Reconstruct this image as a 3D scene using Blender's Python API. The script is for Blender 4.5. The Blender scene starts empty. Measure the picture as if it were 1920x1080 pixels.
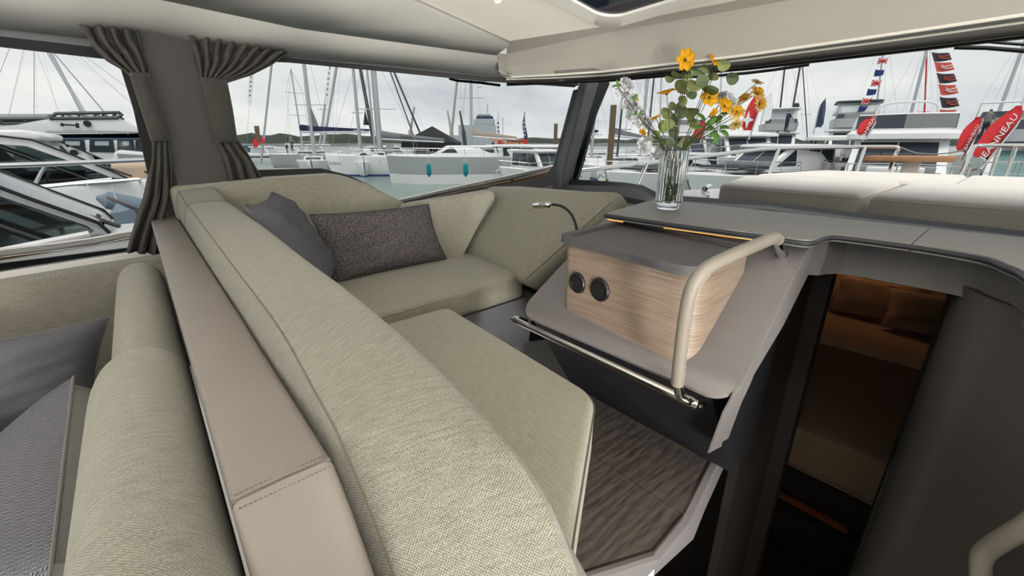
import bpy, bmesh, math, random
from mathutils import Vector, Matrix
random.seed(7)
R = math.radians
SC = bpy.context.scene
COL = SC.collection

# ------------------------------------------------------------------ camera, world, light, exposure
F = 790.0                                   # focal length in pixels of a 1920 x 1080 frame
PITCH = math.atan(272 / 790.0)
YAW = R(49.3)
CAM = Vector((0, 0, 1.2))
cd = bpy.data.cameras.new('camera')
cam = bpy.data.objects.new('camera', cd); COL.objects.link(cam)
cam.location = CAM
cam.rotation_euler = (math.pi / 2 - PITCH, 0, YAW)
cd.sensor_width = 36; cd.lens = F / 1920 * 36; cd.clip_start = 0.02; cd.clip_end = 3000
SC.camera = cam

SKY = 2.5
w = bpy.data.worlds.new('overcast_sky'); SC.world = w; w.use_nodes = True
nt = w.node_tree; N = nt.nodes; Lk = nt.links; N.clear()
wo = N.new('ShaderNodeOutputWorld'); bg = N.new('ShaderNodeBackground'); Lk.new(bg.outputs[0], wo.inputs[0])
tc = N.new('ShaderNodeTexCoord'); mp = N.new('ShaderNodeMapping'); mp.inputs['Scale'].default_value = (1.5, 1.5, 5.0)
n1 = N.new('ShaderNodeTexNoise'); n1.inputs['Scale'].default_value = 1.6; n1.inputs['Detail'].default_value = 7; n1.inputs['Roughness'].default_value = .55
n1.inputs['Distortion'].default_value = .25
cr = N.new('ShaderNodeValToRGB')
cr.color_ramp.elements[0].position = .33; cr.color_ramp.elements[0].color = (.60, .64, .68, 1)
cr.color_ramp.elements[1].position = .62; cr.color_ramp.elements[1].color = (.97, .97, .95, 1)
e = cr.color_ramp.elements.new(.47); e.color = (.80, .825, .845, 1)
Lk.new(tc.outputs['Generated'], mp.inputs[0]); Lk.new(mp.outputs[0], n1.inputs['Vector']); Lk.new(n1.outputs['Fac'], cr.inputs[0]); Lk.new(cr.outputs[0], bg.inputs[0])
bg.inputs[1].default_value = SKY

sd = bpy.data.lights.new('veiled_sun', 'SUN'); sd.energy = 4.2; sd.angle = R(40); sd.color = (1, .97, .92)
so = bpy.data.objects.new('veiled_sun', sd); COL.objects.link(so); so.rotation_euler = Vector((-.34, .30, -.89)).to_track_quat('-Z', 'Y').to_euler()   # high over the starboard quarter, behind the camera

SC.view_settings.view_transform = 'Standard'; SC.view_settings.look = 'None'
SC.view_settings.gamma = 1; SC.view_settings.use_curve_mapping = False
SC.view_settings.exposure = 0.0

# ------------------------------------------------------------------ pixel -> point helpers (real planes at real distances)
FH = Vector((-math.sin(YAW), math.cos(YAW), 0)); RT = Vector((math.cos(YAW), math.sin(YAW), 0)); UPW = Vector((0, 0, 1))
FW = FH * math.cos(PITCH) - UPW * math.sin(PITCH); UP = FH * math.sin(PITCH) + UPW * math.cos(PITCH)
def ray(px, py): return FW * F + RT * (px - 960) + UP * (540 - py)
def Zp(px, py, z):
    d = ray(px, py); return CAM + d * ((z - CAM.z) / d.z)
def Xp(px, py, x):
    d = ray(px, py); return CAM + d * (x / d.x)
def Yp(px, py, y):
    d = ray(px, py); return CAM + d * (y / d.y)
def Dp(px, py, dist):
    return CAM + ray(px, py) * (dist / F)
def Pp(px, py, p, n):
    p = Vector(p); n = Vector(n); d = ray(px, py); return CAM + d * ((p - CAM).dot(n) / d.dot(n))
V = Vector
def lerp(a, b, t): return a + (b - a) * t
def poly_at(pts, x):
    """piecewise-linear y(x) through pts"""
    if x <= pts[0][0]: i = 0
    elif x >= pts[-1][0]: i = len(pts) - 2
    else:
        i = 0
        while pts[i + 1][0] < x: i += 1
    (x0, y0), (x1, y1) = pts[i], pts[i + 1]
    return y0 + (y1 - y0) * (x - x0) / (x1 - x0)
def resample(pts, n):
    pts = [V(p) for p in pts]
    d = [0]
    for a, b in zip(pts, pts[1:]): d.append(d[-1] + (b - a).length)
    out = []
    for k in range(n):
        s = d[-1] * k / (n - 1); i = 0
        while i < len(d) - 2 and d[i + 1] < s: i += 1
        t = (s - d[i]) / max(1e-9, d[i + 1] - d[i]); out.append(pts[i].lerp(pts[i + 1], min(1, t)))
    return out
def smooth(pts, sub=6, closed=False):
    """Catmull-Rom through pts"""
    P = [V(p) for p in pts]; n = len(P); out = []
    rng = n if closed else n - 1
    for i in range(rng):
        if closed: p0, p1, p2, p3 = P[i - 1], P[i], P[(i + 1) % n], P[(i + 2) % n]
        else: p0, p1, p2, p3 = P[max(0, i - 1)], P[i], P[i + 1], P[min(n - 1, i + 2)]
        for k in range(sub):
            t = k / sub
            out.append(.5 * ((2 * p1) + (p2 - p0) * t + (2 * p0 - 5 * p1 + 4 * p2 - p3) * t * t + (3 * p1 - p0 - 3 * p2 + p3) * t ** 3))
    if not closed: out.append(P[-1])
    return out

# ------------------------------------------------------------------ materials
MATS = {}
def mat(name, col, rough=.6, metal=0, var=0, vscale=8, bump=0, bscale=60, coat=0, emit=None, estr=0, spec=.5, trans=0, ior=1.45):
    if name in MATS: return MATS[name]
    m = bpy.data.materials.new(name); m.use_nodes = True; MATS[name] = m
    b = m.node_tree.nodes['Principled BSDF']; L = m.node_tree.links; nn = m.node_tree.nodes
    c = tuple(col) + (1,)
    b.inputs['Base Color'].default_value = c; b.inputs['Roughness'].default_value = rough; b.inputs['Metallic'].default_value = metal
    b.inputs['Coat Weight'].default_value = coat; b.inputs['Specular IOR Level'].default_value = spec
    b.inputs['Transmission Weight'].default_value = trans; b.inputs['IOR'].default_value = ior
    if emit: b.inputs['Emission Color'].default_value = tuple(emit) + (1,); b.inputs['Emission Strength'].default_value = estr
    t = nn.new('ShaderNodeTexCoord')
    if var:
        n = nn.new('ShaderNodeTexNoise'); n.inputs['Scale'].default_value = vscale; n.inputs['Detail'].default_value = 5
        L.new(t.outputs['Object'], n.inputs['Vector'])
        r = nn.new('ShaderNodeValToRGB')
        r.color_ramp.elements[0].position = .3; r.color_ramp.elements[1].position = .7
        r.color_ramp.elements[0].color = tuple(x * (1 - var) for x in col) + (1,); r.color_ramp.elements[1].color = tuple(min(1, x * (1 + var)) for x in col) + (1,)
        L.new(n.outputs['Fac'], r.inputs[0]); L.new(r.outputs[0], b.inputs['Base Color'])
    if bump:
        n = nn.new('ShaderNodeTexNoise'); n.inputs['Scale'].default_value = bscale; n.inputs['Detail'].default_value = 4
        L.new(t.outputs['Object'], n.inputs['Vector'])
        bp = nn.new('ShaderNodeBump'); bp.inputs['Strength'].default_value = bump; bp.inputs['Distance'].default_value = .004
        L.new(n.outputs['Fac'], bp.inputs['Height']); L.new(bp.outputs[0], b.inputs['Normal'])
    return m
def mnode(nt, op, a, b=None, c=None):
    n = nt.nodes.new('ShaderNodeMath'); n.operation = op
    for i, x in enumerate((a, b, c)):
        if x is None: continue
        if isinstance(x, (int, float)): n.inputs[i].default_value = x
        else: nt.links.new(x, n.inputs[i])
    return n.outputs[0]
def weave(name, dark, mid, light, cell=.0065, bump=.8):
    """plain basket weave on metric UVs"""
    m = bpy.data.materials.new(name); m.use_nodes = True; MATS[name] = m
    t = m.node_tree; nn = t.nodes; L = t.links; b = nn['Principled BSDF']
    b.inputs['Roughness'].default_value = .95; b.inputs['Specular IOR Level'].default_value = .15
    b.inputs['Sheen Weight'].default_value = .2
    uv = nn.new('ShaderNodeTexCoord'); sx = nn.new('ShaderNodeSeparateXYZ')
    wob = nn.new('ShaderNodeTexNoise'); wob.inputs['Scale'].default_value = 60; wob.inputs['Detail'].default_value = 2
    L.new(uv.outputs['UV'], wob.inputs['Vector'])
    add = nn.new('ShaderNodeVectorMath'); add.operation = 'MULTIPLY_ADD'
    L.new(wob.outputs['Color'], add.inputs[0]); add.inputs[1].default_value = (.004, .004, 0); L.new(uv.outputs['UV'], add.inputs[2])
    L.new(add.outputs[0], sx.inputs[0])
    k = math.pi / cell
    su = mnode(t, 'SINE', mnode(t, 'MULTIPLY', sx.outputs[0], k)); sv = mnode(t, 'SINE', mnode(t, 'MULTIPLY', sx.outputs[1], k))
    h = mnode(t, 'MULTIPLY_ADD', mnode(t, 'MULTIPLY', su, sv), .5, .5)
    fine = nn.new('ShaderNodeTexNoise'); fine.inputs['Scale'].default_value = 420; fine.inputs['Detail'].default_value = 2
    big = nn.new('ShaderNodeTexNoise'); big.inputs['Scale'].default_value = 35; big.inputs['Detail'].default_value = 3
    mpg = nn.new('ShaderNodeMapping'); mpg.inputs['Scale'].default_value = (1, 6, 1)
    L.new(uv.outputs['UV'], mpg.inputs[0]); L.new(mpg.outputs[0], big.inputs['Vector']); L.new(uv.outputs['UV'], fine.inputs['Vector'])
    s = mnode(t, 'MULTIPLY_ADD', h, .5, mnode(t, 'MULTIPLY_ADD', fine.outputs['Fac'], .55, mnode(t, 'MULTIPLY_ADD', big.outputs['Fac'], .4, -.22)))
    r = nn.new('ShaderNodeValToRGB'); e = r.color_ramp.elements
    e[0].position = .15; e[0].color = tuple(dark) + (1,); e[1].position = .85; e[1].color = tuple(light) + (1,); q = e.new(.5); q.color = tuple(mid) + (1,)
    L.new(s, r.inputs[0]); L.new(r.outputs[0], b.inputs['Base Color'])
    bp = nn.new('ShaderNodeBump'); bp.inputs['Strength'].default_value = bump; bp.inputs['Distance'].default_value = .0012
    L.new(s, bp.inputs['Height']); L.new(bp.outputs[0], b.inputs['Normal'])
    return m
def herring(name, dark, light, cell=.006):
    """short diagonal dashes in alternating rows (broken herringbone) on metric UVs"""
    m = bpy.data.materials.new(name); m.use_nodes = True; MATS[name] = m
    t = m.node_tree; nn = t.nodes; L = t.links; b = nn['Principled BSDF']
    b.inputs['Roughness'].default_value = .95; b.inputs['Specular IOR Level'].default_value = .15
    uv = nn.new('ShaderNodeTexCoord'); sx = nn.new('ShaderNodeSeparateXYZ'); L.new(uv.outputs['UV'], sx.inputs[0])
    u = mnode(t, 'DIVIDE', mnode(t, 'ADD', sx.outputs[0], sx.outputs[1]), cell * 4.2); v = mnode(t, 'DIVIDE', mnode(t, 'SUBTRACT', sx.outputs[0], sx.outputs[1]), cell * 4.2)
    iu = mnode(t, 'FLOOR', u); iv = mnode(t, 'FLOOR', v)
    par = mnode(t, 'MODULO', mnode(t, 'ABSOLUTE', mnode(t, 'ADD', iu, iv)), 2)
    a = mnode(t, 'SINE', mnode(t, 'MULTIPLY', u, 2 * math.pi * 3)); c = mnode(t, 'SINE', mnode(t, 'MULTIPLY', v, 2 * math.pi * 3))
    mx = nn.new('ShaderNodeMix'); L.new(par, mx.inputs[0]); L.new(a, mx.inputs[2]); L.new(c, mx.inputs[3])
    nz = nn.new('ShaderNodeTexNoise'); nz.inputs['Scale'].default_value = 300; L.new(uv.outputs['UV'], nz.inputs['Vector'])
    s = mnode(t, 'MULTIPLY_ADD', mx.outputs[0], .42, mnode(t, 'MULTIPLY_ADD', nz.outputs['Fac'], .5, .2))
    r = nn.new('ShaderNodeValToRGB'); r.color_ramp.elements[0].position = .3; r.color_ramp.elements[1].position = .75
    r.color_ramp.elements[0].color = tuple(dark) + (1,); r.color_ramp.elements[1].color = tuple(light) + (1,)
    L.new(s, r.inputs[0]); L.new(r.outputs[0], b.inputs['Base Color'])
    bp = nn.new('ShaderNodeBump'); bp.inputs['Strength'].default_value = .6; bp.inputs['Distance'].default_value = .001
    L.new(s, bp.inputs['Height']); L.new(bp.outputs[0], b.inputs['Normal'])
    return m
def speckle(name, dark, light, scale=260):
    m = bpy.data.materials.new(name); m.use_nodes = True; MATS[name] = m
    t = m.node_tree; nn = t.nodes; L = t.links; b = nn['Principled BSDF']
    b.inputs['Roughness'].default_value = .97; b.inputs['Specular IOR Level'].default_value = .1
    uv = nn.new('ShaderNodeTexCoord'); nz = nn.new('ShaderNodeTexNoise'); nz.inputs['Scale'].default_value = scale; nz.inputs['Detail'].default_value = 3
    nz.inputs['Distortion'].default_value = 1.5
    L.new(uv.outputs['UV'], nz.inputs['Vector'])
    r = nn.new('ShaderNodeValToRGB'); r.color_ramp.elements[0].position = .38; r.color_ramp.elements[1].position = .64
    r.color_ramp.elements[0].color = tuple(dark) + (1,); r.color_ramp.elements[1].color = tuple(light) + (1,)
    L.new(nz.outputs['Fac'], r.inputs[0]); L.new(r.outputs[0], b.inputs['Base Color'])
    bp = nn.new('ShaderNodeBump'); bp.inputs['Strength'].default_value = .9; bp.inputs['Distance'].default_value = .002
    L.new(nz.outputs['Fac'], bp.inputs['Height']); L.new(bp.outputs[0], b.inputs['Normal'])
    return m
def grain(name, c0, c1, c2, scale=(1, 14, 14), rough=.5, nscale=6, coord='Object', bump=.25):
    m = bpy.data.materials.new(name); m.use_nodes = True; MATS[name] = m
    t = m.node_tree; nn = t.nodes; L = t.links; b = nn['Principled BSDF']; b.inputs['Roughness'].default_value = rough
    tc = nn.new('ShaderNodeTexCoord'); mp = nn.new('ShaderNodeMapping'); mp.inputs['Scale'].default_value = scale
    L.new(tc.outputs[coord], mp.inputs[0])
    n = nn.new('ShaderNodeTexNoise'); n.inputs['Scale'].default_value = nscale; n.inputs['Detail'].default_value = 8; n.inputs['Distortion'].default_value = .6
    L.new(mp.outputs[0], n.inputs['Vector'])
    r = nn.new('ShaderNodeValToRGB'); e = r.color_ramp.elements
    e[0].position = .32; e[0].color = tuple(c0) + (1,); e[1].position = .7; e[1].color = tuple(c2) + (1,); q = e.new(.5); q.color = tuple(c1) + (1,)
    L.new(n.outputs['Fac'], r.inputs[0]); L.new(r.outputs[0], b.inputs['Base Color'])
    bp = nn.new('ShaderNodeBump'); bp.inputs['Strength'].default_value = bump; bp.inputs['Distance'].default_value = .002
    L.new(n.outputs['Fac'], bp.inputs['Height']); L.new(bp.outputs[0], b.inputs['Normal'])
    return m
def glassmat(name, tint, refl=.06, rough=0.0):
    """thin glazing: tinted see-through with a faint mirror reflection"""
    m = bpy.data.materials.new(name); m.use_nodes = True; MATS[name] = m
    t = m.node_tree; nn = t.nodes; L = t.links; nn.clear()
    o = nn.new('ShaderNodeOutputMaterial'); mx = nn.new('ShaderNodeMixShader'); tr = nn.new('ShaderNodeBsdfTransparent'); gl = nn.new('ShaderNodeBsdfGlossy')
    tr.inputs[0].default_value = tuple(tint) + (1,); gl.inputs['Roughness'].default_value = rough
    fr = nn.new('ShaderNodeFresnel'); fr.inputs['IOR'].default_value = 1.45
    L.new(mnode(t, 'MULTIPLY', fr.outputs[0], refl / .04 * .6), mx.inputs[0]); L.new(tr.outputs[0], mx.inputs[1]); L.new(gl.outputs[0], mx.inputs[2]); L.new(mx.outputs[0], o.inputs[0])
    return m

# ------------------------------------------------------------------ object helpers
def thing(name, label, cat, loc=(0, 0, 0), rz=0, group=None, kind=None, rot=None):
    o = bpy.data.objects.new(name, None); COL.objects.link(o); o.empty_display_size = .1
    o.location = loc; o.rotation_euler = rot if rot else (0, 0, rz)
    o['label'] = label
    if cat: o['category'] = cat
    if group: o['group'] = group
    if kind: o['kind'] = kind
    return o
def tag(o, label, cat=None, group=None, kind=None):
    o['label'] = label
    if cat: o['category'] = cat
    if group: o['group'] = group
    if kind: o['kind'] = kind
    return o
def rootloc(p):
    l = V((0, 0, 0))
    while p is not None: l += p.location; p = p.parent
    return l
def obj(name, bm, m, parent=None, sm=True, local=False, uvbox=False, recalc=True, ang=40):
    """bm holds world coordinates (or the parent's own when local); returns ONE mesh object"""
    if recalc: bmesh.ops.recalc_face_normals(bm, faces=bm.faces[:])
    if uvbox:
        uvl = bm.loops.layers.uv.verify(); bm.normal_update()
        for f in bm.faces:
            n = f.normal; ax = max(range(3), key=lambda i: abs(n[i]))
            for l in f.loops:
                c = l.vert.co; l[uvl].uv = (c.y, c.z) if ax == 0 else (c.x, c.z) if ax == 1 else (c.x, c.y)
    me = bpy.data.meshes.new(name); bm.to_mesh(me); bm.free()
    ms = m if isinstance(m, (list, tuple)) else [m]
    for q in ms: me.materials.append(MATS[q] if isinstance(q, str) else q)
    o = bpy.data.objects.new(name, me); COL.objects.link(o)
    if parent is not None:
        o.parent = parent
        if not local:
            l = rootloc(parent); me.transform(Matrix.Translation(-l))
    elif not local:
        xs = [v.co for v in me.vertices]
        if xs:
            c = V(((min(v.x for v in xs) + max(v.x for v in xs)) / 2, (min(v.y for v in xs) + max(v.y for v in xs)) / 2, min(v.z for v in xs)))
            me.transform(Matrix.Translation(-c)); o.location = c
    if sm:
        me.shade_smooth()
        try: me.set_sharp_from_angle(angle=R(ang))
        except Exception: pass
    return o
def struct(name, bm, m, label, parent=None, **k):
    o = obj(name, bm, m, parent, **k)
    if parent is None: o['kind'] = 'structure'; o['label'] = label
    return o
def NB(): return bmesh.new()
def quad(bm, a, b, c, d, mi=0):
    f = bm.faces.new([bm.verts.new(V(p)) for p in (a, b, c, d)]); f.material_index = mi; return f
def box(bm, c, s, rot=None, mi=0):
    M = Matrix.Translation(V(c)) @ (rot.to_4x4() if rot is not None else Matrix()) @ Matrix.Diagonal((s[0], s[1], s[2], 1))
    r = bmesh.ops.create_cube(bm, size=1, matrix=M)
    for f in {f for v in r['verts'] for f in v.link_faces}: f.material_index = mi
    return r['verts']
def hexa(bm, c, mi=0):
    """c: 4 bottom corners then the 4 above them"""
    v = [bm.verts.new(V(p)) for p in c]
    for q in ((3, 2, 1, 0), (4, 5, 6, 7), (0, 1, 5, 4), (1, 2, 6, 5), (2, 3, 7, 6), (3, 0, 4, 7)):
        f = bm.faces.new([v[i] for i in q]); f.material_index = mi
    return v
def prism(bm, pts, vec, mi=0):
    a = [bm.verts.new(V(p)) for p in pts]; vec = V(vec); b = [bm.verts.new(V(p) + vec) for p in pts]; n = len(a)
    fs = [bm.faces.new(a[::-1]), bm.faces.new(b)]
    for i in range(n): fs.append(bm.faces.new((a[i], a[(i + 1) % n], b[(i + 1) % n], b[i])))
    for f in fs: f.material_index = mi
    return fs
def bevel(bm, w, seg=3, edges=None):
    bmesh.ops.bevel(bm, geom=(edges or bm.edges[:]), offset=w, segments=seg, profile=.5, affect='EDGES', clamp_overlap=True)
def frame_of(t):
    t = t.normalized(); a = V((0, 0, 1)) if abs(t.z) < .95 else V((1, 0, 0))
    x = t.cross(a).normalized(); return x, x.cross(t).normalized()
def tube(bm, pts, r, seg=10, caps=True, mi=0, closed=False):
    pts = [V(p) for p in pts]; n = len(pts); rings = []; px = None
    for i, p in enumerate(pts):
        if closed: t = pts[(i + 1) % n] - pts[i - 1]
        else: t = (pts[min(n - 1, i + 1)] - pts[max(0, i - 1)])
        if t.length < 1e-9: t = V((0, 0, 1))
        t = t.normalized()
        if px is None: x, y = frame_of(t)
        else:
            x = px - t * px.dot(t)
            if x.length < 1e-6: x, y = frame_of(t)
            x = x.normalized(); y = x.cross(t).normalized()
        px = x
        rr = r[i] if isinstance(r, (list, tuple)) else r
        rings.append([bm.verts.new(p + x * (rr * math.cos(2 * math.pi * k / seg)) + y * (rr * math.sin(2 * math.pi * k / seg))) for k in range(seg)])
    m = n if closed else n - 1
    for i in range(m):
        A, B = rings[i], rings[(i + 1) % n]
        for k in range(seg):
            f = bm.faces.new((A[k], A[(k + 1) % seg], B[(k + 1) % seg], B[k])); f.material_index = mi
    if caps and not closed:
        for q in (rings[0][::-1], rings[-1]): bm.faces.new(q).material_index = mi
def loft(bm, rings, closed=True, caps=True, uv=True, mi=0):
    """rings of equal length; metric UVs along / around"""
    n = len(rings[0]); vs = [[bm.verts.new(V(p)) for p in r] for r in rings]
    uvl = bm.loops.layers.uv.verify()
    vd = [0]
    for a, b in zip(rings, rings[1:]): vd.append(vd[-1] + sum((V(b[k]) - V(a[k])).length for k in range(n)) / n)
    mid = rings[len(rings) // 2]; ud = [0]
    for k in range(n): ud.append(ud[-1] + (V(mid[(k + 1) % n]) - V(mid[k])).length)
    for i in range(len(rings) - 1):
        for k in range(n if closed else n - 1):
            k2 = (k + 1) % n
            try: f = bm.faces.new((vs[i][k], vs[i][k2], vs[i + 1][k2], vs[i + 1][k]))
            except ValueError: continue
            f.material_index = mi
            for l, q in zip(f.loops, ((ud[k], vd[i]), (ud[k + 1], vd[i]), (ud[k + 1], vd[i + 1]), (ud[k], vd[i + 1]))): l[uvl].uv = q
    if caps and closed:
        for q in (vs[0][::-1], vs[-1]):
            try: bm.faces.new(q).material_index = mi
            except ValueError: pass
    return vs
def lathe(bm, prof, c=(0, 0, 0), seg=20, mi=0, cap=True):
    c = V(c); rings = [[c + V((r * math.cos(2 * math.pi * k / seg), r * math.sin(2 * math.pi * k / seg), z)) for k in range(seg)] for r, z in prof]
    return loft(bm, rings, caps=cap, mi=mi)
def sheet(bm, rows, thick=0, uv=True, mi=0):
    """grid surface through rows of points; thick > 0 gives it a back along the mean normal"""
    rows = [[V(p) for p in r] for r in rows]
    nr, nc = len(rows), len(rows[0])
    uvl = bm.loops.layers.uv.verify()
    def grid(off):
        return [[bm.verts.new(p + off) for p in r] for r in rows]
    nrm = V((0, 0, 0))
    for i in range(nr - 1):
        for j in range(nc - 1):
            nrm += (rows[i + 1][j + 1] - rows[i][j]).cross(rows[i][j + 1] - rows[i + 1][j])
    nrm = nrm.normalized() if nrm.length > 0 else V((0, 0, 1))
    if nrm.dot(rows[nr // 2][nc // 2] - CAM) < 0: nrm = -nrm
    A = grid(V((0, 0, 0))); vd = [0]; ud = [0]
    for i in range(nr - 1): vd.append(vd[-1] + (rows[i + 1][nc // 2] - rows[i][nc // 2]).length)
    for j in range(nc - 1): ud.append(ud[-1] + (rows[nr // 2][j + 1] - rows[nr // 2][j]).length)
    def faces(G):
        for i in range(nr - 1):
            for j in range(nc - 1):
                f = bm.faces.new((G[i][j], G[i][j + 1], G[i + 1][j + 1], G[i + 1][j])); f.material_index = mi
                for l, q in zip(f.loops, ((ud[j], vd[i]), (ud[j + 1], vd[i]), (ud[j + 1], vd[i + 1]), (ud[j], vd[i + 1]))): l[uvl].uv = q
    faces(A)
    if thick:
        B = grid(nrm * thick); faces(B)
        rim = [(0, j) for j in range(nc)] + [(i, nc - 1) for i in range(1, nr)] + [(nr - 1, j) for j in range(nc - 2, -1, -1)] + [(i, 0) for i in range(nr - 2, 0, -1)]
        for (a, b), (c, d) in zip(rim, rim[1:] + rim[:1]):
            bm.faces.new((A[a][b], A[c][d], B[c][d], B[a][b])).material_index = mi
def pad(bm, c8, r=.03, n=9, puff=.0, mi=0):
    """upholstered block: rounded box mapped onto the hexahedron c8 (4 bottom corners, 4 above), metric box UVs"""
    c = [V(p) for p in c8]
    L = [((c[1] - c[0]).length + (c[6] - c[7]).length) / 2, ((c[3] - c[0]).length + (c[6] - c[5]).length) / 2, ((c[4] - c[0]).length + (c[6] - c[2]).length) / 2]
    r = min(r, min(L) * .49)
    def params(l):
        k = [0, r * .12, r * .4, r]; inner = [r + (l - 2 * r) * i / n for i in range(1, n)]
        return k + inner + [l - x for x in k[::-1]]
    P = [params(l) for l in L]
    uvl = bm.loops.layers.uv.verify(); cache = {}
    def tri(u, v, w_):
        a = c[0].lerp(c[1], u).lerp(c[3].lerp(c[2], u), v); b = c[4].lerp(c[5], u).lerp(c[7].lerp(c[6], u), v); return a.lerp(b, w_)
    def vert(q):
        key = tuple(round(x, 6) for x in q)
        if key in cache: return cache[key]
        inn = V([min(max(q[i], r), L[i] - r) for i in range(3)]); d = V(q) - inn
        p = inn + (d.normalized() * r if d.length > 1e-9 else d)
        if puff:
            for i in range(3):
                j, k = (i + 1) % 3, (i + 2) % 3
                if q[i] <= 1e-9 or q[i] >= L[i] - 1e-9:
                    g = max(0, 1 - (2 * q[j] / L[j] - 1) ** 4) * max(0, 1 - (2 * q[k] / L[k] - 1) ** 4)
                    p[i] += (-1 if q[i] <= 1e-9 else 1) * puff * g
        v = bm.verts.new(tri(p.x / L[0], p.y / L[1], p.z / L[2])); cache[key] = v; return v
    for ax in range(3):
        j, k = (ax + 1) % 3, (ax + 2) % 3
        for side in (0, L[ax]):
            for a in range(len(P[j]) - 1):
                for b in range(len(P[k]) - 1):
                    qs = []
                    for (x, y) in ((a, b), (a + 1, b), (a + 1, b + 1), (a, b + 1)):
                        q = [0, 0, 0]; q[ax] = side; q[j] = P[j][x]; q[k] = P[k][y]; qs.append(q)
                    try: f = bm.faces.new([vert(q) for q in qs])
                    except ValueError: continue
                    f.material_index = mi
                    for l, q in zip(f.loops, qs): l[uvl].uv = (q[j], q[k])
def pillow(c4, thick, front, back, name, label, cat, group=None, seam='pillow_seam', pinch=.10, n=18):
    """scatter cushion over four corner points (round the front face), plump in the middle with pointed ears"""
    c = [V(p) for p in c4]; ctr = sum(c, V((0, 0, 0))) / 4
    nrm = ((c[1] - c[0]).cross(c[3] - c[0])).normalized()
    base = V((ctr.x, ctr.y, min(p.z for p in c)))
    t = thing(name, label, cat, base, group=group)
    W = (c[1] - c[0]).length; H = (c[3] - c[0]).length
    def pt(i, j, s):
        u, v = i / n, j / n; a, b = 2 * u - 1, 2 * v - 1
        uu = u - a * pinch * .5 * (1 - b * b) * abs(a); vv = v - b * pinch * .5 * (1 - a * a) * abs(b)
        p = c[0].lerp(c[1], uu).lerp(c[3].lerp(c[2], uu), vv)
        h = max(0, (1 - a ** 4)) ** .55 * max(0, (1 - b ** 4)) ** .55
        wr = .006 * math.sin(9 * a + 5 * b) * h + .004 * math.sin(17 * b - 6 * a) * h
        return p + nrm * (s * (thick * .5 * h + wr)), (u * W, v * H)
    for s, nm, m in ((1, 'front_cover', front), (-1, 'back_cover', back)):
        bm = NB(); uvl = bm.loops.layers.uv.verify()
        g = [[pt(i, j, s) for i in range(n + 1)] for j in range(n + 1)]
        vs = [[bm.verts.new(p[0]) for p in r] for r in g]
        for j in range(n):
            for i in range(n):
                ids = ((j, i), (j, i + 1), (j + 1, i + 1), (j + 1, i))
                if s < 0: ids = ids[::-1]
                f = bm.faces.new([vs[a][b] for a, b in ids])
                for l, (a, b) in zip(f.loops, ids): l[uvl].uv = g[a][b][1]
        obj(nm, bm, m, t, recalc=False, ang=180)
    bm = NB()
    rim = [pt(i, 0, 0)[0] for i in range(n)] + [pt(n, j, 0)[0] for j in range(n)] + [pt(n - i, n, 0)[0] for i in range(n)] + [pt(0, n - j, 0)[0] for j in range(n)]
    tube(bm, rim, .0022, 5, closed=True)
    obj('piping', bm, back, t)
    return t
def copy_tree(o, parent=None):
    c = o.copy(); COL.objects.link(c); c.parent = parent
    for ch in list(o.children): copy_tree(ch, c)
    return c
FONT = None
def text(s, size, m, parent, M, name='lettering', extrude=.0006, sx=1.0, align='CENTER'):
    """raised lettering as a mesh; M places it in the parent's own coordinates"""
    cu = bpy.data.curves.new(name, 'FONT'); cu.body = s; cu.size = size; cu.extrude = extrude; cu.align_x = align; cu.align_y = 'CENTER'; cu.resolution_u = 2
    o = bpy.data.objects.new(name, cu); COL.objects.link(o)
    dg = bpy.context.evaluated_depsgraph_get(); me = bpy.data.meshes.new_from_object(o.evaluated_get(dg))
    COL.objects.unlink(o); bpy.data.objects.remove(o); me.transform(M @ Matrix.Diagonal((sx, 1, 1, 1)))
    me.materials.clear(); me.materials.append(MATS[m]); me.name = name
    q = bpy.data.objects.new(name, me); COL.objects.link(q); q.parent = parent
    return q
def basis(o, x, y):
    """matrix with origin o, x and y axes"""
    x = V(x).normalized(); z = x.cross(V(y)).normalized(); y = z.cross(x)
    return Matrix(((x.x, y.x, z.x, o[0]), (x.y, y.y, z.y, o[1]), (x.z, y.z, z.z, o[2]), (0, 0, 0, 1)))

# ================================================================== MATERIAL PALETTE
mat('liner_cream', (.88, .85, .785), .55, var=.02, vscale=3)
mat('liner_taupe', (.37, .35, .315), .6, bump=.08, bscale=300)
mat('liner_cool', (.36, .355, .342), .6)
mat('liner_white', (.74, .73, .70), .4)
mat('liner_grey', (.17, .165, .155), .7, bump=.15, bscale=300)
mat('trim_pale', (.78, .76, .70), .35)
mat('frame_dark', (.030, .032, .037), .45)
mat('seal_black', (.008, .009, .011), .5)
mat('pillar_grey', (.058, .056, .055), .75, bump=.2, bscale=400)
mat('post_grey', (.06, .064, .07), .5)
mat('dash_grey', (.155, .152, .148), .62, bump=.25, bscale=350)
mat('dash_edge', (.02, .022, .028), .5)
mat('console_grey', (.165, .154, .156), .6, bump=.2, bscale=420, var=.03)
mat('fascia_grey', (.10, .097, .097), .7, bump=.2, bscale=400)
mat('wall_taupe', (.055, .051, .047), .7, bump=.2, bscale=400)
mat('leather_beige', (.158, .142, .128), .5, bump=.12, bscale=240, var=.04, vscale=5)
mat('stitch_beige', (.10, .085, .075), .8)
mat('grip_leather', (.19, .172, .145), .55, bump=.1, bscale=300)
mat('grip_thread', (.30, .27, .23), .8)
mat('chrome', (.75, .74, .72), .09, 1)
mat('steel', (.62, .62, .62), .22, 1)
mat('black_plastic', (.012, .012, .013), .3)
mat('black_rubber', (.01, .01, .011), .7)
mat('black_panel', (.006, .006, .009), .6)
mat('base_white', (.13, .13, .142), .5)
mat('wood_dark_edge', (.035, .028, .025), .5)
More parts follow.
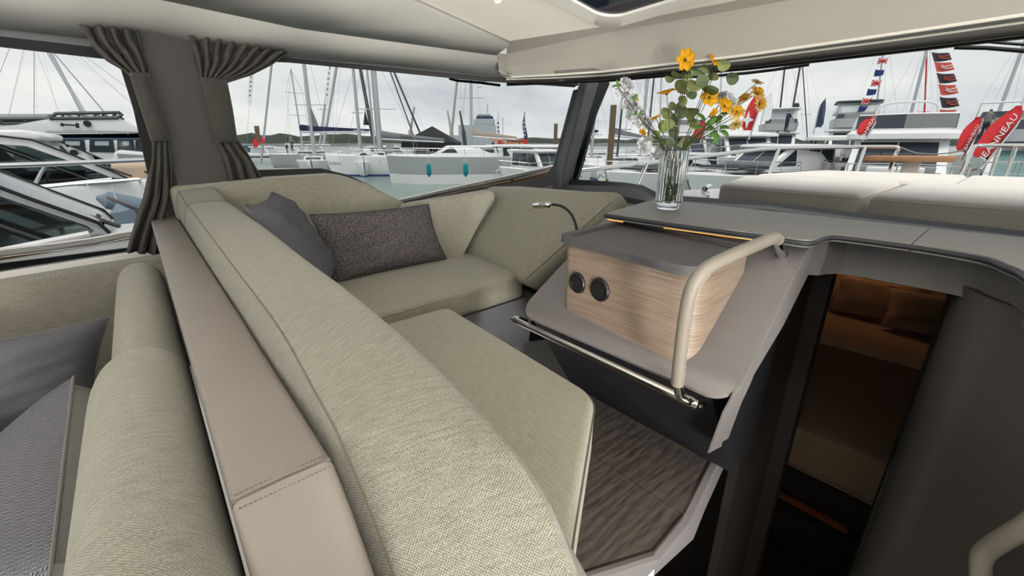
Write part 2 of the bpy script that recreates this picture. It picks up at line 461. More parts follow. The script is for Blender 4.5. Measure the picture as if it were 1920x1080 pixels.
mat('tray_slate', (.068, .067, .073), .65, bump=.4, bscale=350, var=.08, vscale=40)
grain('wood_oak', (.155, .112, .082), (.225, .172, .133), (.275, .215, .172), (2.5, 2.5, 120), .5, 2.2, bump=.5)
def floormat():
    m = bpy.data.materials.new('floor_wood'); m.use_nodes = True; MATS['floor_wood'] = m; t = m.node_tree; L = t.links; nn = t.nodes; b = nn['Principled BSDF']; b.inputs['Roughness'].default_value = .5
    tc = nn.new('ShaderNodeTexCoord'); mp = nn.new('ShaderNodeMapping'); mp.inputs['Scale'].default_value = (1, .16, 1); mp.inputs['Rotation'].default_value = (0, 0, R(8)); L.new(tc.outputs['Object'], mp.inputs[0])
    wv = nn.new('ShaderNodeTexWave'); wv.bands_direction = 'X'; wv.inputs['Scale'].default_value = 11; wv.inputs['Distortion'].default_value = 9; wv.inputs['Detail'].default_value = 3; wv.inputs['Detail Scale'].default_value = 1.6; L.new(mp.outputs[0], wv.inputs['Vector'])
    nz = nn.new('ShaderNodeTexNoise'); nz.inputs['Scale'].default_value = 120; nz.inputs['Detail'].default_value = 4; L.new(mp.outputs[0], nz.inputs['Vector'])
    f = mnode(t, 'MULTIPLY_ADD', wv.outputs['Fac'], .22, mnode(t, 'MULTIPLY', nz.outputs['Fac'], .8))
    r = nn.new('ShaderNodeValToRGB'); e = r.color_ramp.elements; e[0].position = .25; e[0].color = (.045, .037, .033, 1); e[1].position = .8; e[1].color = (.17, .148, .135, 1); q = e.new(.5); q.color = (.105, .09, .081, 1)
    L.new(f, r.inputs[0]); L.new(r.outputs[0], b.inputs['Base Color'])
    bp = nn.new('ShaderNodeBump'); bp.inputs['Strength'].default_value = .15; bp.inputs['Distance'].default_value = .001; L.new(f, bp.inputs['Height']); L.new(bp.outputs[0], b.inputs['Normal'])
floormat()
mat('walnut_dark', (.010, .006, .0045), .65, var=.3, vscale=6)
mat('bed_linen', (.62, .47, .36), .9, bump=.3, bscale=40)
mat('bed_blanket', (.20, .14, .09), .95, bump=.5, bscale=150)
mat('led_amber', (1, .6, .2), .5, emit=(1, .42, .07), estr=1.1)
mat('lamp_glow', (1, .8, .6), .5, emit=(1, .66, .38), estr=4)
mat('hatch_glass', (.012, .016, .028), .08)
mat('lens_frost', (.72, .73, .72), .35)
weave('sofa_weave', (.062, .060, .048), (.155, .150, .122), (.29, .282, .24), .0015)
weave('sofa_fine', (.098, .094, .073), (.235, .226, .18), (.37, .358, .295), .0013, .5)
herring('herringbone', (.022, .024, .034), (.19, .19, .21), .0017)
speckle('boucle', (.018, .016, .017), (.175, .16, .162), 230)
mat('grey_linen', (.12, .12, .117), .95, bump=.3, bscale=400)
mat('curtain_grey', (.055, .052, .046), .9, bump=.2, bscale=300, var=.05)
weave('curtain_band', (.022, .022, .019), (.048, .046, .04), (.085, .082, .073), .004, .4); mat('seam_dark', (.10, .097, .07), .9)
glassmat('window_glass', (.60, .603, .60), .0)

SEAT = .64          # seat height
FLOOR = .24         # raised saloon sole
DASH = .97
WP = ((-2.35, .5, 0), (1.3, -.7, 0))                     # port window line, tapering towards the bow
def wall(px, py): return Pp(px, py, *WP)
def aft(px, py, x=-2.35): return Xp(px, py, x)
SLP = ((0, .9, .65), (0, -.29, .42))                     # sloping console face
def slope(px, py): return Pp(px, py, *SLP)
def slz(y): return .65 + (y - .9) * .29 / .42

# ================================================================== CEILING
L_ = [V((-2.35, -1.6, 1.60)), aft(0, 44), aft(250, 73), wall(540, 97), wall(735, 115), wall(941, 137)]
M_ = [V((-2.06, -1.6, 1.74)), V((-2.07, -.4, 1.71)), Zp(350, 0, 1.68), Zp(560, 45, 1.66), Zp(745, 71, 1.635), Zp(930, 96, 1.61)]
C4, C2 = Zp(955, 77, 1.63), Zp(785, 0, 1.72)
dC = (C2 - C4)
C_ = [C2 + dC * 2.6, C2 + dC * 1.3, C2 + dC * .6, C2, C4.lerp(C2, .5), C4]
for q in C_[:3]: q.z = min(q.z, 1.8)
CPn = (C2 - C4).cross(Zp(1384, 0, 1.63) - C4)
def ceil(px, py): return Pp(px, py, C4, CPn)
def point_on_ceiling(x, y):
    d = V((0, 0, 1)); p = V((x, y, 0)); return p + d * ((C4 - p).dot(CPn) / d.dot(CPn))
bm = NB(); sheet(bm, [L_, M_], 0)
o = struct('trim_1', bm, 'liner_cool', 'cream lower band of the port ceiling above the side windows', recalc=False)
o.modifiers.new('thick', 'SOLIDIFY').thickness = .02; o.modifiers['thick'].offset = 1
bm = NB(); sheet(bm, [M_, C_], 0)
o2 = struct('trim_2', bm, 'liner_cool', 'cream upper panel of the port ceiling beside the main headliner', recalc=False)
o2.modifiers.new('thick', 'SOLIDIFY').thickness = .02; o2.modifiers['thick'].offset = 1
ST = [950, 1040, 1134, 1400, 1660, 1920]
ROW = {0: [78, 64, 49, -3, -58, -112], 1: [101, 82, 62, 15, -35, -85], 2: [125, 114, 101, 73, 33, -12], 3: [144, 139.5, 133, 102, 64.5, 26], 4: [148, 145, 140, 110, 76, 40], 5: [157, 154, 150, 127, 97, 66], 6: [160, 157, 153, 130.5, 101.5, 71.5]}
RZ = {0: [1.63] * 6, 1: [1.612] * 6, 2: [1.55, 1.545, 1.538, 1.523, 1.525, 1.531], 3: [1.507, 1.49, 1.476, 1.478, 1.484, 1.489], 4: [1.505, 1.488, 1.474, 1.476, 1.482, 1.487], 5: [1.503, 1.486, 1.472, 1.474, 1.48, 1.485], 6: [1.486, 1.469, 1.455, 1.457, 1.463, 1.468]}
def beamrow(k, dx=0):
    r = [Zp(x, y, z) for x, y, z in zip(ST, ROW[k], RZ[k])]
    a, b = r[-2], r[-1]; d = (b - a); d.z = 0
    r.append(b + d.normalized() * 1.8)
    return r
BR = {k: beamrow(k) for k in ROW}
bm = NB()
cxs = [C_[2].x] + [p.x for p in BR[0][1:]]
r1 = [C_[2]] + [point_on_ceiling(x, .71) for x in cxs[1:]]
sheet(bm, [[C4] + BR[0][1:], r1, [V((x, -1.1, 1.84)) for x in cxs]])
o = struct('ceiling', bm, 'liner_cream', 'cream main headliner with a small round downlight')
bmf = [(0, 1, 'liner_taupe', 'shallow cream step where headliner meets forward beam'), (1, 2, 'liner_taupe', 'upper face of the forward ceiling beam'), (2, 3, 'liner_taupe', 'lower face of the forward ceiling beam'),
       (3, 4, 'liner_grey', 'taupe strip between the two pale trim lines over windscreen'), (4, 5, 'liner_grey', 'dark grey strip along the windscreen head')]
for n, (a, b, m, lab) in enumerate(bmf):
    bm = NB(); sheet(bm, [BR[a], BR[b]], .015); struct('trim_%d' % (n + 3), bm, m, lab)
for n, (k, r, lab) in enumerate(((3, .0045, 'pale upper trim line over the windscreen'), (4, .0035, 'pale lower trim line over the windscreen'), (5, .0035, 'thin pale edge trim at the windscreen head'))):
    bm = NB(); tube(bm, [p - V((0, 0, .002)) for p in BR[k]], r, 8); struct('trim_%d' % (n + 8), bm, 'trim_pale', lab)
bm = NB(); sheet(bm, [BR[5], BR[6]], .003); struct('trim_11', bm, 'seal_black', 'black seal line at the top of the windscreen')
# pale corner moulding under the beam end
bm = NB()
q = [Zp(934, 134, 1.515), Zp(952, 143, 1.507), Zp(1083, 142, 1.488), Zp(1160, 140, 1.482), Zp(1230, 144, 1.476), Zp(1085, 153.5, 1.480), Zp(985, 150, 1.497), Zp(945, 144, 1.503)]
prism(bm, q, (0, 0, .012)); bevel(bm, .003, 2); struct('trim_12', bm, 'liner_cool', 'white moulded corner piece above the port windscreen post')
# vertical end of the beam, cream, meeting the port band
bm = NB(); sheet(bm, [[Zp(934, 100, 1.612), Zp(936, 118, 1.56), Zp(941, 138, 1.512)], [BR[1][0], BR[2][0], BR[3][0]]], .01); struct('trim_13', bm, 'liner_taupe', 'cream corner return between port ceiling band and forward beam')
for (px, py, r, sq, lab, m) in ((1147, 143.5, .052, 1, 'oval frosted speaker cover on the windscreen head', 'lens_frost'), (1056, 151, .026, 1, 'small round white cap on the corner moulding', 'liner_white')):
    c = Zp(px, py, 1.474 if px > 1100 else 1.484); bm = NB(); lathe(bm, [(0, 0), (r * .8, 0), (r * .96, .002), (r, .006)], c, 28)
    t = tag(obj('ceiling_disc', bm, m), lab, 'ceiling cover')
bm = NB(); box(bm, (-1.96, 1.66, 1.68), (.5, .02, .28)); struct('trim_19', bm, 'liner_cream', 'cream filler behind the corner of the forward beam')
# downlight and hatch
c = ceil(933, 3)
t = thing('downlight', 'small lit round downlight in the cream headliner', 'downlight', c)
bm = NB(); lathe(bm, [(.010, .0), (.014, -.003), (.018, -.002), (.0195, .002)], c, 24, cap=False); obj('bezel', bm, 'trim_pale', t)
bm = NB(); lathe(bm, [(0, -.001), (.0105, -.001), (.0105, .001)], c, 20); obj('lens', bm, 'lamp_glow', t)
hu = (ceil(1290, 0) - ceil(1150, 41)).normalized(); hv = (ceil(1051, 0) - ceil(1125, 40)).normalized()
hc = ceil(1137, 46); hn = CPn.normalized(); hn = hn if hn.z < 0 else -hn
def rr(o, u, v, W, H, r, n=8):
    out = []
    for cx, cy, a0 in ((r, r, 180), (W - r, r, 270), (W - r, H - r, 0), (r, H - r, 90)):
        for k in range(n + 1):
            a = R(a0 + 90 * k / n); out.append(o + u * (cx + r * math.cos(a)) + v * (cy + r * math.sin(a)))
    return out
t = thing('roof_hatch', 'dark glazed roof hatch with rounded pale surround in headliner', 'hatch', hc)
W_, H_ = .62, .55
A0 = rr(hc - hu * .02 - hv * .02, hu, hv, W_ + .04, H_ + .04, .055); A1 = rr(hc + hn * .022, hu, hv, W_, H_, .07)
A2 = rr(hc + hu * .062 + hv * .062 + hn * .022, hu, hv, W_ - .124, H_ - .124, .075); A3 = rr(hc + hu * .075 + hv * .075 - hn * .02, hu, hv, W_ - .15, H_ - .15, .07)
bm = NB(); loft(bm, [A0, A1, A2, A3], caps=False); obj('surround', bm, 'liner_white', t)
bm = NB(); prism(bm, rr(hc + hu * .06 + hv * .06 + hn * .004, hu, hv, W_ - .12, H_ - .12, .075), hn * .010); obj('pane', bm, 'hatch_glass', t)
# further downlights of the saloon (behind and beside the camera), real lamps
def lamp(loc, e):
    d = thing('downlight', 'small round downlight in the aft headliner', 'downlight', loc, group='aft saloon downlights')
    bm = NB(); lathe(bm, [(.010, 0), (.014, -.003), (.018, -.002), (.0195, .002)], loc, 16, cap=False); obj('bezel', bm, 'trim_pale', d)
    bm = NB(); lathe(bm, [(0, -.001), (.0105, -.001), (.0105, .001)], loc, 12); obj('lens', bm, 'lamp_glow', d)


# ================================================================== PORT SIDE: posts, windows
def framebar(name, pa, pb, m, lab, t=.03, parent=None):
    bm = NB(); sheet(bm, [pa, pb], t); return struct(name, bm, m, lab, parent)
wx = -2.37
# aft port window
W1 = thing('window_1', 'large aft port window with dark frame looking onto neighbouring motor boats', None, (wx, -.5, .78), kind='structure')
ga = [Xp(0, 60, wx), Xp(262, 92, wx), Xp(312, 320, wx), Xp(322, 480, wx), Xp(0, 535, wx)]
top_e, bot_e = V((wx, -2.4, ga[0].z)), V((wx, -2.4, ga[4].z))
bm = NB(); prism(bm, [top_e] + ga + [bot_e], (-.008, 0, 0)); obj('pane', bm, 'window_glass', W1, sm=False)
bm = NB(); sheet(bm, [[V((wx + .005, -2.4, 1.62)), Xp(0, 30, wx + .005), Xp(260, 60, wx + .005)], [V((wx + .005, -2.4, 1.575)), Xp(0, 68, wx + .005), Xp(260, 98, wx + .005)]], .03); obj('top_rail', bm, 'post_grey', W1)
bm = NB(); sheet(bm, [[V((wx + .001, -2.4, 1.59)), Xp(0, 62, wx), Xp(260, 93, wx)], [V((wx, -2.4, 1.54)), Xp(0, 87, wx), Xp(260, 117, wx)]], .02); obj('seal', bm, 'seal_black', W1)
bm = NB(); sheet(bm, [[Xp(219, 105, wx), Xp(250, 205, wx), Xp(271, 300, wx), Xp(280, 340, wx)], [Xp(270, 116, wx), Xp(300, 205, wx), Xp(320, 300, wx), Xp(330, 340, wx)]], .02); obj('seal', bm, 'seal_black', W1)
# outside coaming below the aft window
bm = NB()
a = [Xp(0, 512, -2.36), Xp(262, 472, -2.36)]; b = [Xp(0, 487, -2.62), Xp(290, 441, -2.62)]
ex = lambda p, q: p + (p - q).normalized() * 2.2
fx = lambda p, q: q + (q - p).normalized() * .05
sheet(bm, [[ex(a[0], a[1]), a[0], a[1], fx(a[0], a[1])], [ex(b[0], b[1]), b[0], b[1], fx(b[0], b[1])]], .03)
struct('wall_port', bm, 'liner_white', 'white side deck coaming outside the aft port window')
# B pillar
bm = NB(); bx_ = -2.27
sheet(bm, [[Xp(246, 55, bx_), Xp(290, 200, bx_), Xp(338, 362, bx_), Xp(366, 470, bx_)], [Xp(300, 55, bx_ + .012), Xp(342, 200, bx_ + .012), Xp(385, 362, bx_ + .012), Xp(412, 470, bx_ + .012)], [Xp(352, 55, bx_), Xp(398, 200, bx_), Xp(445, 362, bx_), Xp(478, 470, bx_)]], .05)
struct('trim_14', bm, 'pillar_grey', 'wide grey upholstered post between the two port windows')
bm = NB(); sheet(bm, [[Xp(296, 320, -2.33), Xp(316, 490, -2.33)], [Xp(420, 320, -2.33), Xp(450, 490, -2.33)]], .01); struct('trim_20', bm, 'pillar_grey', 'grey lining at the foot of the wide post')
# forward port window
W2 = thing('window_2', 'forward port window with thick black rounded frame overlooking the sailing yachts', None, wall(740, 390), kind='structure')
o_ = V((WP[1][0], WP[1][1], 0)).normalized() * -1          # outward
def wo(px, py, d=0): return wall(px, py) + o_ * d
gl = [(352, 78), (500, 98), (760, 122), (960, 145), (1096, 155), (1056, 318), (1036, 345), (880, 374), (755, 400), (715, 366), (660, 338), (600, 322), (500, 320), (400, 330)]
bm = NB(); prism(bm, [wo(*p, .03) for p in gl], o_ * .008); obj('pane', bm, 'window_glass', W2, sm=False)
bm = NB(); sheet(bm, [[wo(x, y, .0) for x, y in ((352, 74), (540, 92), (740, 113), (935, 136), (1085, 150))], [wo(x, y, .0) for x, y in ((352, 100), (540, 109), (740, 128), (900, 143), (1085, 160))]], .03); obj('top_rail', bm, 'frame_dark', W2)
bm = NB(); sheet(bm, [[wo(x, y, .012) for x, y in ((352, 96), (540, 109), (740, 127), (900, 142), (1085, 157))], [wo(x, y, .02) for x, y in ((352, 108), (540, 116), (740, 135), (900, 151), (1080, 163))]], .015); obj('seal', bm, 'seal_black', W2)
low = [(340, 335), (480, 319), (600, 316), (650, 328), (700, 351), (752, 388), (880, 359), (985, 339), (1025, 329), (1040, 310), (1078, 168)]
lo2 = [(340, 352), (480, 331), (600, 330), (640, 340), (690, 370), (752, 404), (880, 379), (985, 357), (1034, 348), (1052, 320), (1088, 166)]
bm = NB(); sheet(bm, [[wo(*p, .02) for p in low], [wo(*p, .0) for p in lo2]], .02); obj('seal', bm, 'seal_black', W2)
bm = NB(); sheet(bm, [[wo(*p, -.001) for p in lo2], [wo(x, y + 22, -.02) for x, y in lo2]], .02); obj('sill', bm, 'post_grey', W2)
# windscreen post (port A post)
bm = NB()
pb = [wall(1035, 352), wall(1046, 300), wall(1072, 210), wall(1090, 150)]
pc = [Yp(1052, 356, 1.72), Yp(1064, 300, 1.75), Yp(1088, 210, 1.82), Yp(1104, 150, 1.87)]
pd = [Yp(1070, 352, 1.80), Yp(1082, 300, 1.84), Yp(1106, 210, 1.92), Yp(1124, 150, 1.97)]
sheet(bm, [pb, pc, pd], .04); struct('trim_15', bm, 'post_grey', 'dark grey port windscreen post in the corner')
bm = NB(); tube(bm, [p + V((0, -.012, 0)) for p in pc], .008, 8); struct('trim_16', bm, 'frame_dark', 'ridge along the port windscreen post', recalc=True)

# ================================================================== WINDSCREEN
def ws(px, py, up):                      # base line at Y 1.8, head leaning forward
    return Yp(px, py, lerp(1.80, 2.05, up))
W3 = thing('window_3', 'wide forward windscreen with black rounded border above the dashboard', None, (-.4, 1.8, .98), kind='structure')
g0 = [ws(1070, 345, 0), ws(1190, 350, 0), ws(1245, 372, 0), ws(1600, 408, 0), ws(1920, 445, 0)]; g1 = [ws(1113, 150, 1), ws(1200, 145, 1), ws(1260, 140, 1), ws(1600, 104, 1), ws(1920, 66, 1)]
g0.append(V((1.7, 1.8, .96))); g1.append(V((1.7, 2.05, g1[-1].z)))
bm = NB(); sheet(bm, [g0, g1], .006); obj('pane', bm, 'window_glass', W3, sm=False)
bt = [(1062, 330), (1075, 336), (1170, 342), (1205, 347), (1232, 361), (1260, 366), (1440, 379), (1600, 398), (1920, 433)]
bt2 = [(1062, 346), (1075, 347), (1170, 350), (1200, 354), (1226, 370), (1256, 376), (1440, 386), (1600, 407), (1920, 443)]
def ext(r): return r + [V((1.7, r[-1].y, r[-1].z - .004))]
bm = NB(); sheet(bm, [ext([Yp(*p, 1.80) for p in bt]), ext([Yp(*p, 1.775) for p in bt2])], .02); obj('seal', bm, 'seal_black', W3)
bt3 = [(1055, 356), (1075, 362), (1170, 368), (1200, 374), (1224, 380), (1256, 384), (1440, 393), (1600, 416), (1920, 453)]
bm = NB(); sheet(bm, [ext([Yp(*p, 1.774) for p in bt2]), ext([Yp(*p, 1.74) for p in bt3])], .03); obj('sill', bm, 'post_grey', W3)
bm = NB(); sheet(bm, [[ws(1068, 345, 0), ws(1082, 300, .25), ws(1106, 210, .7), ws(1122, 152, 1)], [ws(1078, 345, 0), ws(1092, 300, .25), ws(1116, 210, .7), ws(1140, 152, 1)]], .02); obj('seal', bm, 'seal_black', W3)

# ================================================================== DASHBOARD, FASCIA, COMPANIONWAY
rim = [Zp(x, y, DASH) for x, y in ((1135, 399), (1250, 415), (1400, 434), (1470, 444), (1505, 449), (1525, 449), (1538, 444), (1552, 440), (1580, 440), (1700, 455), (1780, 467), (1850, 480), (1890, 495), (1920, 508), (1965, 545), (2050, 640), (2160, 800))]
rim_s = smooth(rim, 3)
bm = NB(); top = rim_s + [V((.9, rim_s[-1].y, DASH)), V((.9, 1.69, DASH)), V((-1.0, 1.69, DASH))]
SEAMX = Zp(1712, 455, DASH).x
def dashslab(x0, x1, z0=0):
    """part of the dash top between two X values"""
    bm = NB(); bm.faces.new([bm.verts.new(p) for p in top])
    for x, s in ((x0, 1), (x1, -1)):
        bmesh.ops.bisect_plane(bm, geom=bm.verts[:] + bm.edges[:] + bm.faces[:], plane_co=(x, 0, 0), plane_no=(s, 0, 0.0), clear_inner=True)
    r = bmesh.ops.extrude_face_region(bm, geom=bm.faces[:]); 
    for v in r['geom']:
        if isinstance(v, bmesh.types.BMVert): v.co.z -= .02
    return bm
D = thing('dashboard', 'charcoal grey dashboard shelf running along under the windscreen', 'dashboard', (-.3, 1.5, DASH - .05))
obj('top_panel', dashslab(-1.62, SEAMX - .0012), 'dash_grey', D, ang=30); obj('top_panel', dashslab(SEAMX + .0012, .9), 'dash_grey', D, ang=30)
bm = NB(); prism(bm, [V((-1.0, 1.62, .925)), V((-.95, 1.79, .925)), V((-1.62, 1.79, .925)), V((-1.68, 1.66, .925))], (0, 0, -.02)); obj('corner_shelf', bm, 'dash_grey', D)
bm = NB(); tube(bm, [p + V((0, .002, -.010)) for p in rim_s], .0068, 10); obj('edge_trim', bm, 'dash_edge', D)
led = [Zp(x, y, .944) for x, y in ((1140, 411), (1152, 413), (1168, 415.5))]; led2 = [Zp(x, y, .944) for x, y in ((1245, 426.5), (1300, 434), (1350, 441), (1412, 448.5))]
for l in (led, led2):
    bm = NB(); tube(bm, l, .003, 6); obj('led_strip', bm, 'led_amber', D)['label'] = 'glowing amber light strip under the edge'
# fascia over the companionway
ft = [Zp(x, y, DASH - .022) + V((0, .012, 0)) for x, y in ((1528, 452), (1545, 446), (1580, 443), (1700, 458), (1780, 470), (1850, 484), (1890, 499), (1920, 513), (1965, 552), (2050, 650), (2160, 815))]
fb = [Zp(x, y, .85) for x, y in ((1512, 515), (1535, 512), (1580, 514), (1680, 532), (1750, 545), (1800, 556), (1845, 572), (1890, 594), (1960, 650), (2060, 790), (2180, 1000))]
fm = [a.lerp(b, .5) + V((0, .012, 0)) for a, b in zip(ft, fb)]
bm = NB(); sheet(bm, [smooth(ft, 3), smooth(fm, 3), smooth(fb, 3)], .03); struct('trim_17', bm, 'fascia_grey', 'curved grey fascia over the companionway opening')
# companionway side (starboard): sloping flank that rolls over into the stairwell
pw = smooth([V((-.02, 1.95, 0)), V((-.015, 1.62, 0)), V((.0, 1.46, 0)), V((.03, 1.385, 0)), V((.075, 1.335, 0)), V((.16, 1.2, 0)), V((.28, 1.0, 0)), V((.42, .72, 0))], 4)
bm = NB(); sheet(bm, [[V((p.x, p.y, z)) for p in pw] for z in (.875, .5, 0, -1.0)], 0); WS = struct('wall_starboard', bm, 'wall_taupe', 'plain taupe flank of the companionway on the right', recalc=False, ang=180)
WS.modifiers.new('thick', 'SOLIDIFY').thickness = .02
# stairwell flank (port) under the sloping console
fr = [slope(1525, 450), slope(1437, 615), slope(1384, 722), slope(1374, 744), Xp(1357, 775, -.315), Xp(1329, 850, -.36)]
bk = [Xp(1533, 480, fr[0].x), Xp(1468, 612, fr[1].x), Xp(1414, 702, fr[2].x), Xp(1406, 722, fr[3].x), Xp(1390, 756, -.315), Xp(1362, 832, -.36)]
bm = NB(); sheet(bm, [fr, bk], .004); struct('wall_port_stair', bm, 'console_grey', 'grey edge of the sloping console beside the companionway')
# dark cabin below
bm = NB(); quad(bm, (-1.2, 1.2, -1.0), (.5, 1.2, -1.0), (.5, 6, -1.0), (-1.2, 6, -1.0)); quad(bm, (-.5, -.1, -1.0), (.3, -.1, -1.0), (.3, 1.2, -1.0), (-.5, 1.2, -1.0)); struct('floor_cabin', bm, 'walnut_dark', 'dark cabin sole at the foot of the companionway')['kind'] = 'structure'
# stairwell riser below the platform edge, and cabin walls in the dark
fe = [Zp(x, y, FLOOR - .012) for x, y in ((1337, 856), (1281, 968), (1226, 1033), (1068, 1084))]
re_ = [Zp(1364, 832, .21), Zp(1312, 945, .12), Zp(1290, 1000, .05), Zp(1150, 1130, -.1)]
lo_ = [V((p.x - .4, p.y + .25, -.6)) for p in re_]
bm = NB(); sheet(bm, [fe, re_, lo_], .02); struct('wall_stair', bm, 'console_grey', 'grey riser below the wooden platform edge')
bm = NB()
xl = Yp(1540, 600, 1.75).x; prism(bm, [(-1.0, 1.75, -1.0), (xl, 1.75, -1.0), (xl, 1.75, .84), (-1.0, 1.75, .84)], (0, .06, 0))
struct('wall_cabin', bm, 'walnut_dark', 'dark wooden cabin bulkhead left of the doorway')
bm = NB()
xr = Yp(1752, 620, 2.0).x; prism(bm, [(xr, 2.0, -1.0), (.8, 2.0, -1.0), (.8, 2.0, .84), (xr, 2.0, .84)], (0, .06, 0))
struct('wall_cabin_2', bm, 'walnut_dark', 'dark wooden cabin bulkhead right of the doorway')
for n, (x, y0, y1) in enumerate(((-.40, 1.38, 1.75), (-1.25, 1.8, 6.0), (.75, 2.0, 6.0))):
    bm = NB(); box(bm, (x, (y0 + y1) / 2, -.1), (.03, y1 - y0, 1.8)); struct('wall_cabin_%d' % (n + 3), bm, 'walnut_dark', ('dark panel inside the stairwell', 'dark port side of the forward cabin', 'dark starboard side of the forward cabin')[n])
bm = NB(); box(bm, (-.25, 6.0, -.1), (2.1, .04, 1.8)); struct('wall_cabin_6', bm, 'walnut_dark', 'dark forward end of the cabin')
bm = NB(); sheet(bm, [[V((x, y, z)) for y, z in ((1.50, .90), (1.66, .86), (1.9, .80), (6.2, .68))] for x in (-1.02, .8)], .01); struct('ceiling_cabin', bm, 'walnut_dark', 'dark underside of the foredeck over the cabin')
# cabin bed
B = thing('cabin_bed', 'cabin berth with peach-lit linen glimpsed through the companionway', 'bed', (-.4, 3.9, -.55))
bm = NB(); pad(bm, [(-1.2, 2.3, -.45), (.7, 2.3, -.45), (.7, 5.9, -.45), (-1.2, 5.9, -.45), (-1.2, 2.3, -.2), (.7, 2.3, -.2), (.7, 5.9, -.2), (-1.2, 5.9, -.2)], .06, 8); obj('mattress', bm, 'bed_linen', B)
bm = NB(); box(bm, (-.25, 4.1, -.72), (1.9, 3.5, .52)); obj('base', bm, 'walnut_dark', B)
bm = NB(); pad(bm, [(-1.22, 2.28, -.42), (.72, 2.28, -.42), (.72, 3.62, -.42), (-1.22, 3.52, -.42), (-1.22, 2.28, -.17), (.72, 2.28, -.17), (.72, 3.62, -.17), (-1.22, 3.52, -.17)], .04, 8); obj('blanket', bm, 'bed_blanket', B)
bm = NB(); pad(bm, [(-1.22, 3.46, -.42), (.72, 3.56, -.42), (.72, 3.86, -.42), (-1.22, 3.76, -.42), (-1.22, 3.46, -.155), (.72, 3.56, -.155), (.72, 3.86, -.155), (-1.22, 3.76, -.155)], .02, 8); obj('folded_sheet', bm, 'bed_linen', B)
for (px, py, w_, lab) in ((1648, 562, .62, 'wide pillow in the middle of the cabin berth'), (1560, 540, .40, 'pillow at the left of the cabin berth'), (1745, 590, .55, 'pillow at the right of the cabin berth')):
    c = Zp(px, py, -.05); a = V((1, .10, 0)).normalized(); b = V((-.1, .75, .66)).normalized(); w2 = w_ / 2
    pillow([c - a * w2 - b * .2, c + a * w2 - b * .2, c + a * w2 + b * .2, c - a * w2 + b * .2], .13, 'bed_linen', 'bed_linen', 'bed_pillow', lab, 'pillow', 'cabin pillows', n=10)
cl_ = bpy.data.lights.new('cabin_lamp', 'POINT'); cl_.energy = 1.6; cl_.color = (1, .50, .20); cl_.shadow_soft_size = .08
co = bpy.data.objects.new('cabin_lamp', cl_); COL.objects.link(co); co.location = (-.7, 4.9, .6)
c = Zp(1392, 826, -.25)
t = thing('door_pull', 'tiny chrome pull on the dark cabin door', 'handle', c); bm = NB(); tube(bm, smooth([c + V((-.03, 0, .004)), c + V((-.02, -.02, 0)), c + V((.02, -.02, 0)), c + V((.03, 0, .004))], 4), .005, 8); obj('bar', bm, 'chrome', t)
bm = NB(); a, b = Zp(1450, 928, -.62), Zp(1588, 1002, -.62); hexa(bm, [a, b, b + V((-.02, .03, 0)), a + V((-.02, .03, 0)), a + V((0, 0, .02)), b + V((0, 0, .02)), b + V((-.02, .03, .02)), a + V((-.02, .03, .02))]); mat('edge_reflection', (.16, .045, .02), .4)
tag(obj('step_edge_strip', bm, 'edge_reflection'), 'reddish strip standing in for a reflection on the dark stair tread edge', 'step')  # step edge reflection put into the strip's reddish colour
bm = NB(); box(bm, ((a.x + b.x) / 2, (a.y + b.y) / 2 + .2, -.66), (1.0, .5, .06)); tag(obj('stair_tread', bm, 'walnut_dark'), 'dark stair tread deep in the companionway', 'step')

# ================================================================== WOODEN PLATFORM (three boards)
FLR = thing('floor', 'grey-brown wooden platform of wide boards beside the sofa', None, (-.6, .9, FLOOR - .04), kind='structure')
fl = lambda x, y: Zp(x, y, FLOOR)
b0 = [fl(1000, 690), fl(1335, 856), fl(1280, 964), fl(1117, 856), fl(940, 745)]
b1 = [fl(940, 747), fl(1116.5, 857.5), fl(1279, 965), fl(1225, 1031), fl(1068, 1081), fl(880, 1140), fl(840, 900)]
for p in (b0, b1):
    bm = NB(); prism(bm, p, (0, 0, -.018)); obj('board', bm, 'floor_wood', FLR, sm=False)
bm = NB(); prism(bm, [fl(1337, 857), fl(1281, 966), fl(1226, 1033), fl(1068, 1083), fl(1060, 1079), fl(1221, 1028), fl(1276, 962), fl(1330, 855)], (0, 0, -.03)); obj('dark_nosing', bm, 'wood_dark_edge', FLR, sm=False)
bm = NB(); prism(bm, [Zp(1212, 1044, .2), Zp(1095, 1082, .2), Zp(1085, 1130, -.05), Zp(1205, 1120, -.05)], (.01, .03, 0)); struct('trim_18', bm, 'liner_white', 'pale panel under the near edge of the wooden platform')

# ================================================================== SLOPING CONSOLE
CON = thing('console', 'grey sloping console panel with rounded corners between sofa and companionway', 'console', (-.65, 1.1, FLOOR))
sx0, sx1 = -1.005, -.293
def slp(x, y, up=0): return V((x, y, slz(y))) + V((0, -.568, .823)) * up
r_ = .055; out = []
for cx, cy, a0 in ((sx0 + r_, .895 + r_, 180), (sx1 - r_, .895 + r_, 270)):
    for k in range(9):
        a = R(a0 + 90 * k / 8); out.append((cx + r_ * math.cos(a), cy + r_ * math.sin(a)))
pr_ = slope(1522, 455); pl_ = slope(1139, 402); out += [(pr_.x, pr_.y), (pl_.x, pl_.y)]
bm = NB(); prism(bm, [slp(x, y, -.014) for x, y in out], V((0, -.568, .823)) * .014); bevel(bm, .003, 2, [e for e in bm.edges if e.calc_face_angle(0) > .6]); obj('sloping_panel', bm, 'console_grey', CON, ang=35)
bm = NB(); hexa(bm, [(sx0 + .012, .94, .245), (sx1 - .06, .94, .245), (sx1 - .06, 1.36, .245), (sx0 + .012, 1.36, .245), (sx0 + .012, .93, .640), (sx1 - .06, .93, .640), (sx1 - .06, 1.36, .90), (sx0 + .012, 1.36, .90)])
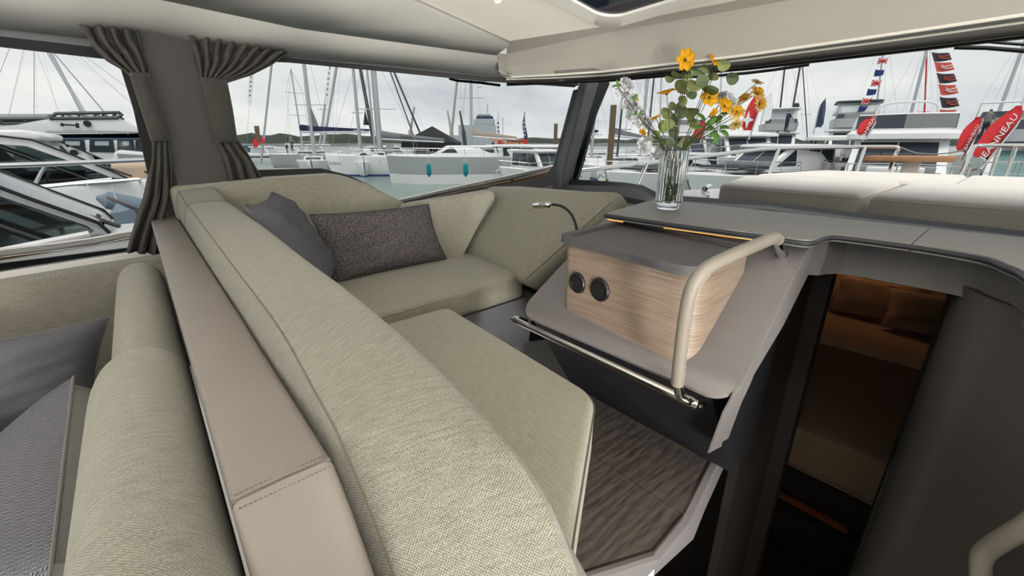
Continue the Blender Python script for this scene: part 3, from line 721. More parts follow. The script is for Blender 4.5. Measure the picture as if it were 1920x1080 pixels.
for v in bm.verts:
    if v.co.z < .3 and v.co.y < 1.0: v.co.y = 1.19; v.co.z = FLOOR
obj('recessed_plinth', bm, 'black_panel', CON, sm=False)['label'] = 'black recessed plinth below the panel'
# chrome rail along the lower edge
tr = thing('grab_rail', 'polished chrome rail with leather-wrapped handle on the sloping console', 'grab rail', slp(-.6, .9))
ra = Yp(966, 600, .90); rb = Yp(1282, 748, .875)
bm = NB(); tube(bm, smooth([ra + V((.0, .05, -.02)), ra + V((-.002, .01, 0)), ra.lerp(rb, .03), ra.lerp(rb, .5), rb, Yp(1305, 757, .885), Yp(1318, 756, .93)], 5), .0115, 14); obj('foot_rail', bm, 'chrome', tr)
h = [Yp(1313, 752, .93), Yp(1296, 752, .875), Yp(1276, 742, .852), Yp(1271, 718, .84)]
bm = NB(); tube(bm, smooth(h, 6), .0115, 14); obj('lower_bend', bm, 'chrome', tr)
g = [Yp(1270, 720, .842), Yp(1276, 660, .828), Yp(1284, 600, .815), Yp(1294, 550, .806), Yp(1308, 521, .812), Yp(1330, 500, .84), Yp(1370, 480, .91), Yp(1410, 463, .99), Yp(1440, 450, 1.05), Yp(1450, 446, 1.075), Yp(1458, 450, 1.098)]
bm = NB(); gs = smooth(g, 6); tube(bm, gs, .0145, 16); gr_ = obj('leather_grip', bm, 'grip_leather', tr)
bm = NB()
for i in range(2, 28):
    p = gs[i]; d = (gs[i + 1] - gs[i - 1]).normalized(); s = d.cross(V((0, 1, .2))).normalized(); q = p - s * .0142
    if i % 1 == 0: tube(bm, [q - d * .0035, q + d * .0035], .0012, 5)
obj('stitching', bm, 'grip_thread', gr_)
bm = NB(); tube(bm, [Yp(1456, 449, 1.095), Yp(1461, 462, 1.13), Pp(1466, 480, *SLP)], .0105, 12); obj('upper_leg', bm, 'chrome', tr)
bm = NB(); c = Pp(1466, 479, *SLP); tube(bm, [c, c + V((0, -.568, .823)) * .004], .015, 16); obj('foot_flange', bm, 'chrome', tr)

# ================================================================== WOOD CABINET WITH SLATE TRAY
TZ = .935
FL_, FR_, BR_, BL_ = Zp(1047, 440, TZ), Zp(1300, 507, TZ), Zp(1412, 462, TZ), Zp(1172, 412, TZ)
CAB = thing('side_cabinet', 'oak-veneer cabinet with dark slate tray top and two round black sockets', 'cabinet', slp(-.66, 1.1))
fl2, fr2 = Pp(1052, 562, *SLP), Pp(1290, 652, *SLP)
fx_ = [V((FL_.x + .006, (fl2.y + FL_.y) / 2, 0)), V((FR_.x + .003, (fr2.y + FR_.y) / 2, 0)), V((BR_.x - .006, BR_.y - .008, 0)), V((BL_.x + .012, BL_.y - .01, 0))]
def roundpoly(P, rs, n=6):
    out = []
    for i, p in enumerate(P):
        r = rs[i]; a = (P[i - 1] - p).normalized(); b = (P[(i + 1) % len(P)] - p).normalized()
        if r == 0: out.append(p.copy()); continue
        for k in range(n + 1):
            t = k / n; out.append((p + a * r).lerp(p, t).lerp(p.lerp(p + b * r, t), t))
    return out
pl = roundpoly(fx_, [.03, .07, .01, .01], 8)
bm = NB(); loft(bm, [[V((p.x, p.y, slz(p.y) + .0005)) for p in pl], [V((p.x, p.y, TZ - .02)) for p in pl]]); obj('body', bm, 'wood_oak', CAB, ang=30)
tp = roundpoly([V((p.x, p.y, TZ - .021)) for p in (FL_, FR_ + V((.004, 0, 0)), BR_, BL_)], [.03, .075, .012, .012], 8)
bm = NB(); prism(bm, tp, (0, 0, .014)); TR = obj('tray_top', bm, 'tray_slate', CAB, ang=30)
def inset(P, d):
    c = sum(P, V((0, 0, 0))) / len(P); return [p + (c - p).normalized() * d for p in P]
# raised rim: front, left and right; open slot at the back
zt = TZ - .0075
FLi, FRi, BRi, BLi = [V((p.x, p.y, zt)) for p in (FL_, FR_ + V((.004, 0, 0)), BR_, BL_)]
inn = roundpoly([FLi.lerp(BRi, .055), FRi.lerp(BLi, .06), BRi.lerp(FLi, .02), BLi.lerp(FRi, .03)], [.02, .05, .005, .005], 8)
bm = NB()
ou = [V((p.x, p.y, zt)) for p in tp]
loft(bm, [ou, [p + V((0, 0, .0095)) for p in ou], [p + V((0, 0, .0095)) for p in inn], [p for p in inn]], caps=False); bevel(bm, .0018, 2, [e for e in bm.edges if e.is_manifold and e.calc_face_angle(0) > .8]); obj('rim', bm, 'tray_slate', CAB, ang=40)
u = (BRi - BLi); bm = NB(); a = BLi.lerp(FLi, .14) + u * .03; b = BRi.lerp(FRi, .12) - u * .03; k = V((0, -.003, 0)); hexa(bm, [a, b, b + k, a + k, a + V((0, 0, .002)), b + V((0, 0, .002)), b + k + V((0, 0, .002)), a + k + V((0, 0, .002))]); obj('slot', bm, 'seal_black', CAB, sm=False)
bm = NB(); a0 = BLi + V((0, 0, .009)); hexa(bm, [a0 + V((-.012, -.045, 0)), a0 + V((.025, -.05, 0)), a0 + V((.035, .0, 0)), a0 + V((0, .012, 0)), a0 + V((-.012, -.045, .006)), a0 + V((.025, -.05, .006)), a0 + V((.035, 0, .006)), a0 + V((0, .012, .006))]); bevel(bm, .003, 2); obj('end_block', bm, 'tray_slate', CAB)
fn = V(((fx_[1] - fx_[0]).y, -(fx_[1] - fx_[0]).x, 0)).normalized(); fu = (fx_[1] - fx_[0]).normalized()
for i, (px, py, rr_) in enumerate(((1083, 530, .0335), (1125, 543, .036))):
    c = Pp(px, py, fx_[0], fn)
    bm = NB(); M = basis(c, fu, V((0, 0, 1)))
    pr = [(0, .004), (rr_ * .70, .004), (rr_ * .74, .007), (rr_ * .9, .007), (rr_, .003), (rr_, -.004)]
    rings = [[M @ V((r * math.cos(2 * math.pi * k / 28), r * math.sin(2 * math.pi * k / 28), -z if fn.dot(M.to_3x3() @ V((0, 0, 1))) < 0 else z)) for k in range(28)] for r, z in pr]
    loft(bm, rings); s = obj('socket', bm, 'black_plastic', CAB)
    bm = NB(); sg = -1 if fn.dot(M.to_3x3() @ V((0, 0, 1))) < 0 else 1
    ring = [M @ V((rr_ * .62 * math.cos(R(a)), rr_ * .62 * math.sin(R(a)), sg * .0045)) for a in range(0, 360, 15)]
    if i == 0: ring = [M @ V((rr_ * .62 * math.cos(R(a)), max(-.003, rr_ * .62 * math.sin(R(a))), sg * .0045)) for a in range(0, 360, 15)]
    prism(bm, ring, fn * .004); obj('flap', bm, 'black_plastic', s)

# ================================================================== READING LAMP ON GOOSENECK
gp = [Yp(x, y, 1.2) for x, y in ((1081, 432), (1079, 420), (1073, 405), (1063, 393), (1050, 385.5), (1035, 383.5))]
GL = thing('reading_lamp', 'chrome reading lamp head on a black gooseneck beside the cabinet', 'lamp', gp[0])
bm = NB(); tube(bm, smooth([gp[0] + V((0, 0, -.05))] + gp, 5), .0052, 10); obj('gooseneck', bm, 'black_rubber', GL)
h0, h1 = Yp(1036, 383.5, 1.2), Yp(1002, 386, 1.2); d = (h1 - h0)
bm = NB(); tube(bm, [h0, h0 + d * .14, h0 + d * .16, h0 + d * .2, h1 - d * .02, h1], [.005, .005, .010, .0125, .0125, .0115], 18); obj('head', bm, 'chrome', GL)
bm = NB(); tube(bm, [h1 - d * .01, h1 + d * .004], .0095, 16); obj('lens', bm, 'lens_frost', GL)

# leather-wrapped grab handle at the lower right
wn = V((.48, .26, 0)).normalized(); w0 = V((.28, 1.0, 0))
def onw(px, py, d): return Pp(px, py, w0 - wn * d, wn)
hp_ = [onw(2040, 905, .0), onw(2005, 930, .05), onw(1925, 985, .075), onw(1880, 1012, .08), onw(1855, 1028, .08), onw(1842, 1043, .08), onw(1838, 1064, .075), onw(1842, 1110, .06), onw(1850, 1150, .0)]
t = thing('grab_rail', 'leather-wrapped grab rail at the lower right corner', 'grab rail', hp_[-1])
bm = NB(); tube(bm, smooth(hp_, 6), .0165, 14); obj('leather_grip', bm, 'grip_leather', t)

# ================================================================== DIVIDER LEDGE
LED = thing('divider_ledge', 'beige leather-topped ledge dividing the two sofas with stitched seam', 'ledge', (-1.3, .045, .3))
lx = [-2.42, -1.6, -.9, -.39, -.35, -.30, -.22, -.12]; lz = [.905, .902, .900, .893, .865, .812, .72, .60]
def ledring(x, z):
    r = .008; return [V((x, .004, z - .10)), V((x, .0, z - r)), V((x, .0025, z - .002)), V((x, r, z)), V((x, .045, z + .0012)), V((x, .088 - r, z)), V((x, .0865, z - .002)), V((x, .09, z - r)), V((x, .088, z - .10))]
for a, b in ((0, 4), (3, 8)):
    ks = list(range(a, b)); rings = []
    for i in ks:
        x = lx[i]
        if i == 3: x += -.002 if a == 0 else .002
        rings.append(ledring(x, lz[i]))
    bm = NB(); loft(bm, rings); obj('leather_panel', bm, 'leather_beige', LED, ang=50)
bm = NB(); box(bm, (-1.25, .045, .52), (2.3, .07, .56)); obj('core', bm, 'leather_beige', LED)
for off in (-.0075, .0075):
    bm = NB()
    for k in range(20):
        y = .005 + k * .0041; x = -.39 + off; z = lz[3] + (.0006 if off < 0 else -.0036)
        tube(bm, [V((x, y, z)), V((x + .0004, y + .0026, z))], .0007, 5)
    s = obj('stitch_row', bm, 'stitch_beige', LED); s['kind'] = 'stuff'
bm = NB(); tube(bm, [V((-.39, .002, .892)), V((-.39, .088, .892))], .0018, 6); obj('seam', bm, 'stitch_beige', LED)

# ================================================================== FORWARD SOFA
GS = 'forward sofa cushions'
def backloft(st, name, lab, inner_bot=(.37, SEAT - .06), m='sofa_weave', seamobj=True):
    """stations: (x_seam, z_seam, x_inner, z_inner)"""
    rings = []; seam = []
    for xs, zs, xi, zi in st:
        X = lambda t: lerp(xs, xi, t)
        Z = lambda t: lerp(zs, zi, t)
        rings.append([V((xs, .096, zs - .15)), V((xs, .0925, zs - .07)), V((xs, .100, zs - .02)), V((xs, .1085, zs - .003)), V((X(.03), .1125, zs + .001)), V((X(.12), .126, Z(.12) + .004)), V((X(.5), .170, Z(.5) + .007)), V((X(.85), .214, Z(.85) + .004)),
                      V((xi, .229, zi - .001)), V((xi, .239, zi - .010)), V((xi, .250, zi - .040)), V((xi, .285, lerp(zi, inner_bot[1], .4))), V((xi, .325, lerp(zi, inner_bot[1], .75))), V((xi, inner_bot[0], inner_bot[1])), V((xi, .30, inner_bot[1] - .02)), V((xs, .12, min(zs - .16, .60)))])
        seam.append(V((X(.01), .1105, zs + .0002)))
    # smooth along the run
    n = len(rings[0]); cols = [smooth([r[k] for r in rings], 5) for k in range(n)]
    rings = [[c[i] for c in cols] for i in range(len(cols[0]))]
    a, b = rings[0], rings[-1]
    ca, cb = sum(a, V()) / n, sum(b, V()) / n
    rings = [[p.lerp(ca, .35) + V((-.012, 0, 0)) for p in a], [p.lerp(ca, .1) + V((-.009, 0, 0)) for p in a]] + rings + [[p.lerp(cb, .1) + V((.009, 0, 0)) for p in b], [p.lerp(cb, .35) + V((.012, 0, 0)) for p in b]]
    t = thing(name, lab, 'cushion', (sum(s[0] for s in st) / len(st), .2, SEAT - .06), group=GS)
    bm = NB(); loft(bm, rings); obj('cover', bm, m, t, ang=70)
    bm = NB(); tube(bm, smooth(seam, 5), .0011, 6); obj('seam', bm, 'seam_dark', t)
    return t
backloft([(-1.925, .972, -1.925, .980), (-1.88, .990, -1.88, .994), (-1.75, .988, -1.75, .994), (-1.3, .968, -1.27, .982), (-.976, .955, -.985, .969), (-.66, .941, -.73, .962), (-.51, .905, -.50, .945), (-.42, .878, -.342, .920), (-.33, .81, -.235, .886), (-.26, .71, -.17, .80), (-.2, .60, -.1, .68)],
         'back_cushion', 'long sage woven back cushion sloping down beside the beige ledge')
backloft([(-2.36, .985, -2.36, 1.0), (-2.30, 1.01, -2.30, 1.025), (-2.15, 1.012, -2.15, 1.022), (-2.02, 1.0, -2.02, 1.01), (-1.955, .985, -1.955, .99)],
         'back_cushion', 'short sage back cushion with rounded end against the curtained post')
# port back rest, tall trapezoid
def slab(pts, n, th, name, lab, bev=.035, seg=5, m='sofa_fine', puffdir=None, cat='cushion', group=GS):
    n = V(n).normalized(); c = sum(pts, V()) / len(pts)
    t = thing(name, lab, cat, (c.x, c.y, min(p.z for p in pts)), group=group)
    bm = NB(); prism(bm, pts, n * th); bevel(bm, bev, seg); obj('cover', bm, m, t, ang=60, uvbox=True)
    return t
q1 = ((-2.24, .62, 0), (1, -.28, 0))
P1 = lambda x, y: Pp(x, y, *q1)
pts = [P1(330, 345), P1(400, 340), P1(500, 331), P1(610, 324.5), P1(632, 326), P1(652, 332), P1(690, 346), P1(755, 378)]
bot = lambda p: V((p.x, p.y, SEAT - .04))
pts = pts + [bot(P1(755, 378)), bot(pts[0])]
slab(pts, (1, -.28, .0), .15, 'back_cushion', 'tall sage back cushion with cut-off corner below the port window', .05, 6)
q2 = ((-1.955, 1.08, 0), (1.3, -.7, 0)); P2_ = lambda x, y: Pp(x, y, *q2)
pts = [P2_(748, 386), P2_(760, 379), P2_(912, 354), P2_(924, 360), P2_(922, 374), P2_(858, 470), bot(P2_(850, 468)), bot(P2_(748, 386))]
slab(pts, (1.3, -.7, 0), .09, 'back_cushion', 'low sage back cushion in the corner below the window rail', .022, 4)
# big sloping corner cushion
fl_, fr_ = Zp(838, 458, SEAT), Zp(984, 522, SEAT + .0)
tl_, tr_ = V((-1.80, 1.50, .965)), Zp(1144, 377, .965)
tl_ = Zp(905, 356, .955); 
tm = Zp(975, 343, .995)
cn = (fr_ - fl_).cross(tl_ - fl_).normalized(); cn = cn if cn.z > 0 else -cn
t = thing('back_cushion', 'large sloping sage wedge cushion leaning under the windscreen post', 'cushion', fl_.lerp(fr_, .5), group=GS)
bm = NB()
rows = []
for k in range(13):
    v = k / 12
    l, r = fl_.lerp(tl_, v), fr_.lerp(tr_, v); row = []
    for j in range(15):
        u = j / 14; p = l.lerp(r, u)
        p = p + cn * (.022 * (1 - (2 * u - 1) ** 4) * (1 - (2 * v - 1) ** 4)) + V((0, 0, .018)) * (v ** 3) * max(0, 1 - abs(u - .3) * 2.0)
        row.append(p)
    rows.append(row)
th = .13
def offrow(row, d, push=0): return [p - cn * d for p in row]
# wrap: front face rows plus rounded rim to the back
full = []
fr_rows = rows
back = [[p - cn * th for p in r] for r in rows]
n_u = 15
ringset = []
for v in range(13):
    a, b = rows[v], back[v]
    ru = (a[-1] - a[0]).normalized()
    ring = list(a) + [a[-1] + ru * .018 - cn * .02, a[-1] + ru * .02 - cn * (th * .5), b[-1] + ru * .012 + cn * .015] + list(reversed(b)) + [b[0] - ru * .012 + cn * .015, a[0] - ru * .02 - cn * (th * .5), a[0] - ru * .016 - cn * .02]
    ringset.append(ring)
dn = (rows[0][7] - rows[1][7]).normalized()
def capring(ring, d, k):
    c = sum(ring, V()) / len(ring); return [p.lerp(c, k) + d for p in ring]
def flat(ring, d, s):
    # pull ring towards its mid-thickness line
    m = len(ring); out = []
    for i, p in enumerate(ring):
        h_ = (p - ring[7]).dot(-cn); mid = th * .5; out.append(p + cn * ((h_ - mid) * s) + d)
    return out
ringset = [flat(ringset[0], dn * .030, .55), flat(ringset[0], dn * .022, .22)] + ringset + [flat(ringset[-1], -dn * .026, .22), flat(ringset[-1], -dn * .038, .55)]
loft(bm, ringset); obj('cover', bm, 'sofa_fine', t, ang=80)
bm = NB(); tube(bm, smooth([rows[0][-1] - cn * .004 + (rows[0][-1] - rows[0][0]).normalized() * .006] + [r[-1] - cn * .004 + (r[-1] - r[0]).normalized() * .006 for r in rows[1:]], 2), .0016, 6); obj('seam', bm, 'seam_dark', t)
# seats
t = thing('seat_cushion', 'sage seat cushion below the port window holding the dark bolster pillow', 'cushion', (-1.75, .8, SEAT - .13), group=GS)
e0, e1 = Zp(705, 588, SEAT), Zp(980, 511, SEAT)
bm = NB(); pad(bm, [V((-2.2, .25, SEAT - .125)), V((e0.x, .3, SEAT - .125)), V((e1.x, e1.y + .01, SEAT - .125)), V((-2.05, e1.y + .06, SEAT - .125)), V((-2.2, .25, SEAT)), V((e0.x, .3, SEAT)), V((e1.x, e1.y + .01, SEAT)), V((-2.05, e1.y + .06, SEAT))], .026, 10, .006)
obj('cover', bm, 'sofa_fine', t, ang=80)
bm = NB(); tube(bm, [V((e0.x + .0005, .45, SEAT - .024)), V((e1.x + .001, e1.y - .012, SEAT - .024))], .0016, 6); obj('seam', bm, 'seam_dark', t)
t = thing('seat_cushion', 'long sage seat cushion with angled end beside the wooden platform', 'cushion', (-.8, .5, SEAT - .13), group=GS)
sp = [V((e0.x + .035, .18, 0)), V((-.10, .18, 0)), Zp(1068, 1050, SEAT), Zp(1118, 742, SEAT), Zp(828, 571, SEAT)]
sp = [V((p.x, p.y, 0)) for p in sp]
sp[4].x = e0.x + .11; sp[0].x = e0.x + .11
pl = roundpoly(sp, [.01, .05, .05, .045, .04], 7)
c = sum(pl, V()) / len(pl)
def ring(k, z):
    out = []
    for p in pl:
        d = (c - p); out.append(V((p.x, p.y, z)) + d.normalized() * k)
    return out
SZ = SEAT + .008
bm = NB(); prof = [(.02, SZ - .15), (.006, SZ - .145), (0, SZ - .13), (0, SZ - .03), (.003, SZ - .016), (.010, SZ - .005), (.022, SZ)]
loft(bm, [ring(k, z) for k, z in prof] + [[p.lerp(V((c.x, c.y, SZ + .006)), s) for p in ring(.022, SZ)] for s in (.3, .6, .9)]); obj('cover', bm, 'sofa_fine', t, ang=60, uvbox=True)
bm = NB(); tube(bm, [p for p in ring(-.0005, SZ - .02)], .0016, 6, closed=True); obj('seam', bm, 'seam_dark', t)
# bases
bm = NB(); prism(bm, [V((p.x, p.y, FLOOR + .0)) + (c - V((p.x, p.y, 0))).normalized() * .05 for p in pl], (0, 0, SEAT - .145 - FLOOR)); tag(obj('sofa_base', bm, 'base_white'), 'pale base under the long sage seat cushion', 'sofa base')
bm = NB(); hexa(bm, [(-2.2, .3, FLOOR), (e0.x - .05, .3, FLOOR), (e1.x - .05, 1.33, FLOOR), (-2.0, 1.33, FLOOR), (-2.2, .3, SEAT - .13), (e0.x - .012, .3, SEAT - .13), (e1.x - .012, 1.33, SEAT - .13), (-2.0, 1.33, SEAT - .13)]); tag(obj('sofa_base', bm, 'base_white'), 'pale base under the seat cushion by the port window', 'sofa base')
# ---- pillows
T1, T2, T3 = V((-1.58, .235, 1.015)), V((-1.99, .405, 1.01)), V((-1.80, .54, .665))
T4 = T1 + T3 - T2
pillow([T4, T3, T2, T1], .15, 'herringbone', 'grey_linen', 'scatter_pillow', 'square herringbone pillow with grey back in the forward sofa corner', 'pillow', 'scatter pillows')
pillow([Zp(622, 532, SEAT + .005), Zp(838, 486, SEAT + .005), Xp(804, 383, -1.84), Xp(580, 403, -1.84)], .13, 'boucle', 'boucle', 'scatter_pillow', 'dark speckled oblong pillow propped on the forward seat', 'pillow', 'scatter pillows', pinch=.06)

# ================================================================== AFT SOFA
GA = 'aft sofa cushions'
def aftloft(x0, x1, z0, z1, name, lab, ry=.135, r0=.12, r1=.12):
    rings = []; L = x1 - x0; xs = sorted(set([0, .004, .012, .03, .06, .1, .15, .2, L * .4, L * .5, L * .7, L - .2, L - .12, L - .06, L - .03, L - .012, L - .004, L]))
    for d in xs:
        s = d / L; x = x0 + d; z = lerp(z0, z1, s)
        ea = math.sqrt(max(0, 1 - (1 - min(1, d / r0)) ** 2)); eb = math.sqrt(max(0, 1 - (1 - min(1, (L - d) / r1)) ** 2)); sc = lerp(.35, 1, min(ea, eb))
        ring = []
        for a in range(0, 181, 12):
            aa = R(a); ring.append(V((x, -.004 - ry * (1 - math.cos(aa)) / 2 * lerp(.8, 1, sc), z - .13 + .13 * math.sin(aa) ** .6 * sc)))
        ring += [V((x, -ry * lerp(.75, .98, sc), z - .28)), V((x, -ry * .7, .35)), V((x, -.006, .35))]
        rings.append(ring)
    t = thing(name, lab, 'cushion', ((x0 + x1) / 2, -.08, .35), group=GA)
    bm = NB(); loft(bm, rings); obj('cover', bm, 'sofa_weave', t, ang=80)
aftloft(-1.86, -.80, .858, .846, 'back_cushion', 'rounded sage aft cushion beyond the crease beside the ledge', .118, .25, .06)
aftloft(-.93, .2, .910, .885, 'back_cushion', 'rounded sage aft cushion nearest the camera beside the ledge', .124, .22, .1)
a0, a1 = Xp(0, 519, -2.12), Xp(262, 476, -2.12)
yA = -1.6; d = (a1 - a0) / (a1.y - a0.y); a0 = a0 + d * (yA - a0.y)
bm = NB(); t = thing('back_cushion', 'sage port back cushion under the aft window', 'cushion', (-2.0, -.6, .35), group=GA)
pad(bm, [V((-2.12, yA, .35)), V((-1.96, yA, .35)), V((-1.96, a1.y + .12, .35)), V((-2.12, a1.y + .12, .35)), a0, a0 + V((.10, 0, -.012)), a1 + V((.10, .12, -.012)), a1 + V((0, .12, 0))], .035, 10, .006); obj('cover', bm, 'sofa_weave', t, ang=80)
bm = NB(); pad(bm, [V((-1.98, -1.6, .28)), V((.2, -1.6, .28)), V((.2, -.10, .28)), V((-1.98, -.10, .28)), V((-1.98, -1.6, .40)), V((.2, -1.6, .40)), V((.2, -.10, .40)), V((-1.98, -.10, .40))], .03, 8)
t = thing('seat_cushion', 'sage aft seat cushion hidden under the scatter pillows', 'cushion', (-.9, -.8, .28), group=GA); obj('cover', bm, 'sofa_weave', t, ang=80)
bm = NB(); box(bm, (-.9, -.8, .14), (2.1, 1.4, .26)); tag(obj('sofa_base', bm, 'base_white'), 'pale base of the aft sofa', 'sofa base')
p0, p1 = Xp(206, 594, -1.74), Xp(178, 770, -1.66)
p3 = p0 + V((0, -.52, -.005)); p2 = p1 + V((0, -.52, 0))
pillow([p2, p1, p0, p3], .15, 'herringbone', 'grey_linen', 'scatter_pillow', 'oblong herringbone pillow below the aft port cushion', 'pillow', 'scatter pillows', pinch=.05)
p0 = Yp(137, 706, -.175); p1 = Yp(92, 1090, -.175) 
dd = V((-.10, -.45, -.16))
p0b, p1b = p0 + V((-.12, -.09, -.32)), p1 + V((-.12, -.09, -.32))
pillow([p1b, p1, p0, p0b], .20, 'herringbone', 'grey_linen', 'scatter_pillow', 'square herringbone pillow with wide grey edge nearest the camera', 'pillow', 'scatter pillows', pinch=.05)
c = Xp(-120, 930, -1.35); u, v = V((.1, .30, .02)), V((-.1, 0, .28))
pillow([c - u - v, c + u - v, c + u + v * .35, c - u + v * .35], .10, 'boucle', 'boucle', 'scatter_pillow', 'sliver of a brown speckled pillow at the left edge', 'pillow', 'scatter pillows')

# ================================================================== CURTAINS
def curtain(L, Rr, x, folds, amp, rows=26, cols=None, plane=None):
    cols = cols or folds * 8
    un = (lambda p: Xp(p[0], p[1], x)) if plane is None else (lambda p: Pp(p[0], p[1], *plane))
    Ls, Rs = resample([un(p) for p in L], rows), resample([un(p) for p in Rr], rows)
    nrm = V((1, 0, 0)) if plane is None else V(plane[1]).normalized()
    out = []
    for i in range(rows):
        row = []
        for j in range(cols + 1):
            u = j / cols
            ph = u * folds * 2 * math.pi
            s = math.sin(ph + .6 * math.sin(i * .35)) + .35 * math.sin(2.3 * ph + 1.3 + i * .2)
            row.append(Ls[i].lerp(Rs[i], u) + nrm * (amp(i / (rows - 1)) * s))
        out.append(row)
    bm = NB(); sheet(bm, out, .0); return bm
def mkcurtain(label, L1, R1, LB, RB, L2, R2, x, f1, f2):
    base = Xp(L2[-1][0], L2[-1][1], x)
    t = thing('curtain', label, 'curtain', base)
    for nm, L, Rr, f, am in (('gathered_top', L1, R1, f1, lambda s: .022 * (1 - s) ** .5 + .006), ('hanging_skirt', L2, R2, f2, lambda s: .006 + .022 * s ** .7)):
        o = obj(nm, curtain(L, Rr, x, f, am), 'curtain_grey', t, recalc=False, ang=180); md = o.modifiers.new('thick', 'SOLIDIFY'); md.thickness = .003
    bm = NB(); a, b = resample([Xp(*p, x + .018) for p in LB], 8), resample([Xp(*p, x + .018) for p in RB], 8)
    rows = []
    for j in range(7):
        u = j / 6; k = .012 * math.sin(math.pi * u); rows.append([p.lerp(q, u) + V((k, 0, 0)) for p, q in zip(a, b)])
    sheet(bm, rows, .0); o = obj('tie_band', bm, 'curtain_band', t, recalc=False, ang=180); md = o.modifiers.new('thick', 'SOLIDIFY'); md.thickness = .02; md.offset = 0
    return t
mkcurtain('grey curtain tied back at the left of the wide post', [(150, 48), (172, 85), (200, 112), (232, 132), (247, 146)], [(258, 58), (268, 90), (277, 120), (282, 150)],
          [(245, 137), (262, 190), (286, 264)], [(276, 137), (294, 195), (316, 264)], [(286, 258), (284, 300), (270, 370), (252, 425), (238, 472)], [(316, 258), (322, 310), (322, 370), (312, 425), (306, 478)], -2.25, 4, 3)
mkcurtain('grey curtain bunched and tied back at the right of the wide post', [(352, 66), (362, 95), (371, 125), (378, 152)], [(543, 98), (510, 122), (470, 142), (436, 152), (422, 156)],
          [(376, 145), (390, 200), (404, 266)], [(423, 150), (434, 205), (443, 266)], [(404, 258), (420, 300), (432, 345)], [(443, 258), (470, 295), (498, 342)], -2.25, 8, 3)

# ================================================================== VASE AND BOUQUET
VC = Zp(1252, 391, DASH)
VS = thing('vase', 'tall ribbed clear glass vase on the dashboard', 'vase', (VC.x, VC.y, DASH))
mat('glass_clear', (.96, .98, .98), .02, trans=1, ior=1.35)
mat('vase_water', (.80, .84, .78), .03, trans=1, ior=1.15)
RV = [.039, .046, .0485, .050, .0505]; ZV = [.0, .008, .03, .11, .205]
def ribbed(r, z, amp=.0017, n=30, seg=180): return [VC + V(((r + amp * abs(math.cos(n * math.pi * k / seg)) - amp / 2) * math.cos(2 * math.pi * k / seg), (r + amp * abs(math.cos(n * math.pi * k / seg)) - amp / 2) * math.sin(2 * math.pi * k / seg), z)) for k in range(seg)]
bm = NB()
rings = [ribbed(.001, .0, 0), ribbed(.036, 0, 0), ribbed(.038, .004, 0), ribbed(.0385, .012, 0), ribbed(.045, .02), ribbed(.0465, .03), ribbed(.048, .1), ribbed(.049, .195), ribbed(.0488, .2055, .0006), ribbed(.0475, .207, 0), ribbed(.0455, .205, 0), ribbed(.0452, .19, 0), ribbed(.0438, .03, 0), ribbed(.040, .024, 0), ribbed(.001, .022, 0)]
loft(bm, rings, caps=True); obj('glass', bm, 'glass_clear', VS, ang=30)
bm = NB(); lathe(bm, [(.001, .0235), (.039, .0245), (.0430, .031), (.0440, .095), (.001, .096)], VC, 40); obj('water', bm, 'vase_water', VS)
mat('stem_green', (.05, .065, .02), .7); mat('stem_brown', (.045, .03, .022), .7)
def thinmat(name, col, var=.2, vs=30, k=.45):
    m = mat(name, col, .6, var=var, vscale=vs); t = m.node_tree; L = t.links; b = t.nodes['Principled BSDF']; o = t.nodes['Material Output']
    tr = t.nodes.new('ShaderNodeBsdfTranslucent'); mx = t.nodes.new('ShaderNodeMixShader'); mx.inputs[0].default_value = k
    src = b.inputs['Base Color'].links[0].from_socket; L.new(src, tr.inputs[0]); L.new(b.outputs[0], mx.inputs[1]); L.new(tr.outputs[0], mx.inputs[2]); L.new(mx.outputs[0], o.inputs[0])
thinmat('petal_yellow', (.90, .52, .012), .15, 60); thinmat('petal_cream', (.85, .62, .25), .25, 60); thinmat('petal_white', (.90, .91, .92), .04, 30)
mat('flower_eye', (.10, .055, .012), .9); thinmat('leaf_olive', (.40, .44, .20), .25); thinmat('leaf_fresh', (.18, .38, .08), .25); thinmat('leaf_blue', (.30, .37, .22), .2); thinmat('sprig_lime', (.34, .48, .12), .2)
VB = V((VC.x, VC.y, DASH + .03))
fwd = FW.copy()
def bq(px, py, off=0.0):
    """a point of the bouquet, off metres in front of (+) or behind (-) the vase axis"""
    dv = (VC - CAM).dot(FW); return Dp(px, py, dv - off)
def leafmesh(l, w_, fold=.15, tipk=1.0, n=8):
    bm = NB(); vs = []
    for i in range(n + 1):
        t = i / n; ww = w_ / 2 * (math.sin(math.pi * t ** tipk) ** .6 if 0 < t < 1 else 0)
        z = .10 * l * math.sin(math.pi * t); vs.append((bm.verts.new((t * l, -ww, z + fold * ww)), bm.verts.new((t * l, 0, z)), bm.verts.new((t * l, ww, z + fold * ww))))
    for a, b in zip(vs, vs[1:]):
        for k in (0, 1):
            try: bm.faces.new((a[k], a[k + 1], b[k + 1], b[k]))
            except ValueError: pass
    bmesh.ops.remove_doubles(bm, verts=bm.verts[:], dist=1e-6)
    bmesh.ops.solidify(bm, geom=bm.faces[:], thickness=.0006)
    me = bpy.data.meshes.new('leaf'); bmesh.ops.recalc_face_normals(bm, faces=bm.faces[:]); bm.to_mesh(me); bm.free(); me.shade_smooth(); return me
MESH = {}
def meshof(key, fn, m):
    k = (key, m)
    if k not in MESH: me = fn(); me.materials.append(MATS[m]); MESH[k] = me
    return MESH[k]
def inst(name, me, parent, M):
    o = bpy.data.objects.new(name, me); COL.objects.link(o); o.parent = parent; o.matrix_local = Matrix.Translation(-rootloc(parent)) @ M if parent is not None else M; return o
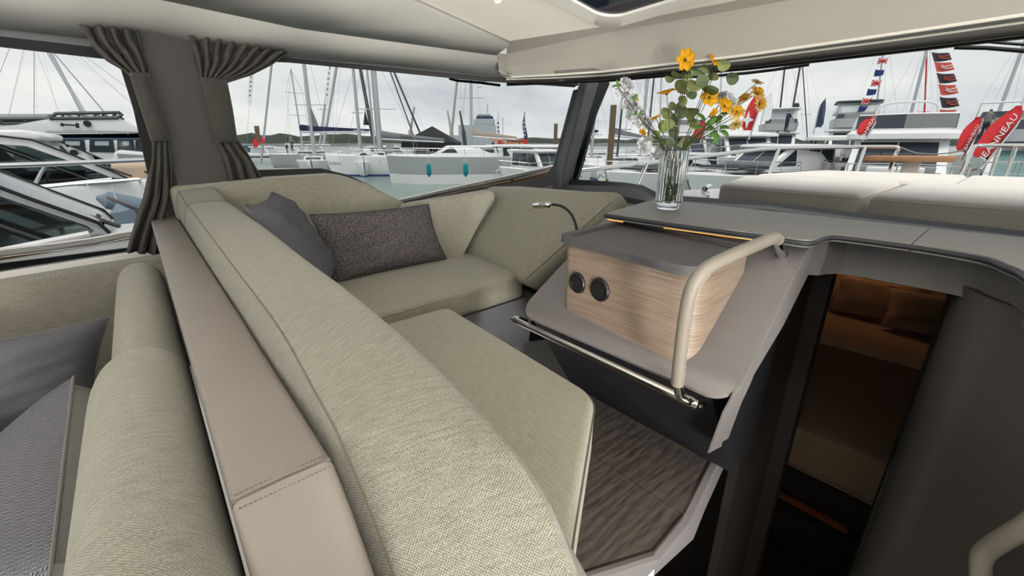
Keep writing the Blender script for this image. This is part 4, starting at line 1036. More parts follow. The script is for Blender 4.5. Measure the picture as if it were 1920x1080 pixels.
def aim(p, d, roll=0, up=None):
    """matrix at p with local x along d"""
    d = V(d).normalized(); up = V(up) if up is not None else V((0, 0, 1))
    y = up.cross(d); y = y.normalized() if y.length > 1e-4 else V((0, 1, 0)); z = d.cross(y)
    M = Matrix(((d.x, y.x, z.x, p[0]), (d.y, y.y, z.y, p[1]), (d.z, y.z, z.z, p[2]), (0, 0, 0, 1)))
    return M @ Matrix.Rotation(roll, 4, 'X')
def stem(t, pts, r, m):
    bm = NB(); tube(bm, smooth(pts, 5), r, 6); return obj('stem', bm, m, t)
def stemthing(name, label, cat, tip, m='stem_green', r=.0013, bow=.012, group='bouquet stems', lean=None):
    base = VB + V((random.uniform(-.022, .022), random.uniform(-.022, .022), 0))
    lip = VB + V((tip - VB).xy.to_3d() * .16) + V((0, 0, .165))
    lip = V((VC.x, VC.y, DASH + .2)) + ((tip - VC) * V((1, 1, 0))).normalized() * min(.038, ((tip - VC) * V((1, 1, 0))).length * .3)
    t = thing(name, label, cat, base, group=group)
    mid = lip.lerp(tip, .5) + V((0, 0, bow))
    stem(t, [base, lip, mid, tip], r, m)
    return t, [base, lip, mid, tip]
def petal_flower(t, c, nrm, n, l, w_, m, eye=.006, cup=.25, jitter=.12):
    nrm = V(nrm).normalized(); x, y = frame_of(nrm)
    me = meshof(('pet', round(l, 4), round(w_, 4)), lambda: leafmesh(l, w_, .12, .72), m)
    for k in range(n):
        a = 2 * math.pi * k / n + random.uniform(-jitter, jitter); d = x * math.cos(a) + y * math.sin(a) + nrm * (cup + random.uniform(-.12, .12))
        inst('petal', me, t, aim(c, d, 0, nrm))
    bm = NB(); bmesh.ops.create_icosphere(bm, subdivisions=1, radius=eye, matrix=Matrix.Translation(c + nrm * eye * .4)); obj('flower_centre', bm, 'flower_eye', t)
TOCAM = -FW
# yellow cosmos: (px, py, off, facing offset, size, label)
for px, py, off, fx, sz, lab in ((1283, 113, .13, V((.5, 0, -.2)), .040, 'topmost yellow cosmos flower above the bouquet'), (1338, 116, .10, V((.6, .2, .5)), .030, 'second highest yellow cosmos flower, small, at upper right'),
                                 (1250, 177, .05, V((-.5, 0, .9)), .038, 'yellow cosmos flower at the left of the eucalyptus'), (1329, 184, .06, V((0, 0, 0)), .036, 'open yellow cosmos facing the camera, right of centre'),
                                 (1357, 200, .04, V((.3, 0, .25)), .034, 'yellow cosmos beside the cream dahlias'), (1230, 223, .03, V((-.6, 0, .4)), .020, 'small yellow bud flower above the white blossom'), (1337, 210, .05, V((.2, 0, -.6)), .018, 'small yellow flower hanging under the open cosmos'),
                                 (1207, 246, .02, V((-.5, 0, -.6)), .018, 'drooping small orange-yellow flower at lower left'), (1191, 187, .0, V((.4, 0, .6)), .014, 'tiny yellow-green flower among the white blossom')):
    c = bq(px, py, off); t, _ = stemthing('cosmos_flower', lab, 'flower', c, 'stem_green', .0011)
    petal_flower(t, c, TOCAM + fx * 1.6, 7 if sz > .025 else 6, sz, sz * .85, 'petal_yellow', sz * .17)
# cream dahlias
for px, py, off, sz, fx, lab in ((1380, 212, .05, .034, V((-.1, 0, .1)), 'lower cream dahlia with dense petals at right'), (1379, 232, .04, .026, V((0, 0, -.6)), 'cream dahlia bloom hanging below its neighbour'), (1398, 187, .0, .034, V((-.7, 0, .3)), 'cream dahlia turned left at the right of the bouquet'), (1418, 176, .0, .034, V((.4, 0, .4)), 'cream and yellow dahlia at far right'), (1424, 195, .01, .030, V((.6, 0, -.2)), 'lower far-right cream dahlia'), (1419, 156, -.02, .026, V((.2, 0, 1.1)), 'brownish daisy seen edge-on at upper right')):
    c = bq(px, py, off); t, _ = stemthing('dahlia_flower', lab, 'flower', c, 'stem_green', .0013)
    nrm = (TOCAM + fx * 1.5).normalized()
    petal_flower(t, c, nrm, 11, sz, sz * .42, 'petal_cream', sz * .22, .15); 
    if sz > .027:
        x, y = frame_of(nrm); me = meshof(('pet2', sz), lambda: leafmesh(sz * .72, sz * .4, .15, .75), 'petal_yellow')
        for k in range(8): a = k * math.pi / 4 + .2; inst('petal', me, t, aim(c + nrm * .003, x * math.cos(a) + y * math.sin(a) + nrm * .7, 0, nrm))
# white blossom sprays: clusters of little florets
def floret_mesh():
    bm = NB()
    for k in range(5):
        a = 2 * math.pi * k / 5; d = V((math.cos(a), math.sin(a), .35)); s = V((-math.sin(a), math.cos(a), 0)); v = [bm.verts.new(p) for p in (V((0, 0, 0)), d * .009 + s * .007, d * .016 + s * .004, d * .016 - s * .004, d * .009 - s * .007)]; bm.faces.new(v)
    bmesh.ops.solidify(bm, geom=bm.faces[:], thickness=.0004)
    me = bpy.data.meshes.new('floret'); bm.to_mesh(me); bm.free(); return me
for pts, lab in ((((1166, 163), (1172, 156), (1178, 160), (1164, 170), (1170, 172)), 'uppermost white blossom spray at the far left'), (((1176, 190), (1184, 186), (1190, 196), (1180, 200), (1188, 206), (1180, 214), (1186, 222), (1172, 196)), 'long white blossom spray at the left'),
                 (((1204, 222), (1212, 226), (1200, 232), (1208, 236), (1216, 230)), 'white blossom spray below the small yellow flower'), (((1206, 268), (1214, 274), (1208, 282), (1218, 264)), 'low white blossom spray left above the vase'), (((1234, 282), (1242, 284), (1228, 288), (1240, 278)), 'small white blossom just above the vase rim'),
                 (((1348, 184), (1356, 180), (1364, 184), (1370, 192), (1360, 190)), 'white blossom behind the open yellow cosmos')):
    c = sum((bq(*p) for p in pts), V()) / len(pts)
    t, _ = stemthing('blossom_spray', lab, 'flower', c, 'stem_brown', .0014)
    me = meshof('flo', floret_mesh, 'petal_white')
    for p in pts:
        q = bq(*p, random.uniform(-.012, .02))
        for k in range(7):
            d = V((random.uniform(-1, 1), random.uniform(-1, 1), random.uniform(-.6, 1))) + TOCAM * .8; z = d.normalized(); x, y = frame_of(z)
            M = Matrix(((x.x, y.x, z.x, 0), (x.y, y.y, z.y, 0), (x.z, y.z, z.z, 0), (0, 0, 0, 1))); inst('floret', me, t, Matrix.Translation(q + V((random.uniform(-.007, .007), random.uniform(-.007, .007), random.uniform(-.007, .007)))) @ M)
# eucalyptus branches with round leaves
def discleaf(r):
    bm = NB(); n = 14; c = bm.verts.new((r * .9, 0, .002))
    vs = [bm.verts.new((r + r * math.cos(2 * math.pi * k / n) * (1 if abs(k - n / 2) > .5 else 1.05), r * .95 * math.sin(2 * math.pi * k / n), .0035 * math.cos(4 * math.pi * k / n))) for k in range(n)]
    for k in range(n): bm.faces.new((c, vs[k], vs[(k + 1) % n]))
    bmesh.ops.solidify(bm, geom=bm.faces[:], thickness=.0006)
    bmesh.ops.recalc_face_normals(bm, faces=bm.faces[:]); me = bpy.data.meshes.new('leaf'); bm.to_mesh(me); bm.free(); return me
EUC = [((1350, 98), [(1335, 145, .022), (1372, 147, .022), (1356, 122, .02), (1322, 130, .016), (1335, 168, .02), (1322, 165, .018)], 'tallest eucalyptus branch leaning right above the bouquet'),
       ((1285, 135), [(1270, 140, .02), (1304, 134, .02), (1278, 160, .022), (1300, 160, .024), (1316, 152, .022), (1256, 148, .016), (1281, 172, .02), (1296, 178, .018), (1279, 190, .02), (1276, 200, .018)], 'upright eucalyptus branch in the middle of the bouquet'),
       ((1270, 205), [(1250, 212, .022), (1262, 222, .024), (1298, 208, .022), (1290, 216, .022), (1276, 210, .024), (1298, 230, .018), (1245, 236, .02), (1262, 247, .02), (1255, 232, .02), (1284, 268, .02), (1258, 268, .018), (1263, 200, .018)], 'low eucalyptus branch with large olive round leaves')]
for tip, lv, lab in EUC:
    c = bq(*tip, .08 if tip[1] < 160 else 0); t, sp_ = stemthing('eucalyptus_branch', lab, 'foliage', c, 'stem_brown', .0016, .0)
    bs = smooth(sp_, 8)
    for k, (px, py, r) in enumerate(lv):
        p = bq(px, py, random.uniform(-.03, .05) + (.07 if py < 170 else 0)); a = min(bs[8:], key=lambda q: (q - p).length + max(0, q.z - p.z) * .5)
        z = (TOCAM + V((random.uniform(-.4, .4), random.uniform(-.4, .4), random.uniform(-.3, .5)))).normalized(); d = (p - a); d = d - z * d.dot(z); d = d.normalized() if d.length > 1e-5 else frame_of(z)[0]
        m = ('leaf_olive', 'leaf_blue', 'leaf_olive')[k % 3]
        me = meshof(('disc', r), lambda: discleaf(r * 1.08), m)
        lf = inst('leaf', me, t, aim(p - d * r, d, 0, z))
        bm = NB(); tube(bm, [a, p - d * r * .9], .0006, 5); obj('leaf_stalk', bm, 'stem_brown', t)
# pointed leaves near the top right, fern sprig, green leaf clusters
def leafy(tip, leaves, lab, m, l, w_, sm_='stem_green', off=.02):
    c = bq(*tip, off); t, sp_ = stemthing('leaf_sprig', lab, 'foliage', c, sm_, .0012, 0)
    for px, py, dx, dy in leaves:
        p = bq(px, py, off); d = RT * dx - UP * dy + TOCAM * random.uniform(-.2, .3); z = TOCAM + V((random.uniform(-.4, .4), 0, random.uniform(.2, .8)))
        inst('leaf', meshof(('lf', l, w_), lambda: leafmesh(l, w_, .2, .8), m), t, aim(p, d, 0, z))
        bm = NB(); tube(bm, [c, p], .0007, 5); obj('leaf_stalk', bm, sm_, t)
leafy((1345, 240), [(1345, 225, -1, -.2), (1352, 215, 1, -.3), (1342, 232, .6, -.8), (1345, 245, -.8, .7), (1345, 250, -.2, 1), (1350, 245, .9, .6), (1348, 240, 1, .1), (1340, 240, -1, .3)], 'bright green leaf cluster at right below the yellow flowers', 'leaf_fresh', .042, .021)
leafy((1320, 240), [(1318, 238, -1, .3), (1322, 228, -.6, -.6), (1322, 236, .6, -.4)], 'dark green leaf sprig between the stems at right', 'leaf_fresh', .046, .02)
leafy((1240, 255), [(1238, 255, -1, -.4), (1240, 258, -1, .3), (1244, 250, -.2, -.9), (1242, 262, -.2, 1)], 'lime green leaf cluster at lower left of the bouquet', 'sprig_lime', .036, .022)
leafy((1347, 118), [(1350, 130, .35, -1), (1330, 138, -1, -.4)], 'pointed dark leaf at the top right of the bouquet', 'leaf_blue', .05, .022, off=.10)
leafy((1157, 160), [(1157, 160, -1, .3), (1157, 160, -.1, -1), (1157, 160, .9, .1)], 'small green leaf tip above the white blossom at far left', 'leaf_fresh', .02, .009)
leafy((1195, 215), [(1195, 212, -.8, .4), (1198, 216, .6, -.7), (1190, 190, -.3, -1), (1190, 186, .4, -.8)], 'green leaves between the white blossom sprays', 'leaf_fresh', .02, .011)
t, _ = stemthing('fern_sprig', 'feathery lime fern tuft in the middle top', 'foliage', bq(1290, 140, .12), 'stem_green', .0012)
bm = NB(); c = bq(1290, 145, .125)
for k in range(46):
    d = V((random.uniform(-1, 1), random.uniform(-1, 1), random.uniform(-.6, 1.2))); tube(bm, [c, c + d.normalized() * random.uniform(.012, .026)], .0006, 4)
o = obj('fronds', bm, 'sprig_lime', t); o['kind'] = 'stuff'

# ================================================================== EXTERIOR: water, far shore
WZ = -1.5
mat('gel_white', (.80, .80, .80), .25, coat=.3); mat('gel_cream', (.74, .71, .65), .35); mat('gel_grey', (.46, .47, .49), .3); mat('gel_silver', (.40, .42, .425), .35); mat('gel_navy', (.03, .045, .10), .25); mat('gel_blue', (.10, .17, .27), .3)
mat('stripe_pink', (.62, .47, .42), .4); mat('anti_blue', (.02, .06, .25), .5); mat('glass_boat', (.035, .045, .055), .06); mat('glass_teal', (.16, .27, .27), .08); mat('glass_pale', (.42, .47, .49), .1)
mat('teak', (.42, .21, .10), .5, var=.15, vscale=12); mat('pad_dark', (.035, .04, .055), .8); mat('pad_tan', (.55, .42, .30), .8); mat('pad_grey', (.30, .31, .33), .8); mat('pad_cream', (.88, .83, .76), .75, bump=.2, bscale=200, var=.03); mat('canvas_black', (.02, .02, .023), .85, bump=.2, bscale=30); mat('canvas_grey', (.20, .21, .23), .85, bump=.3, bscale=20); mat('canvas_navy', (.02, .025, .07), .85); mat('canvas_tan', (.42, .36, .30), .85)
mat('alu', (.50, .51, .53), .4, .6); mat('alu_dark', (.06, .065, .07), .4); mat('rope_white', (.7, .7, .68), .8); mat('wire_grey', (.28, .29, .31), .5)
mat('red_cloth', (.66, .035, .04), .8); mat('red_flag', (.60, .10, .07), .8); mat('black_flag', (.05, .04, .05), .8); mat('blue_cloth', (.02, .04, .16), .8); mat('white_cloth', (.85, .85, .86), .8); mat('fender_teal', (.0, .22, .26), .5); mat('fender_blue', (.17, .22, .27), .6)
mat('pile_brown', (.16, .11, .07), .9, var=.3); mat('orange_paint', (.70, .22, .06), .6); mat('skin', (.50, .30, .21), .7); mat('hair_dark', (.03, .02, .015), .8); mat('jeans', (.03, .035, .05), .9); mat('shirt_white', (.80, .81, .84), .85); mat('shirt_navy', (.03, .04, .09), .9); mat('shirt_grey', (.2, .2, .22), .9)
mat('hill_green', (.032, .045, .03), .95, var=.35, vscale=.08); mat('ship_grey', (.42, .45, .48), .7); mat('quay', (.16, .17, .16), .9, var=.2, vscale=.1); mat('dock', (.30, .30, .28), .9)
def watermat():
    m = bpy.data.materials.new('harbour_water'); m.use_nodes = True; MATS['harbour_water'] = m; t = m.node_tree; L = t.links; b = t.nodes['Principled BSDF']
    b.inputs['Base Color'].default_value = (.20, .275, .245, 1); b.inputs['Roughness'].default_value = .12; b.inputs['IOR'].default_value = 1.33
    tc = t.nodes.new('ShaderNodeTexCoord'); n = t.nodes.new('ShaderNodeTexNoise'); n.inputs['Scale'].default_value = 1.3; n.inputs['Detail'].default_value = 6; L.new(tc.outputs['Object'], n.inputs['Vector'])
    bp = t.nodes.new('ShaderNodeBump'); bp.inputs['Strength'].default_value = .35; bp.inputs['Distance'].default_value = .35; L.new(n.outputs['Fac'], bp.inputs['Height']); L.new(bp.outputs[0], b.inputs['Normal'])
watermat()
bm = NB(); bmesh.ops.create_grid(bm, x_segments=4, y_segments=4, size=1400, matrix=Matrix.Translation((0, 0, WZ)))
WAT = tag(obj('harbour_water', bm, 'harbour_water'), 'calm grey-green harbour water', None, kind='structure')
# wooded far shore
def ground(px, dist, z=WZ):
    d = ray(px, 268); d.z = 0; d.normalize(); fh = d.dot(FH); p = CAM + d * (dist / fh); p.z = z; return p
def shore(name, lab, prof, dist, depth, m, jag=.6, n=5):
    """prof: (px, height in metres)"""
    bm = NB(); front, top_, back = [], [], []
    xs = [prof[0][0] + (prof[-1][0] - prof[0][0]) * k / 160 for k in range(161)]
    for x in xs:
        h = poly_at(prof, x) + random.uniform(-jag, jag); a = ground(x, dist); b = ground(x, dist + depth)
        front.append(a); top_.append(a.lerp(b, .35) + V((0, 0, max(.3, h)))); back.append(b)
    mid = [a.lerp(t, .6) + V((0, 0, random.uniform(0, jag * 1.5))) for a, t in zip(front, top_)]
    sheet(bm, [front, mid, top_, back]); o = obj(name, bm, m, recalc=True, sm=False); return tag(o, lab, None, kind='structure')
shore('far_shore', 'dark wooded hill line along the far shore', [(-400, 7), (420, 9), (470, 12), (560, 10), (640, 11), (720, 8), (800, 6), (900, 6), (1000, 7), (1080, 8), (1180, 6), (1300, 7), (1500, 6), (2000, 9), (2400, 9)], 420, 120, 'hill_green', 1.6)
shore('far_quay', 'low quay at the foot of the wooded shore', [(400, 2.2), (800, 2.4), (1100, 2.6), (1400, 2.2)], 395, 12, 'quay', .2)

# ================================================================== OWN BOAT OUTSIDE: hull, decks, rails, sun pads
bm = NB()
hp = [(-2.45, -2.6), (-2.45, .4), (-2.2, 1.2), (-1.85, 2.2), (-1.2, 4.2), (-.5, 5.6), (.3, 6.1), (1.1, 5.6), (1.8, 4.2), (2.2, 2.6), (2.2, -2.6)]
loft(bm, [[V((x * .88, y, WZ)) for x, y in hp], [V((x * .97, y, 0)) for x, y in hp], [V((x, y, .70)) for x, y in hp]], caps=False)
struct('wall_hull', bm, 'gel_white', 'white hull sides of the boat we are sitting in')
bm = NB(); od_ = [V((-1.95, 1.9, .70)), V((-1.85, 2.2, .7)), V((-1.2, 4.2, .7)), V((-.5, 5.6, .7)), V((.3, 6.1, .7)), V((1.1, 5.6, .7)), V((1.8, 4.2, .7)), V((2.2, 2.6, .7)), V((2.2, 1.9, .7))]; id_ = [V((-1.5, 1.9, .8)), V((-1.4, 2.2, .8)), V((-.76, 4.0, .82)), V((-.2, 4.4, .82)), V((.3, 4.6, .82)), V((.8, 4.4, .82)), V((1.4, 4.0, .82)), V((1.7, 2.6, .8)), V((1.78, 1.9, .8))]; sheet(bm, [od_, id_], .02); struct('foredeck', bm, 'gel_white', 'white foredeck in front of the windscreen')
bm = NB(); prism(bm, [V((-1.55, 1.84, 0)) + V((0, 0, .93)), V((-1.25, 2.6, .93)), V((-.75, 4.0, .93)), V((.3, 4.6, .93)), V((1.4, 4.0, .93)), V((1.8, 1.84, .93))], (0, 0, -.12)); bevel(bm, .05, 3); struct('coachroof', bm, 'gel_white', 'raised white coachroof carrying the sun pads')
bm = NB(); prism(bm, [V((-2.45, -2.6, -.0)), V((2.2, -2.6, 0)), V((2.2, 1.9, 0)), V((.32, 1.9, 0)), V((.32, -.02, 0)), V((-2.42, -.02, 0))], (0, 0, -.04)); mat('teak_pale', (.52, .44, .35), .6, var=.1); struct('floor_saloon', bm, 'teak_pale', 'pale lower saloon sole')
# lining that closes the saloon below the windows
bm = NB(); lw = [V((-2.40, -2.4, 0)), V((-2.40, .45, 0)), V((-1.72, 1.78, 0)), V((-1.45, 1.80, 0)), V((-.63, 1.80, 0))]; zz = [.76, .78, .93, .96, .96]
sheet(bm, [[V((p.x, p.y, z)) for p, z in zip(lw, zz)], lw], .02); struct('wall_lining', bm, 'frame_dark', 'dark lining below the port windows')
bm = NB(); box(bm, (.66, 1.80, .42), (1.2, .02, .84)); struct('wall_lining_2', bm, 'frame_dark', 'dark lining below the windscreen to starboard')
bm = NB(); box(bm, (1.95, -.2, .50), (.04, 4.0, 1.0)); struct('wall_starboard_2', bm, 'liner_white', 'low starboard saloon side behind the camera')
bm = NB(); sheet(bm, [[V((-2.5, -1.1, 1.9))] + [V((-2.5, .5, 1.9)), V((-1.9, 1.75, 1.85)), V((-.5, 1.98, 1.85)), V((1.9, 1.98, 1.85))], [V((1.9, -1.1, 1.9)), V((1.9, 0, 1.9)), V((1.9, .8, 1.9)), V((1.9, 1.4, 1.88)), V((1.95, 1.95, 1.85))]], .02); struct('roof', bm, 'gel_white', 'white outer roof skin')
# side deck rail outside the port windows: chrome tube over teak capping
rl = [V((-2.62, -2.4, Xp(0, 472, -2.62).z)), Xp(0, 474, -2.62), Xp(262, 436, -2.62)]
RAIL = thing('gunwale_rail', 'steel and teak gunwale rail running outside the port windows', 'rail', (-2.6, 0, .6))
pr = [rl[0], rl[1], rl[2]]
od = V((-1.3, .7, 0)).normalized()
rp = [Pp(x, y, V((-2.35, .5, 0)) + od * .22, od) for x, y in ((700, 386), (760, 376), (880, 349), (960, 332), (1050, 311))]
bm = NB(); tube(bm, smooth([rl[0], rl[1], rl[2], rl[2].lerp(rp[0], .5) + V((-.03, 0, 0)), rp[0], rp[1], rp[2], rp[3], rp[4]], 5), .017, 10); mat('rail_satin', (.80, .77, .72), .35, .7); obj('top_tube', bm, 'rail_satin', RAIL)
bm = NB(); tube(bm, smooth([p - V((0, 0, .030)) for p in [rl[0], rl[1], rl[2], rl[2].lerp(rp[0], .5) + V((-.03, 0, 0)), rp[0], rp[1], rp[2], rp[3], rp[4]]], 5), .011, 8); obj('teak_capping', bm, 'teak', RAIL)
for k in range(-4, 3):
    p = V((-2.62, k * .5, 0)); z = lerp(rl[1].z, rl[2].z, (p.y - rl[1].y) / (rl[2].y - rl[1].y)); bm = NB(); tube(bm, [V((-2.62, k * .5, .55)), V((-2.62, k * .5, z))], .009, 8); obj('stanchion', bm, 'chrome', RAIL)
for q in (rp[1], rp[3]): bm = NB(); tube(bm, [q - V((0, 0, .25)), q], .009, 8); obj('stanchion', bm, 'chrome', RAIL)
PUL = thing('bow_rail', 'polished steel bow rail with sloping stanchions around the foredeck', 'rail', (-1, 4, .7))
ra = [Yp(1050, 324, 2.3), Yp(1110, 317, 2.45), Yp(1280, 298, 3.1), Yp(1440, 279, 4.0), Yp(1560, 276, 4.7), Yp(1668, 275, 5.4), Yp(1684, 278, 5.45), Yp(1680, 288, 5.45)]
bm = NB(); tube(bm, smooth(ra, 6), .016, 10); obj('top_tube', bm, 'chrome', PUL)
for (tx, ty, bx2, by2, y0, y1) in ((1214, 305, 1194, 350, 2.75, 2.75), (1461, 278, 1434, 350, 4.1, 4.0), (1622, 276, 1600, 345, 5.05, 4.95), (1680, 287, 1655, 350, 5.45, 5.35)):
    bm = NB(); tube(bm, [Yp(tx, ty, y0), Yp(bx2, by2, y1)], .014, 10); obj('stanchion', bm, 'chrome', PUL)
rb2 = [Yp(1790, 352, 5.35), Yp(1822, 283, 5.45), Yp(1828, 275, 5.45), Yp(1842, 273, 5.45), Yp(1920, 274, 5.0), Yp(2100, 280, 4.4)]
bm = NB(); tube(bm, smooth(rb2, 6), .016, 10); obj('top_tube', bm, 'chrome', PUL)
for (tx, ty, bx2, by2, y0) in ((1905, 275, 1876, 355, 5.05), (1875, 275, 1852, 345, 5.3)): bm = NB(); tube(bm, [Yp(tx, ty, y0), Yp(bx2, by2, y0)], .014, 10); obj('stanchion', bm, 'chrome', PUL)
bm = NB(); tube(bm, smooth([Yp(1688, 276, 5.45), Yp(1720, 287, 5.5), Yp(1770, 288, 5.5), Yp(1812, 280, 5.45)], 6), .006, 6); obj('gate_wire', bm, 'wire_grey', PUL)
BS = thing('bow_bench', 'varnished wooden bow seat plank on a pale bracket at the stemhead', 'bench', Yp(1708, 345, 5.3))
a, b = Yp(1626, 296, 5.4), Yp(1794, 297, 5.4)
bm = NB(); hexa(bm, [a + V((0, -.12, -.03)), b + V((0, -.12, -.03)), b + V((0, .16, -.03)), a + V((0, .16, -.03)), a + V((0, -.12, .02)), b + V((0, -.12, .02)), b + V((0, .16, .02)), a + V((0, .16, .02))]); bevel(bm, .012, 3); obj('plank', bm, 'teak', BS)
bm = NB(); c, d2 = Yp(1710, 302, 5.4), Yp(1697, 352, 5.3); hexa(bm, [d2 + V((-.05, 0, 0)), d2 + V((.05, 0, 0)), d2 + V((.05, .06, 0)), d2 + V((-.05, .06, 0)), c + V((-.06, 0, 0)), c + V((.06, 0, 0)), c + V((.06, .06, 0)), c + V((-.06, .06, 0))]); bevel(bm, .01, 2); obj('bracket', bm, 'gel_cream', BS)
# sun pads
PZ = 1.03
def sunpad(c, lab, r=.022):
    cc = [V(p) for p in c]; m = sum(cc, V()) / 4; t = thing('sun_pad', lab, 'cushion', (m.x, m.y, .93), group='foredeck sun pads')
    bm = NB(); pad(bm, [V((p.x, p.y, .932)) for p in cc] + [V((p.x, p.y, PZ)) for p in cc], r, 8, .002); obj('cover', bm, 'pad_cream', t, ang=80)
    bm = NB(); ring = roundpoly([V((p.x, p.y, PZ - r * .7)) for p in cc], [.03] * 4, 4); tube(bm, ring, .003, 6, closed=True); obj('piping', bm, 'pad_cream', t)
f0, f1, f2 = Zp(1318, 349, PZ), Zp(1608, 367, PZ), Zp(1618, 369, PZ)
yb = 2.72
f0.y = f1.y = f2.y = 1.93
sunpad([(f0.x + .0, f0.y, 0), (f1.x, f1.y - .03, 0), (f1.x - .01, yb, 0), (f0.x - .16, yb - .12, 0)], 'left cream sun pad with water stains outside the windscreen')
sunpad([(f2.x + .005, f2.y - .03, 0), (.75, f2.y - .05, 0), (.75, yb, 0), (f2.x + .005, yb, 0)], 'right cream sun pad close outside the windscreen')
sunpad([(-1.0, yb + .02, 0), (Zp(1776, 349, PZ).x - .005, yb + .02, 0), (Zp(1776, 349, PZ).x - .005, 3.55, 0), (-.85, 3.45, 0)], 'far left sun pad on the foredeck behind the front row')
sunpad([(Zp(1776, 349, PZ).x + .005, yb + .02, 0), (.9, yb + .02, 0), (.9, 3.55, 0), (Zp(1776, 349, PZ).x + .005, 3.55, 0)], 'far right sun pad on the foredeck behind the front row')
bm = NB(); tube(bm, smooth([Zp(1328, 363, .94), Zp(1319, 362, .97), Zp(1321, 355, 1.0), Zp(1330, 349, 1.01)], 5), .012, 8); tag(obj('deck_grab_rail', bm, 'chrome'), 'small curved grab rail beside the left sun pad', 'grab rail')
# windscreen wipers hanging from the head
for pts, par, lab in ((((842, 147), (856, 151), (900, 155), (938, 160)), (V((-2.35, .5, 0)) + od * .12, od), 'wiper parked along the head of the port window'), (((1517, 121), (1450, 131), (1400, 137), (1330, 143), (1255, 146)), ((0, 2.25, 0), (0, 1, 0)), 'black wiper parked along the head of the windscreen'), (((1790, 89), (1850, 90), (1925, 96)), ((0, 2.25, 0), (0, 1, 0)), 'second black wiper at the right end of the windscreen head')):
    P = [Pp(x, y, *par) for x, y in pts]; t = thing('wiper', lab, 'wiper', P[0]); bm = NB(); tube(bm, P, .007, 6); obj('blade', bm, 'seal_black', t)
    bm = NB(); tube(bm, [p + V((0, 0, .018)) for p in P[:3]], .005, 6); obj('arm', bm, 'black_plastic', t)
# unseen pale decks behind the camera, added to bounce daylight onto the headliner
bm = NB(); box(bm, (-.1, -4.6, .0), (4.6, 4.4, .06)); struct('cockpit_deck', bm, 'gel_cream', 'unseen pale aft cockpit deck added to bounce daylight')
bm = NB(); box(bm, (2.5, .6, .45), (.7, 6.0, .06)); struct('side_deck', bm, 'gel_white', 'unseen white starboard side deck')
# unseen block added to keep the low fill strip off the sun pads
bm = NB(); hexa(bm, [(.50, 1.05, .05), (1.70, .95, .05), (1.70, 1.70, .05), (.50, 1.70, .05), (.50, 1.15, .945), (1.70, 1.05, .945), (1.70, 1.70, .945), (.50, 1.70, .945)]); bevel(bm, .03, 3); tag(obj('helm_light_block', bm, 'fascia_grey'), 'unseen grey helm block added to starboard to stop the fill light', 'console')
# unseen fill strips added to brighten the headliner, with their mounts
bm = NB(); box(bm, (-.75, -1.12, .62), (2.6, .04, 1.2)); tag(obj('aft_cabinet', bm, 'liner_white'), 'unseen white cabinet back at the aft end carrying the fill strip', 'cabinet')
t = thing('fill_strip', 'long unseen fill strip added low to starboard to brighten the headliner', 'lamp', (1.62, .1, .28))
bm = NB(); box(bm, (1.64, -.2, .30), (.10, 2.2, .04)); obj('profile', bm, 'alu', t)
bm = NB(); box(bm, (1.78, -.2, .14), (.30, 2.2, .28)); tag(obj('fill_strip_plinth', bm, 'liner_white'), 'unseen white plinth on the starboard side carrying the fill strip', 'plinth')  # unseen, added to carry the low fill strip
al = bpy.data.lights.new('fill_strip_low', 'AREA'); al.shape = 'RECTANGLE'; al.size = .10; al.size_y = 2.1; al.energy = 230; al.color = (1, .96, .89)
ao = bpy.data.objects.new('fill_strip_low', al); COL.objects.link(ao); ao.location = (1.60, -.2, .345); ao.rotation_euler = Vector((-.75, .10, .65)).to_track_quat('-Z', 'Y').to_euler()
t = thing('aft_fill_strip', 'unseen fill strip added on the aft cabinet to brighten the saloon', 'lamp', (-.75, -1.07, 1.22))
bm = NB(); box(bm, (-.75, -1.07, 1.235), (2.6, .09, .03)); obj('profile', bm, 'alu', t)
al = bpy.data.lights.new('fill_strip_aft', 'AREA'); al.shape = 'RECTANGLE'; al.size = 2.5; al.size_y = .08; al.energy = 28; al.color = (1, .95, .87)  # added fill light aft of the camera, lifting the headliner
ao = bpy.data.objects.new('fill_strip_aft', al); COL.objects.link(ao); ao.location = (-.75, -1.05, 1.256); ao.rotation_euler = Vector((0, .2, 1)).to_track_quat('-Z', 'Y').to_euler()

